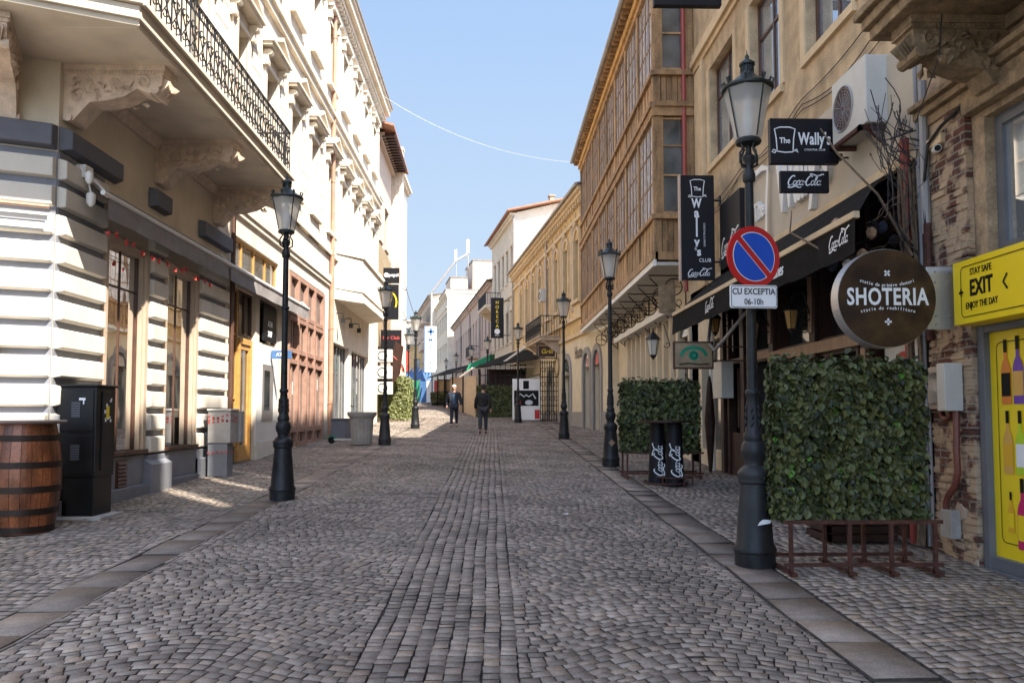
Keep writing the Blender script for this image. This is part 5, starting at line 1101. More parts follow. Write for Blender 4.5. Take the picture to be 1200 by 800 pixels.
# ---- pub sign, wall box, lanterns, folded parasol by the door
r = thing('pub_sign', (3.56, 14.3, 2.7), 'framed pub sign with a green emblem on grey, hanging behind the ivy screen', 'sign')
q = MB(); q.box(3.20, 3.92, 14.3, 14.36, 2.45, 2.94); q.build('frame', M['rustiron'], r, bevel=.006); MB().box(3.23, 3.89, 14.292, 14.30, 2.48, 2.91).build('board', M['reed'], r)
q = Lett((3.56, 14.289, 2.66), (1, 0, 0)); q.ribbon([(.22 * math.cos(a), .02 + .15 * math.sin(a)) for a in [i * math.pi / 12 for i in range(13)]], .06); q.disc(.09, 0, .03); q.build('emblem', M['green'], r)
q = Lett((3.56, 14.284, 2.66), (1, 0, 0)); q.ribbon([(.055 * math.cos(a), .03 + .055 * math.sin(a)) for a in [i * math.pi / 8 for i in range(17)]], .014); q.ribbon([(-.26, -.13), (-.1, -.11), (.1, -.13), (.27, -.12)], .02); q.build('drawing', M['ink'], r)
q = MB(); q.tube([(3.92, 14.33, 2.85), (4.58, 14.33, 2.85)], .015, 6); q.tube([(3.92, 14.33, 2.6), (4.58, 14.33, 2.6)], .015, 6); q.build('bracket', M['rustiron'], r)
r = tag(MB(RF).box(15.1, 15.7, .07, .30, 1.95, 2.65).build('switch_box', M['offw'], None, bevel=.01), 'grey white wall cabinet beside the dark club door', 'wall box')
r = tag(MB(RF).tube([(16.4, .12, .4), (16.4, .12, 4.2)], .06, 8).build('white_pipe', M['white'], None, smooth=True), 'white vertical pipe at the left end of the club front', 'pipe')
def wall_lantern(fr, s, n, z, lab, wallarm=True, sc=1.0, m2='amber'):
    r = thing('wall_lantern', fr.w((s, n, z)), lab, 'lantern', 'wall lanterns on the right'); P = fr.w((s, n, 0)); x, y = P[0], P[1]
    MB().lathe([(.03 * sc, -.16 * sc), (.06 * sc, -.14 * sc), (.10 * sc, .10 * sc), (.10 * sc, .12 * sc)], (x, y, z), 6).build('glass', M[m2], r)
    q = MB().lathe([(.13 * sc, .11 * sc), (.12 * sc, .14 * sc), (.05 * sc, .22 * sc), (.02 * sc, .24 * sc), (.01 * sc, .30 * sc)], (x, y, z), 6); q.lathe([(.01, -.22 * sc), (.045 * sc, -.17 * sc), (.06 * sc, -.14 * sc)], (x, y, z), 6)
    for j in range(6): a = j * math.pi / 3; q.bar((x + .06 * sc * math.cos(a), y + .06 * sc * math.sin(a), z - .14 * sc), (x + .105 * sc * math.cos(a), y + .105 * sc * math.sin(a), z + .12 * sc), .006)
    q.build('cage', M['iron'], r)
    if wallarm:
        q = MB(fr); q.tube([(s, 0, z - .25 * sc), (s, n * .5, z + .38 * sc), (s, n, z + .30 * sc)], .012, 5); q.spiral((s, n * .35, z + .05), .02, .09, 0, 6, .010); q.box(s - .03, s + .03, 0, .02, z - .5 * sc, z + .1 * sc); q.build('bracket', M['iron'], r)
    return r
for s, lb in ((9.75, 'amber wall lantern under the black awning, nearest the round wooden sign'), (11.35, 'amber wall lantern under the black awning, right of the parking sign pole'), (13.05, 'amber wall lantern under the awning just left of the lamp pole'), (15.3, 'glass lantern hanging at the far left end of the black awning')):
    wall_lantern(RF, s, .35, 3.0 if s < 14 else 3.35, lb)
wall_lantern(RF, 20.3, .55, 3.35, 'big pale wall lantern under the wooden gallery', sc=1.5, m2='offw')
r = thing('folded_parasol', (4.3, 15.6, g(15.6)), 'folded dark parasol leaning at the club door', 'parasol'); MB().lathe([(.03, 0), (.05, .2), (.11, 1.0), (.05, 1.75), (.02, 1.9)], (4.28, 15.95, g(15.9)), 10).build('canvas', M['dkwood'], r, smooth=True)
r = thing('hanging_hose', (4.3, 13.6, 3), 'thick ribbed hose sagging under the black awning', 'hose'); MB(RF).tube([(15.0, .5, 3.5), (14.5, .7, 2.95), (13.9, .75, 2.75), (13.3, .7, 2.95), (12.9, .5, 3.3)], .03, 8).build('hose', M['greypipe'], r, smooth=True)
r = thing('bunting', (3.9, 8.8, 3.4), 'clutter of toys and rags tied under the awning end above the round sign', 'decoration'); rr = random.Random(77)
for nm, mt in (('rag', 'blackcloth'), ('rag', 'navy'), ('rag', 'tanwood'), ('toy', 'offw')):
    q = MB()
    for i in range(4 if mt != 'offw' else 1):
        c = (3.9 + rr.uniform(-.2, .35), 8.35 + rr.uniform(-.2, .4), 3.42 + rr.uniform(-.25, .3)); q.lathe([(.01, -.06), (.05, -.03), (.06, .03), (.02, .07)], c, 6)
    q.build(nm, M[mt], r)

# ============================================================ RIGHT: timber gallery house
gh = thing('gallery_house', (4.58, 25, g(25)), 'long two tier timber gallery house overhanging the right pavement on iron brackets', 'building')
BNN = .93
gp = [(20.4 + i * .82, 20.4 + i * .82 + .55, 1.3, 4.05) for i in range(9)]
q = MB(RF).wall(17.95, 29.6, -.5, 5.1, gp + [(18.7, 19.7, .9, 3.5)], 0, .35); q.build('ground_wall', M['groundcream'], gh)
q = MB(RF).quad((17.95, 0, 5.0), (33.3, 0, 5.0), (33.3, 0, 12.2), (17.95, 0, 12.2)); q.quad((33.3, 0, 4.5), (33.3, -9, 4.5), (33.3, -9, 12.2), (33.3, 0, 12.2)); q.build('upper_wall', M['ochreP'], gh)
q = MB(RF)
for a, b, c, d in gp: q.quad((a, -.33, c), (b, -.33, c), (b, -.33, d), (a, -.33, d))
q.build('pane', M['glassm'], gh)
q = MB(RF)
for a, b, c, d in gp: q.box(a - .13, a - .0, 0, .12, .9, 4.08)
q.build('fin', M['groundcream'], gh, bevel=.01)
q = MB(RF)
for a, b, c, d in gp: q.box(a - .11, a - .03, .12, .22, 2.2, 2.36)
q.build('spot_lamp', M['rustiron'], gh)
q = MB(RF); q.box(20.1, 28.2, .0, .34, 4.16, 4.26); q.box(20.1, 28.2, .30, .36, 4.12, 4.30); q.build('canopy', M['white'], gh)
MB(RF).box(29.5, 29.75, -.4, .34, 0, 5.0).build('return_wall', M['groundcream'], gh)
# arched doorway with iron grille
q = MB(RF)
for i in range(6): q.box(18.76 + i * .17, 18.78 + i * .17, -.12, -.10, .9, 3.5)
for z in (1.4, 2.0, 2.6, 3.2): q.box(18.7, 19.7, -.125, -.095, z, z + .03)
q.build('window_grille', M['iron'], gh); MB(RF).quad((18.7, -.3, .9), (19.7, -.3, .9), (19.7, -.3, 3.5), (18.7, -.3, 3.5)).build('pane', M['glassd'], gh)
q = MB(RF)
for i in range(10):
    a0, a1 = math.pi * i / 10, math.pi * (i + 1) / 10; c = (19.2, 3.5)
    q.hexa([(c[0] + .5 * math.cos(a0), -.1, c[1] + .5 * math.sin(a0)), (c[0] + .68 * math.cos(a0), -.1, c[1] + .68 * math.sin(a0)), (c[0] + .68 * math.cos(a0), .06, c[1] + .68 * math.sin(a0)), (c[0] + .5 * math.cos(a0), .06, c[1] + .5 * math.sin(a0)),
            (c[0] + .5 * math.cos(a1), -.1, c[1] + .5 * math.sin(a1)), (c[0] + .68 * math.cos(a1), -.1, c[1] + .68 * math.sin(a1)), (c[0] + .68 * math.cos(a1), .06, c[1] + .68 * math.sin(a1)), (c[0] + .5 * math.cos(a1), .06, c[1] + .5 * math.sin(a1))])
q.box(18.52, 18.7, 0, .06, .5, 3.5); q.box(19.7, 19.88, 0, .06, .5, 3.5); q.build('arch', M['groundcream'], gh)
q = MB(RF); k = 16; q.add([(19.2 + .5 * math.cos(math.pi * i / k), .003, 3.5 + .5 * math.sin(math.pi * i / k)) for i in range(k + 1)], [tuple(range(k + 1))]); q.build('fanlight', M['glassd'], gh)
# underside and front beam
MB(RF).box(18.05, 33.3, .0, BNN - .02, 5.0, 5.08).build('soffit', M['offw'], gh)
MB(RF).box(18.0, 33.3, BNN - .02, BNN + .05, 4.98, 5.12).build('edge_beam', M['white'], gh)
q = MB(RF); q.box(18.0, 33.3, BNN - .06, BNN + .08, 5.12, 5.30); q.box(18.0, 18.1, 0, BNN, 5.12, 5.3); q.build('beam', M['gold_w'], gh)
bays = [18.12 + i * 1.898 for i in range(9)]
q = MB(RF)
for s in bays: q.box(s - .07, s + .09, BNN - .12, BNN + .02, 5.3, 11.8)
for s in (.02, .78): q.box(18.02, 18.14, s, s + .12, 5.3, 11.8)
for z0, z1, e in ((6.05, 6.16, .07), (8.42, 8.62, .05), (8.62, 8.74, .10), (9.36, 9.48, .07), (11.70, 11.84, .05)):
    q.box(18.0, 33.3, BNN - .1, BNN + e, z0, z1); q.box(18.0 - e + .02, 18.12, 0, BNN, z0, z1)
q.build('post', M['gold_w'], gh)
for z0, z1 in ((5.30, 6.05), (8.74, 9.36)):
    q = MB(RF)
    for i in range(8):
        k = 9; a = bays[i] + .09; w_ = (bays[i + 1] - .07 - a) / k
        for j in range(k): q.box(a + j * w_ + .006, a + (j + 1) * w_ - .006, BNN - .05, BNN - .02 + (j % 2) * .012, z0, z1)
    for j in range(5): q.box(18.06, 18.09 + (j % 2) * .01, .12 + j * .13, .12 + j * .13 + .118, z0, z1)
    q.build('board_panel', M['gold_w'], gh)
for i in range(8):
    for z0, z1 in ((6.16, 8.42), (9.48, 11.70)):
        a, b = bays[i] + .09, bays[i + 1] - .07; f = MB(RF); n0, n1 = BNN - .05, BNN - .015
        for j in range(5): x = a + (b - a) * j / 4; f.box(x - .03, x + .03, n0, n1, z0, z1)
        for z in (z0 + .03, z0 + (z1 - z0) * .36, z0 + (z1 - z0) * .70, z1 - .03): f.box(a, b, n0, n1 - .008, z - .022, z + .022)
        for j in range(4): x = a + (b - a) * (j + .5) / 4; f.box(x - .011, x + .011, n0 + .01, n1 - .012, z0, z1)
        o = f.build('window', M['gold_d'], gh); MB(RF).quad((a, BNN - .035, z0), (b, BNN - .035, z0), (b, BNN - .035, z1), (a, BNN - .035, z1)).build('pane', M['glassl'], o)
for z0, z1 in ((6.16, 8.42), (9.48, 11.70)):
    f = MB(RF); f.box(18.04, 18.1, .14, .20, z0, z1); f.box(18.04, 18.1, .72, .78, z0, z1)
    for z in (z0 + .05, z0 + (z1 - z0) * .4, z0 + (z1 - z0) * .7, z1 - .05): f.box(18.045, 18.095, .2, .72, z - .02, z + .02)
    o = f.build('window', M['gold_w'], gh); MB(RF).quad((18.08, .14, z0), (18.08, .78, z0), (18.08, .78, z1), (18.08, .14, z1)).build('pane', M['glassm'], o)
q = MB(RF); q.box(18.0, 33.3, BNN - .05, BNN + .12, 11.84, 12.05); q.build('fascia', M['gold_l'], gh)
q = MB(RF); q.hexa([(17.95, -3, 13.2), (33.4, -3, 13.2), (33.4, 1.25, 12.20), (17.95, 1.25, 12.20), (17.95, -3, 13.28), (33.4, -3, 13.28), (33.4, 1.25, 12.27), (17.95, 1.25, 12.27)]); q.build('roof', M['rooftile'], gh)
q = MB(RF); q.box(17.95, 33.4, .1, 1.25, 12.12, 12.19)
for i in range(52): q.box(18.0 + i * .3, 18.09 + i * .3, .5, 1.22, 12.03, 12.12)
q.build('rafter', M['gold_w'], gh)
MB(RF).tube([(17.9, 1.30, 12.20), (33.45, 1.30, 12.20)], .075, 8).build('gutter', M['gutter'], gh, smooth=True)
MB(RF).tube([(18.0, .25, 4.4), (18.0, .25, 12.2)], .055, 8).build('downpipe', M['redpipe'], gh, smooth=True)
for i, s in enumerate([19.0 + 1.5 * j for j in range(8)]):
    q = MB(RF); q.bar((s, 0, 4.93), (s, .9, 4.93), .016); q.bar((s, .02, 4.0), (s, .02, 4.93), .014); q.bar((s, .05, 4.05), (s, .88, 4.88), .014)
    q.ring((s, .30, 4.66), .2, .014, 's', 18); q.ring((s, .62, 4.36), .2, .014, 's', 18); q.spiral((s, .2, 4.3), .03, .12, 0, 6, .010); q.bar((s, .30, 4.46), (s, .30, 4.86), .008); q.bar((s, .10, 4.66), (s, .50, 4.66), .008); q.bar((s, .62, 4.16), (s, .62, 4.56), .008); q.bar((s, .42, 4.36), (s, .82, 4.36), .008)
    q.build('bracket', M['iron'], gh)
# paved things by its wall: electric box and gold notice
r = tag(MB(RF).box(27.9, 28.25, .0, .18, 1.9, 2.7).build('meter_cabinet', M['greyplast'], None, bevel=.01), 'grey meter cabinet on the cream wall left of the white fins', 'wall box')
r = tag(MB(RF).box(18.3, 18.35, .42, .80, 3.95, 4.6).build('mosaic_sign', M['stonec'], None, bevel=.01), 'mosaic-like framed board in the corner under the timber gallery', 'sign')
# ============================================================ RIGHT: ornate yellow house with arches
OF = frdir(4.25, 30, -1.35, 12, 'R')
def onY(fr, s, n=0): p = fr.w((s, n, 0)); return p[1]
yh = thing('yellow_house', OF.w((8, 0, g(38))), 'ornate yellow plaster house with tall windows, stucco frieze and grey arched doorways', 'building')
gops = [(1.0, 2.15, .6, 3.6), (2.75, 3.9, .6, 3.6), (6.6, 8.2, .6, 3.4), (10.9, 12.3, .6, 3.2), (14.5, 24, .7, 3.9)]
q = MB(OF).wall(-.35, 25.3, 0, 4.9, gops, 0, .35); q.build('ground_wall', M['groundcream'], yh)
def archtop(mb, a, b, z, w_, n0, n1, k=12):
    c = (a + b) / 2; r0 = (b - a) / 2
    for i in range(k):
        a0, a1 = math.pi * i / k, math.pi * (i + 1) / k; v = []
        for aa in (a0, a1):
            for (rr_, n) in ((r0, n0), (r0 + w_, n0), (r0 + w_, n1), (r0, n1)): v.append((c + rr_ * math.cos(aa), n, z + rr_ * math.sin(aa)))
        mb.hexa(v)
q = MB(OF); p_ = MB(OF)
for a, b, c, d in gops[:4]:
    q.box(a - .25, a, -.05, .07, c, d); q.box(b, b + .25, -.05, .07, c, d); archtop(q, a, b, d, .25, -.05, .07)
    k = 12; p_.add([((a + b) / 2 + (b - a) / 2 * math.cos(math.pi * i / k), .003, d + (b - a) / 2 * math.sin(math.pi * i / k)) for i in range(k + 1)], [tuple(range(k + 1))])
    p_.quad((a, -.2, c), (b, -.2, c), (b, -.2, d), (a, -.2, d))
q.build('arch', M['arch'], yh); p_.build('pane', M['glassm'], yh)
q = MB(OF); q.box(-.3, 25.3, 0, .06, 0, 1.55 if False else 1.5)
q2 = MB(OF)
for a, b in ((-.3, .75), (4.15, 6.35), (8.45, 10.65), (12.55, 14.5)): q2.box(a, b, 0, .05, .5, 1.75)
q2.build('plinth', M['arch'], yh)
hz = 11.2
ups = [(4.6 + i * 2.35, 5.6 + i * 2.35, 6.6, 9.3) for i in range(8)]
q = MB(OF).wall(3.3, 25.3, 4.9, hz, ups, 0, .25); q.shell(3.3, 25.3, 8, 4.9, hz); q.build('upper_wall', M['ochreP'], yh)
q = MB(OF)
for a, b, c, d in ups: window(yh, OF, a, b, c, d, .2, M['brownf'], M['glassm'], 1, 1)
for i in range(len(ups)):
    a, b, c, d = ups[i]; q.box(a - .16, a, 0, .09, c, d + .1); q.box(b, b + .16, 0, .09, c, d + .1); archtop(q, a, b, d - .1, .16, 0, .09, 8); q.box(a - .25, b + .25, 0, .18, c - .14, c); q.tube([((a + b) / 2, .1, d + .7), ((a + b) / 2, .16, d + .5)], .1, 6)
    q.box(a - .2, b + .2, 0, .05, c - .75, c - .2)
q.build('window_surround', M['ochreL'], yh)
q = MB(OF)
for i in range(len(ups) + 1): a = 4.6 + i * 2.35 - .95; q.box(a - .25, a + .25, 0, .06, 6.2, 10.0)
q.build('pilaster', M['greyplast'], yh)
q = MB(OF); q.box(3.3, 25.3, 0, .10, 5.0, 5.15); q.box(3.3, 25.3, 0, .14, 5.75, 5.9); q.box(3.3, 25.3, 0, .12, 10.05, 10.2); q.box(3.3, 25.35, 0, .25, 10.85, 11.0); q.box(3.3, 25.4, 0, .38, 11.0, 11.2)
for i in range(44): q.box(3.5 + i * .5, 3.72 + i * .5, 0, .2, 10.65, 10.85); 
rr = random.Random(3)
for i in range(60): s = 3.6 + rr.random() * 21; q.tube([(s, .0, 10.42), (s, .06, 10.42)], rr.uniform(.05, .13), 7)
q.build('cornice', M['ochreL'], yh)
q = MB(OF); q.hexa([(3.2, -4, 12.2), (25.4, -4, 12.2), (25.4, .45, 11.2), (3.2, .45, 11.2), (3.2, -4, 12.25), (25.4, -4, 12.25), (25.4, .45, 11.27), (3.2, .45, 11.27)]); q.build('roof', M['rooftin'], yh)
q = MB(OF); q.tube([(3.2, .48, 11.2), (25.4, .48, 11.2)], .07, 6); q.tube([(12.2, .12, 5), (12.2, .12, 11)], .05, 6); q.tube([(25.2, .12, 2), (25.2, .12, 11)], .06, 6); q.build('gutter', M['gutter'], yh)
# balcony with iron railing
for s0, s1 in ((8.9, 13.6),):
    b = MB(OF); b.box(s0, s1, 0, 1.0, 5.2, 5.36); b.box(s0 - .04, s1 + .04, 0, 1.06, 5.36, 5.42)
    for s in (s0 + .3, (s0 + s1) / 2, s1 - .3): b.prism([(0, 4.6), (.15, 4.6), (.9, 5.2), (0, 5.2)], 's', s - .1, s + .1)
    bo = b.build('balcony', M['greyplast'], yh); rl = railing_iron(OF, s0, s1, 1.0, 5.42, 6.4, .34, r=.014); 
    for n in np.arange(.05, 1.0, .13): rl.box(s0, s0 + .02, n, n + .02, 5.42, 6.37); rl.box(s1 - .02, s1, n, n + .02, 5.42, 6.37)
    rl.box(s0 - .01, s0 + .03, 0, 1.0, 6.36, 6.4); rl.build('railing', M['iron'], bo)
# big raised numerals beside the arches and the gold emblem
r = thing('wall_emblem', OF.w((5.1, .1, 4.0)), 'black iron ornament letters fixed above the grey arches', 'sign'); q = Lett(OF.w((4.9, .03, 4.3)), (1.35, -12, 0)); q.text('Haute', .75, 0, 0, bold=.01, sx=.8); q.build('lettering', M['iron'], r)
r = thing('gold_emblem', OF.w((9.6, .1, 3.9)), 'gilded round emblem on the yellow house near its gate', 'sign'); q = MB(OF); q.ring((9.6, .1, 3.95), .38, .06, 'n', 16); q.spiral((9.6, .12, 3.95), .05, .3, 0, 12, .04, 'n'); q.build('emblem', M['ochreL'], r)
r = thing('air_conditioner', OF.w((13.3, .3, 6.9)), 'small white air conditioner on the yellow house above its iron balcony', 'air conditioner'); q = MB(OF); q.box(12.6, 13.2, .06, .35, 7.6, 8.25); q.build('housing', M['offw'], r); MB(OF).ring((12.9, .355, 7.92), .2, .02, 'n', 12).build('fan_grille', M['ink'], r)
# ---- tall house with the white gable and tile roof
TF = frdir(1.5, 56, -.146, 1, 'R')
def facade(name, fr, L, D, z0, z1, m_wall, label, wins, m_f='brownf', m_p='glassm', eave=.45, m_roof='rooftin', end='whitewall', roof_h=1.0, nv=1, nh=1, band=None, cat='building', group=None):
    c = fr.w((L / 2, 0, 0)); r = thing(name, (c[0], c[1], g(min(c[1], 110))), label, cat, group)
    q = MB(fr).wall(0, L, z0, z1, wins, 0, .2); q.build('wall', M[m_wall], r)
    q = MB(fr).shell(0, L, D, z0, z1); q.build('side_wall', M[end], r)
    for a, b, cc, d in wins: window(r, fr, a, b, cc, d, .17, M[m_f], M[m_p], nv, nh, .06)
    q = MB(fr)
    for a, b, cc, d in wins: q.box(a - .12, b + .12, 0, .10, cc - .12, cc); q.box(a - .14, b + .14, 0, .07, d, d + .14)
    for z in (band or []): q.box(0, L, 0, .12, z, z + .18)
    q.box(-.02, L + .02, 0, .2, z1 - .35, z1 - .15); q.box(-.02, L + .02, 0, .35, z1 - .15, z1); q.build('trim', M[m_wall], r)
    if roof_h:
        q = MB(fr); q.hexa([(-eave, -D / 2, z1 + roof_h), (L + eave, -D / 2, z1 + roof_h), (L + eave, eave, z1), (-eave, eave, z1), (-eave, -D / 2, z1 + roof_h + .1), (L + eave, -D / 2, z1 + roof_h + .1), (L + eave, eave, z1 + .1), (-eave, eave, z1 + .1)])
        q.hexa([(-eave, -D, z1), (L + eave, -D, z1), (L + eave, -D / 2, z1 + roof_h), (-eave, -D / 2, z1 + roof_h), (-eave, -D, z1 + .1), (L + eave, -D, z1 + .1), (L + eave, -D / 2, z1 + roof_h + .1), (-eave, -D / 2, z1 + roof_h + .1)])
        q.build('roof', M[m_roof], r)
        q = MB(fr); q.prism([(-D, z1), (0, z1), (-D / 2, z1 + roof_h)], 's', 0, .2); q.build('gable', M[end], r)
    return r
def grid(a0, step, n, w_, rows): return [(a0 + i * step, a0 + i * step + w_, c, d) for (c, d) in rows for i in range(n)]
r = facade('tall_house', TF, 11.2, 12, .5, 15.7, 'tan', 'tall tan house with a red tile roof and a blank white side wall', grid(.9, 2.0, 5, .95, ((11.2, 13.6), (6.8, 9.0))), eave=.6, m_roof='rooftile', roof_h=1.6, band=(10.0,))
q = MB(TF); q.box(6.5, 11.0, 0, 1.2, 9.9, 10.1); q.prism([(0, 9.2), (.2, 9.2), (1.1, 9.9), (0, 9.9)], 's', 6.6, 6.9); q.prism([(0, 9.2), (.2, 9.2), (1.1, 9.9), (0, 9.9)], 's', 10.6, 10.9); bo = q.build('balcony', M['tan'], r)
q = MB(TF); q.box(6.5, 11, 1.14, 1.18, 11.0, 11.05)
for s in np.arange(6.5, 11.01, .25): q.box(s, s + .03, 1.14, 1.17, 10.1, 11.0)
for n in np.arange(0, 1.2, .2): q.box(6.5, 6.53, n, n + .03, 10.1, 11.0)
q.box(6.5, 6.53, 0, 1.16, 11.0, 11.05); q.build('railing', M['iron'], bo)
q = MB(TF)
for s, n in ((2.2, -3), (6.5, -2.4), (9.5, -3.4)): q.box(s, s + .5, n - .35, n, 16.2, 17.6); q.box(s - .06, s + .56, n - .41, n + .06, 17.6, 17.72)
q.build('chimney', M['brickfar'], r)
MB(TF).tube([(-.1, .1, 4), (-.1, .1, 15.5)], .09, 6).build('downpipe', M['gutter'], r)
# ---- low row house beyond
OFF = frdir(-.13, 67.2, -.133, 1, 'R')
r = facade('row_house', OFF, 38, 9, .5, 12.7, 'pinkwall', 'long lower row house with a zinc eave beyond the tall tan house', grid(1.2, 2.5, 14, 1.0, ((7.6, 10.6),)), eave=.5, roof_h=.9, band=(6.6,))
q = MB(OFF)
for s in (8, 17, 27): q.tube([(s, .5, 12.6), (s, .1, 11.9), (s, .1, 3)], .08, 6)
q.build('downpipe', M['gutter'], r)
q = MB(OFF)
for s in (3, 11, 19, 28): q.box(s, s + .7, -3.0, -2.4, 13.0, 14.5); q.box(s - .08, s + .78, -3.08, -2.32, 14.5, 14.62)
q.build('chimney', M['brickfar'], r)
q = MB(OFF); q.box(9, 12, 0, 1.0, 6.9, 7.05); bo = q.build('balcony', M['pinkwall'], r); q = MB(OFF); q.box(9, 12, .95, 1.0, 8.0, 8.06); q.box(9, 9.05, 0, 1, 8.0, 8.06)
for s in np.arange(9, 12.01, .2): q.box(s, s + .04, .95, .99, 7.05, 8.0)
q.build('railing', M['iron'], bo)
# ---- big white gable block and blocks behind it
WF = frdir(-6.0, 106, -.16, 1, 'R')
r = facade('apartment_block', WF, 22, 9, 1, 17.6, 'tan', 'large block with a blank sunlit white end wall over the row roofs', grid(1.5, 2.6, 8, 1.2, ((5, 7), (9, 11), (13, 15))), eave=.3, roof_h=0, band=(17.0, 15.6), end='cream')
q = MB(WF); q.box(-.12, 10, -9.1, .25, 17.55, 18.0); q.box(.5, 8, -8.6, -3.4, 18.0, 22.0); q.box(.0, 6, -2.6, -.4, 18.0, 19.6); q.build('roof_block', M['stonel'], r)
q = MB(WF); q.box(-.16, 10.1, -9.15, .32, 17.95, 18.1); q.box(.4, 8.1, -8.7, -3.3, 22.0, 22.2); q.box(-.1, 6.1, -2.7, -.3, 19.6, 19.75); q.build('coping', M['rooftin'], r)
BF = frdir(-9.4, 122, -.17, 1, 'R')
r = facade('old_block', BF, 30, 9, 1, 19.5, 'greyplast', 'narrow brownish block with projecting balconies left of the white end wall', grid(1.2, 2.4, 11, 1.2, ((4, 6.2), (8, 10.2), (12, 14.2), (16, 18))), eave=.5, roof_h=.8)
q = MB(BF)
for z in (7.5, 11.5, 15.5): q.box(2, 9, 0, 1.2, z, z + .2); q.box(2, 9, 1.1, 1.2, z + .2, z + 1.1)
q.build('balcony', M['greyplast'], r)
r = thing('rooftop_mast', (-5.2, 108, 22), 'pair of phone masts on the far white block roof', 'mast')
q = MB(); q.tube([(-3.4, 108, 18), (-3.4, 108, 25.2)], .08, 6); q.tube([(-5.0, 108, 18), (-5.0, 108, 23.8)], .07, 6); q.bar((-5, 108, 22.4), (-3.4, 108, 22.8), .05); q.build('mast', M['greypipe'], r)
q = MB(); q.box(-3.6, -3.25, 107.8, 108.1, 23.2, 25.0); q.box(-5.2, -4.9, 107.8, 108.1, 22.0, 23.6); q.build('antenna', M['whitel'], r)
r = thing('flue_pipe', (-7.6, 104, 12), 'long grey metal flue rising and bending over the far white block roof', 'pipe'); q = MB(); q.tube([(-8.05, 105, 4), (-8.05, 105, 17.4), (-4.9, 105, 21.6), (-3.4, 105.5, 22.6)], .14, 8); q.build('pipe', M['gutter'], r)
# far end of the street
FE = Fr(-30, 150, 1, 0, 0, -1)
r = facade('far_office', FE, 15.5, 10, 1, 19.0, 'whitewall', 'pale office building closing the street at the far end', grid(1, 2.4, 6, 1.6, ((5.5, 7.5), (9, 11), (12.5, 14.5), (16, 17.6))), eave=.2, roof_h=0)
FE2 = Fr(-14.3, 138, 1, 0, 0, -1)
r = facade('yellow_block', FE2, 6, 8, 1, 13.2, 'ochreP', 'yellow building at the far end behind the tall white clinic sign', grid(.8, 1.8, 3, 1.0, ((5, 7), (9, 11))), eave=.2, roof_h=.5)
# tall clinic sign
r = thing('clinic_sign', (-7.8, 92, 8), 'tall light blue and white sign with a blue cross reading MEDLIFE downwards', 'sign')
MB().box(-7.75, -6.45, 92, 92.3, 6.4, 11.6).build('board', M['whitel'], r); MB().box(-7.85, -7.75, 91.95, 92.35, 6.3, 11.7).build('frame', M['bluec'], r)
q = Lett((-7.1, 91.99, 9.0), (1, 0, 0)); plus(q, 0, 2.0, .42, .0)
for i, ch in enumerate('MEDLIFE'): q.text(ch, .62, 0, 1.05 - i * .53, bold=.02)
q.build('lettering', M['bluec'], r)
# ---- left far houses
DF = frdir(-5.75, 39.6, -.1, 6.4, 'L')
r = facade('timber_house', DF, 6.3, 8, 0, 15.6, 'pinkwall', 'narrow house with an overhanging timber eave and greenish boarded front on the left', [(1.0, 2.0, 10.5, 12.6), (3.4, 4.6, 10.5, 12.6)], eave=.9, m_roof='rooftile', roof_h=1.2, end='cream')
q = MB(DF); 
for i in range(24): q.box(.4 + i * .24, .62 + i * .24, .02, .06, 5.0, 10.2)
q.build('board_cladding', M['reed'], r); q = MB(DF)
for i in range(14): q.box(.1 + i * .45, .25 + i * .45, 0, .88, 15.4, 15.6)
q.build('rafter', M['dkwood'], r)
PF = frdir(-5.75, 46.2, -.3, 6, 'L')
r = facade('slim_white_house', Fr(-5.95, 46.2, 0, 1, 1, 0), 9, 9, 0, 16.9, 'cream', 'tall white house end showing as a pale strip left of the sky', [(1.5, 2.4, 12, 14), (4, 5, 12, 14)], eave=.1, roof_h=.3, end='stonel')
MB().box(-5.94, -5.25, 46.25, 46.9, 0, 16.9).build('corner_pier', M['stonel'], r)
q = MB(); q.box(-5.96, -5.2, 46.2, 46.95, 16.9, 17.05); q.tube([(-5.3, 46.4, 3), (-5.3, 46.4, 16)], .06, 6); q.build('coping', M['offw'], r)
def tangle(name, label, cat, box, n, mats_, seed):
    r = thing(name, (box[0], box[2], box[4]), label, cat); rr = random.Random(seed)
    for mt in mats_:
        q = MB()
        for i in range(n):
            c = Vector((rr.uniform(box[0], box[1]), rr.uniform(box[2], box[3]), rr.uniform(box[4], box[5]))); d = Vector((rr.gauss(0, 1), rr.gauss(0, 1), rr.gauss(0, 1))).normalized() * rr.uniform(.15, .45); q.bar(c - d, c + d, .02)
        q.build('strut', M[mt], r)
    return r
# signs stacked on the left far house
r = thing('drink_sign', (-5.1, 42, 8.5), 'black sign with a round logo reading pepsi, high on the left', 'sign'); MB().box(-5.72, -4.90, 42.0, 42.15, 8.45, 9.25).build('board', M['blackp'], r)
q = Lett((-5.3, 41.99, 8.87), (1, 0, 0)); q.text('pepsi', .25, .11, 0, bold=.02); q.disc(.12, -.27, .0); q.build('lettering', M['whitel'], r)
r = thing('arc_sign', (-5.1, 42, 7.3), 'black sign with a yellow arc below the sign reading pepsi', 'sign'); MB().box(-5.72, -4.93, 42.0, 42.15, 6.55, 8.38).build('board', M['blackp'], r)
q = Lett((-5.45, 41.99, 7.45), (1, 0, 0)); q.ribbon([(.42 * math.cos(a), .55 * math.sin(a)) for a in [-.5 + i * .15 for i in range(16)]], .07); q.text('bar', .25, 0, .1, shear=.2); q.build('lettering', M['yellow'], r)
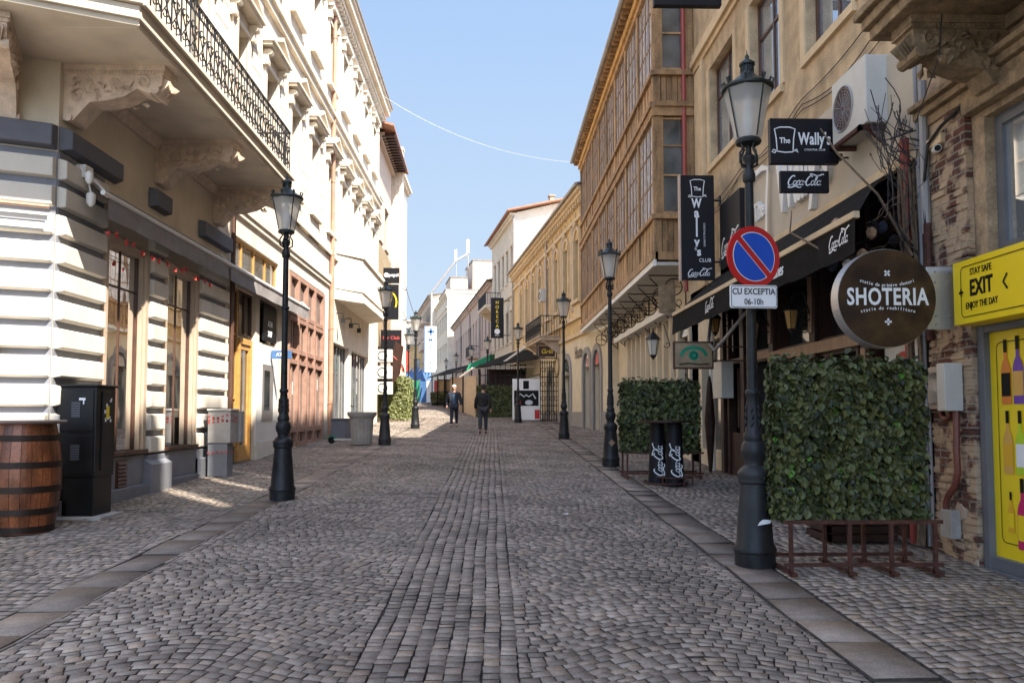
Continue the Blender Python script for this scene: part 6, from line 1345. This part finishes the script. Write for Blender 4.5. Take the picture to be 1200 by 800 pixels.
r = thing('club_board', (-5, 40.5, 5.4), 'dark board with small red letters reading Club on the left', 'sign'); MB().box(-5.62, -4.60, 40.5, 40.65, 4.2, 5.85).build('board', M['blackp'], r)
q = Lett((-5.1, 40.49, 5.45), (1, 0, 0)); q.text('bar Club', .24, 0, 0, bold=.015); q.build('lettering', M['redc'], r)
r = thing('entrance_canopy', (-5.2, 40, 4.6), 'dark curved canopy with a red edge at the left club entrance', 'canopy')
q = MB(); 
for i in range(8):
    a0, a1 = math.pi / 2 * i / 8, math.pi / 2 * (i + 1) / 8; q.quad((-5.8 + 1.4 * math.sin(a0), 39.4, 3.7 + 1.0 * math.cos(a0)), (-5.8 + 1.4 * math.sin(a1), 39.4, 3.7 + 1.0 * math.cos(a1)), (-5.8 + 1.4 * math.sin(a1), 40.4, 3.7 + 1.0 * math.cos(a1)), (-5.8 + 1.4 * math.sin(a0), 40.4, 3.7 + 1.0 * math.cos(a0)))
q.build('canvas', M['blackcloth'], r); q = MB(); q.tube([(-5.8 + 1.4 * math.sin(math.pi / 2 * i / 8), 39.38, 3.7 + 1.0 * math.cos(math.pi / 2 * i / 8)) for i in range(9)], .035, 6); q.build('edge', M['redc'], r)
for i, (x, z) in enumerate(((-5.62, 4.15), (-5.62, 3.35), (-5.6, 2.6))):
    r = thing('air_conditioner', (x, 38.9, z), ['top', 'middle', 'lowest'][i] + ' of the three stacked air conditioners by the sunny hedge', 'air conditioner', 'air conditioners stacked on the left'); MB().box(x, x + .75, 39.0, 39.35, z, z + .6).build('housing', M['offw'], r, bevel=.01); MB().ring((x + .3, 38.99, z + .3), .22, .02, 'n', 12).build('fan_grille', M['ink'], r)
r = thing('hanging_banner', (-5, 39.5, 3.5), 'folded brown banner hanging beside the stacked air conditioners', 'banner'); q = MB()
q.add([(-4.75, 39.3, 5.2), (-4.35, 39.3, 4.9), (-4.5, 39.3, 3.6), (-4.9, 39.4, 3.0), (-5.0, 39.4, 4.1)], [(0, 1, 2, 3, 4)]); q.build('cloth', M['dkwood'], r)
# sunny hedge terrace on the left
r = thing('sunlit_hedge', (-5.2, 42.4, g(42)), 'pale sunlit hedge boxes around a terrace on the left', 'hedge')
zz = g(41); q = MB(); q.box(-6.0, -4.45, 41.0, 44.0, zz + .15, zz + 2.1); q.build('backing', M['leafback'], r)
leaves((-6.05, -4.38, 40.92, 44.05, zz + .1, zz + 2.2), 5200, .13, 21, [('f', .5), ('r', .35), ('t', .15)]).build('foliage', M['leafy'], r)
q = MB(); q.box(-6.0, -4.4, 40.95, 44, zz - .1, zz + .14); q.build('trough', M['stonel'], r)
# right terraces: dark hedge, brick wall, gate, canopies, advertising board
r = thing('advertising_board', (2.0, 42.0, g(42)), 'white framed board printed with black, white and red shapes behind a lamp post', 'sign')
z = g(42); bx = 1.72
MB().box(1.0, 2.5, 42.0, 42.25, z + .02, z + 2.15).build('panel', M['whitel'], r); 
q = MB(); q.box(1.08, 2.35, 41.99, 42.0, z + .75, z + 1.55); q.box(1.1, 1.22, 41.99, 42, z + .05, z + .75); q.box(1.55, 1.85, 41.985, 41.99, z + 1.62, z + 2.05); q.build('dark_print', M['ink'], r)
q = MB(); q.box(1.22, 1.42, 41.98, 41.985, z + .2, z + 1.0); q.box(2.15, 2.4, 41.98, 41.985, z + .08, z + .55); q.build('red_print', M['red'], r)
q = Lett((1.7, 41.98, z + 1.22), (1, 0, 0)); q.ribbon([(-.5, -.1), (-.3, .15), (-.1, .0), (0, .1), (.15, 0), (.35, .15), (.5, -.1)], .07); q.disc(.2, .15, -.3, ry=.13); q.build('white_print', M['steel'], r)
r = thing('iron_gate', (3.1, 39.9, g(40)), 'tall black wrought iron gate beside the advertising board', 'gate'); z = g(40)
q = MB()
for i in range(9): q.bar((2.30 + i * .11, 39.5 + i * .0, z), (2.30 + i * .11, 39.5, z + 3.0), .022)
for k in (.1, .8, 1.5, 2.2, 2.9): q.bar((2.28, 39.5, z + k), (3.2, 39.5, z + k), .022)
for k in (.45, 1.15, 1.85, 2.55):
    for i in range(4): q.ring((2.42 + i * .22, 39.5, z + k), .10, .014, 'n', 10)
q.build('bars', M['iron'], r)
r = thing('gold_sign', (2.7, 39.2, 4.2), 'small hanging sign with golden letters over the iron gate', 'sign'); q = MB(); q.box(2.1, 3.1, 39.2, 39.26, g(39) + 3.1, g(39) + 3.15); q.box(2.1, 3.1, 39.2, 39.26, g(39) + 3.8, g(39) + 3.85); q.box(2.1, 2.15, 39.2, 39.26, g(39) + 3.1, g(39) + 3.85); q.box(3.05, 3.1, 39.2, 39.26, g(39) + 3.1, g(39) + 3.85); q.build('frame', M['iron'], r); MB().box(2.2, 3.0, 39.21, 39.25, g(39) + 3.2, g(39) + 3.7).build('board', M['dkwood'], r)
q = Lett((2.6, 39.2, g(39) + 3.45), (1, 0, 0)); q.text('Grill', .32, shear=.2); q.build('lettering', M['yellow'], r)
def terrace_hedge(x0, x1, y0, y1, zt, lab, seed, n, m_='leaf', sz=.12):
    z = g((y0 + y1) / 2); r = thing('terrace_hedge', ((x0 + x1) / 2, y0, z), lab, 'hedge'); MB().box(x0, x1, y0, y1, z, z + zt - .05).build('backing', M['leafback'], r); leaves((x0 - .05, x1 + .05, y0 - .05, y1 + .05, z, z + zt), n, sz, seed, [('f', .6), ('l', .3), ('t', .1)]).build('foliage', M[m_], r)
terrace_hedge(-.85, 1.0, 46.5, 47.3, 1.75, 'dark terrace hedge behind the man in black', 41, 2200)
r = thing('terrace_pergola', (.2, 48, g(48)), 'dark terrace with iron lattice under a black awning behind the man in black', 'pergola'); z = g(48); q = MB()
for x in np.arange(-.8, 1.9, .3): q.box(x, x + .05, 48.0, 48.05, z, z + 3.1)
for k in (1.8, 2.4, 3.0): q.box(-.85, 1.9, 47.98, 48.03, z + k, z + k + .05)
for y in np.arange(48, 56, .8): q.box(-.9 , -.84, y, y + .06, z, z + 3.0)
q.build('lattice', M['iron'], r); q = MB(); q.box(-.3, 1.8, 50, 54, z, z + 2.9); q.build('interior', M['dkwood'], r)
q = MB(); q.hexa([(-1.2, 47.0, z + 2.75), (2.4, 44.0, z + 3.1), (3.4, 50.0, z + 4.5), (1.2, 54, z + 4.2), (-1.2, 47.0, z + 2.8), (2.4, 44.0, z + 3.15), (3.4, 50.0, z + 4.55), (1.2, 54, z + 4.25)]); q.build('awning', M['blackcloth'], r)
q = MB(); q.tube([(-1.2, 46.95, z + 2.78), (2.4, 46.2, z + 2.85)], .05, 6); q.tube([(-1.2, 46.95, z + 2.78), (-2.2, 54, z + 2.6)], .06, 6); q.tube([(.6, 46.5, z + 3.1), (2.6, 44.5, z + 4.4)], .07, 6); q.build('white_bar', M['white'], r)
r = thing('green_canopy', (-.8, 51, 4.6), 'small bright green canopy on the right side terraces', 'canopy'); q = MB(); q.hexa([(-1.7, 50.5, 4.35), (-.2, 50.5, 4.75), (.1, 53, 5.0), (-1.8, 53, 4.4), (-1.5, 50.5, 4.75), (-.2, 50.5, 5.35), (.1, 53, 5.6), (-1.6, 53, 4.9)]); q.build('canvas', M['green'], r)
r = thing('terrace_wall', (-1.5, 55, g(55)), 'pale brick terrace wall behind the man in the blue shirt', 'wall'); q = MB(); q.hexa([(-1.0, 46.8, g(47)), (-.85, 46.8, g(47)), (-3.6, 72, g(72)), (-3.8, 72, g(72)), (-1.0, 46.8, g(47) + 2.4), (-.85, 46.8, g(47) + 2.4), (-3.6, 72, g(72) + 2.6), (-3.8, 72, g(72) + 2.6)]); q.build('bricks', M['brickfar'], r)
r = thing('terrace_roof', (-2, 58, 4.5), 'row of low dark terrace awnings running along the far right houses', 'awning')
q = MB()
for i in range(5):
    y = 55 + i * 7; x = -.5 - i * 1.05; z = g(y) + 2.9; q.hexa([(x - 1.6, y, z - .15), (x + .6, y, z + .7), (x - .3, y + 6, z + .9), (x - 2.6, y + 6, z + .05), (x - 1.6, y, z - .08), (x + .6, y, z + .78), (x - .3, y + 6, z + .98), (x - 2.6, y + 6, z + .12)])
    q.box(x - 1.6, x - 1.5, y, y + .1, g(y), z)
q.build('canvas', M['blackcloth'], r)
r = thing('dark_planter', (-5.9, 84, g(84)), 'dark green planter row by the far glazed gate', 'planter'); MB().box(-5.9, -3.8, 78, 84, g(80), g(80) + 1.0).build('box', M['leafback'], r); leaves((-5.95, -3.7, 77.9, 84, g(80) + .3, g(80) + 1.2), 500, .2, 8, [('f', .6), ('l', .3), ('t', .1)]).build('foliage', M['leaf'], r)
r = thing('glazed_gate', (-5, 86, g(86)), 'pale gate with dark frame beside the far planter', 'gate'); q = MB()
for x in (-5.9, -5.1, -4.3): q.box(x, x + .1, 86, 86.1, g(86), g(86) + 2.6)
q.box(-5.9, -4.2, 86, 86.1, g(86) + 2.5, g(86) + 2.6); q.box(-5.9, -4.2, 86, 86.1, g(86) + 1.3, g(86) + 1.36); q.build('frame', M['iron'], r); MB().box(-5.85, -4.25, 86.2, 86.25, g(86), g(86) + 2.5).build('panel', M['ochreL'], r)
r = thing('construction_hoarding', (-10, 96, g(96)), 'coloured hoarding panels in blue, green and red across the far end', 'hoarding'); z = g(96)
for i, (x0, x1, mt) in enumerate(((-11.2, -9.9, 'glassm'), (-9.9, -8.7, 'green'), (-8.7, -7.9, 'bluec'), (-7.9, -7.0, 'whitel'), (-7.0, -6.2, 'redc'))): MB().box(x0 + .03, x1 - .03, 96, 96.1, z - .3, z + 2.6).build('panel', M[mt], r)
r = thing('blue_tarp', (-9, 94, 6), 'crumpled blue tarpaulin over the far stalls', 'tarp'); q = MB(); rr = random.Random(2)
for i in range(8): x = -10.2 + i * .36; q.add([(x, 94, 5.6 + rr.uniform(-.15, .2)), (x + .5, 94, 5.5 + rr.uniform(-.1, .2)), (x + .45, 94.6, 7.0 + rr.uniform(-.2, .3)), (x + .1, 95, 6.8 + rr.uniform(-.3, .3))], [(0, 1, 2, 3)])
q.build('sheet', M['bluec'], r)
r = thing('red_banner', (-6.5, 62, 6), 'small red banner hanging over the street on the far left', 'banner'); MB().box(-7.4, -6.4, 62, 62.05, 4.9, 6.5).build('cloth', M['redc'], r); MB().tube([(-7.6, 62.02, 6.5), (-6.2, 62.02, 6.5)], .03, 5).build('rod', M['iron'], r)
r = facade('far_left_house', frdir(-7.6, 58, -2.6, 30, 'L'), 30, 8, 0, 8.0, 'stonel', 'low pale houses on the left beyond the sunny hedge', grid(1, 3, 9, 1.2, ((4.5, 6.5),)), eave=.3, roof_h=.6)
for i, (y, lab) in enumerate(((72.0, 'vertical dark sign with gold letters under the balcony of the tall tan house'),)):
    r = thing('vertical_sign', (.28, 58.1, 7.1), lab, 'sign'); MB().box(-.18, .74, 58.0, 58.2, 7.1, 10.0).build('board', M['blackp'], r); q = Lett((.28, 57.99, 8.8), (1, 0, 0))
    for j, ch in enumerate('HORECA'): q.text(ch, .32, 0, .85 - j * .34, bold=.01)
    q.build('lettering', M['yellow'], r); q = Lett((.28, 57.99, 7.45), (1, 0, 0)); q.disc(.2, 0, .12); q.text('beer', .18, 0, -.16); q.build('emblem', M['whitel'], r); q = MB(); q.tube([(.74, 58.1, 9.8), (1.25, 58.1, 9.8)], .03, 5); q.tube([(.74, 58.1, 7.3), (1.25, 58.1, 7.3)], .03, 5); q.build('bracket', M['iron'], r)
# overhead wires
r = thing('facade_cable', (4.5, 13, 6), 'loose black cables drooping along the ochre wall above the club board', 'cable'); rr = random.Random(6); q = MB(RF)
for z0, z1, sg in ((6.35, 5.95, .25), (6.1, 6.2, .16), (4.2, 4.25, .06), (6.5, 5.85, .10)):
    q.tube([(8.8 + 8.6 * t, .035, z0 + (z1 - z0) * t - sg * abs(math.sin(math.pi * t * 3))) for t in [i / 40 for i in range(41)]], .008, 4)
q.build('cables', M['cable'], r)
r = thing('overhead_wire', (0, 30, 14), 'single thin white wire sagging across the street against the sky', 'wire'); q = MB(); q.tube([(-5.3 + 9.0 * t, 37.0 - 3.5 * t, 16.5 - 4.3 * t - 2.0 * 4 * t * (1 - t) * .35) for t in [i / 24 for i in range(25)]], .010, 4); q.build('wire', M['whitel'], r)
r = thing('overhead_cable', (-5, 60, 11), 'pair of faint cables sagging to the far brown block', 'wire'); q = MB()
for z0, z1 in ((10.4, 12.6), (8.2, 11.4)): q.tube([(-5.4 - 3.5 * t, 46 + 60 * t, z0 + (z1 - z0) * t - 4 * t * (1 - t) * 1.2) for t in [i / 16 for i in range(17)]], .022, 4)
q.build('wire', M['greypipe'], r)

# ============================================================ PEOPLE
def skin_mesh(name, nodes, edges, m, parent, loc, sub=1):
    me = bpy.data.meshes.new(name); ks = list(nodes); me.from_pydata([Vector(nodes[k][0]) + Vector(loc) - parent.location for k in ks], [(ks.index(a), ks.index(b)) for a, b in edges], []); me.materials.append(m)
    o = bpy.data.objects.new(name, me); COL.objects.link(o); o.parent = parent
    md = o.modifiers.new('skin', 'SKIN'); md.use_smooth_shade = True
    for i, k in enumerate(ks):
        rr_ = nodes[k][1]; me.skin_vertices[0].data[i].radius = rr_ if isinstance(rr_, tuple) else (rr_, rr_); me.skin_vertices[0].data[i].use_root = (i == 0)
    s = o.modifiers.new('sub', 'SUBSURF'); s.levels = sub; s.render_levels = sub; return o
def person(loc, label, facing, step, jacket, top, legs, hair, open_coat, build=1.0):
    """facing: -1 towards the camera, +1 away; step: which leg is forward"""
    r = thing('person', loc, label, 'person'); f = facing; b = build
    lf, rf = .20 * step * f, -.20 * step * f
    J = {'pelvis': ((0, 0, .95), (.155 * b, .11 * b)), 'waist': ((0, .01 * f, 1.12), (.15 * b, .105 * b)), 'chest': ((0, .015 * f, 1.34), (.18 * b, .115 * b)), 'neck0': ((0, .02 * f, 1.47), .075), 'neck': ((0, .03 * f, 1.54), .055), 'head0': ((0, .045 * f, 1.61), (.068, .085)), 'head1': ((0, .045 * f, 1.68), (.074, .092)), 'head2': ((0, .035 * f, 1.75), (.055, .07))}
    E = [('pelvis', 'waist'), ('waist', 'chest'), ('chest', 'neck0'), ('neck0', 'neck'), ('neck', 'head0'), ('head0', 'head1'), ('head1', 'head2')]
    for sd, nm, fy in ((-1, 'l', lf), (1, 'r', rf)):
        J[nm + 'hip'] = ((sd * .09, 0, .90), .095 * b); J[nm + 'knee'] = ((sd * .10, fy * .55 + (.05 * f if fy * f > 0 else 0), .50), .062); J[nm + 'ank'] = ((sd * .10, fy, .10 if fy * f > 0 else .13), .042); J[nm + 'toe'] = ((sd * .115, fy + .15 * f, .04 if fy * f > 0 else .03), .038)
        E += [('pelvis', nm + 'hip'), (nm + 'hip', nm + 'knee'), (nm + 'knee', nm + 'ank'), (nm + 'ank', nm + 'toe')]
        J[nm + 'sh'] = ((sd * .19 * b, .01 * f, 1.42), .062); J[nm + 'el'] = ((sd * .26 * b, -fy * .35 - .03 * f, 1.14), .048); J[nm + 'wr'] = ((sd * .28 * b, -fy * .55 + .06 * f, .90), .032); J[nm + 'pa'] = ((sd * .28 * b, -fy * .6 + .08 * f, .83), (.022, .04)); J[nm + 'fi'] = ((sd * .27 * b, -fy * .62 + .10 * f, .76), (.014, .03)); J[nm + 'th'] = ((sd * .25 * b, -fy * .6 + .13 * f, .82), .012)
        E += [('chest', nm + 'sh'), (nm + 'sh', nm + 'el'), (nm + 'el', nm + 'wr'), (nm + 'wr', nm + 'pa'), (nm + 'pa', nm + 'fi'), (nm + 'pa', nm + 'th')]
    skin_mesh('body', J, E, M['skin'], r, loc, 2)
    grow = lambda k, d: (J[k][0], tuple(q + d for q in J[k][1]) if isinstance(J[k][1], tuple) else J[k][1] + d)
    T = {k: grow(k, .02) for k in ('pelvis', 'lhip', 'lknee', 'lank', 'rhip', 'rknee', 'rank')}
    skin_mesh('trousers', T, [('pelvis', 'lhip'), ('lhip', 'lknee'), ('lknee', 'lank'), ('pelvis', 'rhip'), ('rhip', 'rknee'), ('rknee', 'rank')], legs, r, loc)
    K = {k: grow(k, .030) for k in ('waist', 'pelvis', 'chest', 'lsh', 'lel', 'lwr', 'rsh', 'rel', 'rwr')}; K['neck0'] = grow('neck0', .02); K['pelvis'] = ((0, 0, .93), (.19 * b, .145 * b))
    skin_mesh('jacket', K, [('waist', 'pelvis'), ('waist', 'chest'), ('chest', 'neck0'), ('chest', 'lsh'), ('lsh', 'lel'), ('lel', 'lwr'), ('chest', 'rsh'), ('rsh', 'rel'), ('rel', 'rwr')], jacket, r, loc)
    if open_coat:
        Q = {'a': ((0, .075 * f, .92), (.10, .10)), 'b': ((0, .085 * f, 1.15), (.09, .09)), 'c': ((0, .08 * f, 1.40), (.05, .07))}; skin_mesh('shirt', Q, [('a', 'b'), ('b', 'c')], top, r, loc)
    q = MB(); hc = (loc[0], loc[1] + (.045 - .018) * f, loc[2] + 1.70); q.lathe([(.088, -.02 if f > 0 else .02), (.098, .03), (.085, .075), (.05, .105), (.01, .115)], hc, 14)
    if f > 0: q.lathe([(.07, -.09), (.088, -.04), (.088, .0)], hc, 14)
    q.build('hair', hair, r, smooth=True)
    for sd, nm in ((-1, 'l'), (1, 'r')):
        Q = {'a': (tuple(Vector(J[nm + 'ank'][0]) + Vector((0, -.05 * f, -.05))), .05), 'b': (J[nm + 'toe'][0], .045)}; skin_mesh('shoe', Q, [('a', 'b')], M['leather'] if f > 0 else M['blackt'], r, loc)
    if f < 0:   # face
        hx, hy, hz_ = loc[0], loc[1] + .045 * f, loc[2] + 1.66; q = MB(); q.tube([(hx, hy - .085, hz_ + .02), (hx, hy - .115, hz_ - .015), (hx, hy - .085, hz_ - .02)], .014, 6); q.tube([(hx - .085, hy, hz_ + .02), (hx - .085, hy, hz_ - .03)], .014, 6); q.tube([(hx + .085, hy, hz_ + .02), (hx + .085, hy, hz_ - .03)], .014, 6); q.build('nose', M['skin'], r, smooth=True)
        q = MB(); q.tube([(hx - .035, hy - .088, hz_ + .025), (hx - .028, hy - .09, hz_ + .025)], .010, 6); q.tube([(hx + .028, hy - .09, hz_ + .025), (hx + .035, hy - .088, hz_ + .025)], .010, 6); q.tube([(hx - .025, hy - .088, hz_ - .045), (hx + .025, hy - .088, hz_ - .045)], .006, 5); q.build('eyes', M['hairb'], r)
    return r
person((-1.68, 34.9, g(34.9)), 'person with white hair in an open navy coat and blue shirt walking towards us', -1, 1, M['navy'], M['denim'], M['navy'], M['hairw'], True, 1.12)
person((-.37, 29.6, g(29.6)), 'person in a black jacket and dark trousers walking away up the street', 1, -1, M['blackt'], M['blackt'], M['greyt'], M['hairb'], False, 1.0)
# litter on the setts
for i, (x, y, lab) in enumerate(((-1.9, 7.9, 'crumpled white paper scrap lying on the setts in the left foreground'), (.95, 10.6, 'tiny white scrap lying on the setts in the middle of the street'), (2.0, 8.4, 'white cigarette end on the setts left of the nearest right lamp'))):
    z = g(y) + .012; q = MB(); rr = random.Random(i)
    P = [(x + rr.uniform(-.045, .045), y + rr.uniform(-.03, .03), z + rr.uniform(0, .02)) for _ in range(6)]; q.add(P, [(0, 1, 2), (2, 3, 4), (1, 4, 5), (0, 3, 5)]); tag(q.build('paper_scrap', M['whitel'], None), lab, 'litter')
# ============================================================ one mesh per separate piece
def split_pieces(o):
    me = o.data; nv = len(me.vertices); ne = len(me.edges)
    if nv > 60000 or not nv: return
    co = np.empty(nv * 3, np.float32); me.vertices.foreach_get('co', co); P_ = co.reshape(-1, 3); ed = np.empty(ne * 2, np.int32); me.edges.foreach_get('vertices', ed); ed = ed.reshape(-1, 2)
    def comp(n, a, b):
        par = np.arange(n)
        while True:
            pa, pb = par[a], par[b]; lo, hi = np.minimum(pa, pb), np.maximum(pa, pb); m_ = lo != hi
            if not m_.any(): return par
            np.minimum.at(par, hi[m_], lo[m_])
            while True:
                pp = par[par]
                if (pp == par).all(): break
                par = pp
    isl = np.unique(comp(nv, ed[:, 0], ed[:, 1]), return_inverse=True)[1]; k = isl.max() + 1
    if k < 2 or k > 2500: return
    lo = np.full((k, 3), np.inf); hi = -lo; np.minimum.at(lo, isl, P_); np.maximum.at(hi, isl, P_); size = (hi - lo).max(1)
    gap = np.maximum(0, np.maximum(lo[:, None] - hi[None], lo[None] - hi[:, None])); near = np.sqrt((gap ** 2).sum(2)) <= np.maximum(.02, .5 * np.maximum(size[:, None], size[None]))
    a, b = np.nonzero(np.triu(near, 1)); pc = np.unique(comp(k, a, b), return_inverse=True)[1]; n = pc.max() + 1
    if n < 2 or n > 60: return
    vp = pc[isl]; faces = [tuple(p.vertices) for p in me.polygons]; mi = [p.material_index for p in me.polygons]; sm = [p.use_smooth for p in me.polygons]; verts = [tuple(v) for v in P_.tolist()]
    for j in range(n):
        ids = np.nonzero(vp == j)[0]; mp = {int(q): i for i, q in enumerate(ids)}; fs = [(f, i) for i, f in enumerate(faces) if f[0] in mp]
        m2 = bpy.data.meshes.new(o.name.split('.')[0]); m2.from_pydata([verts[i] for i in ids], [], [tuple(mp[v] for v in f) for f, _ in fs])
        for mt in me.materials: m2.materials.append(mt)
        m2.polygons.foreach_set('material_index', [mi[i] for _, i in fs]); m2.polygons.foreach_set('use_smooth', [sm[i] for _, i in fs]); m2.update()
        if j == 0: new0 = m2
        else:
            c = o.copy(); c.data = m2; COL.objects.link(c)
    o.data = new0
SKIP = {'foliage', 'lettering', 'louvre', 'torn_paper', 'railing', 'garland', 'cables', 'stems', 'warning_tape', 'printed_bottle', 'paper_scrap', 'white_print', 'red_print', 'drawing', 'strut', 'vent_grille'}
for o in list(bpy.data.objects):
    if o.type == 'MESH' and o.parent and o.name.split('.')[0] not in SKIP and not o.modifiers.get('skin') and o.get('kind') is None: split_pieces(o)
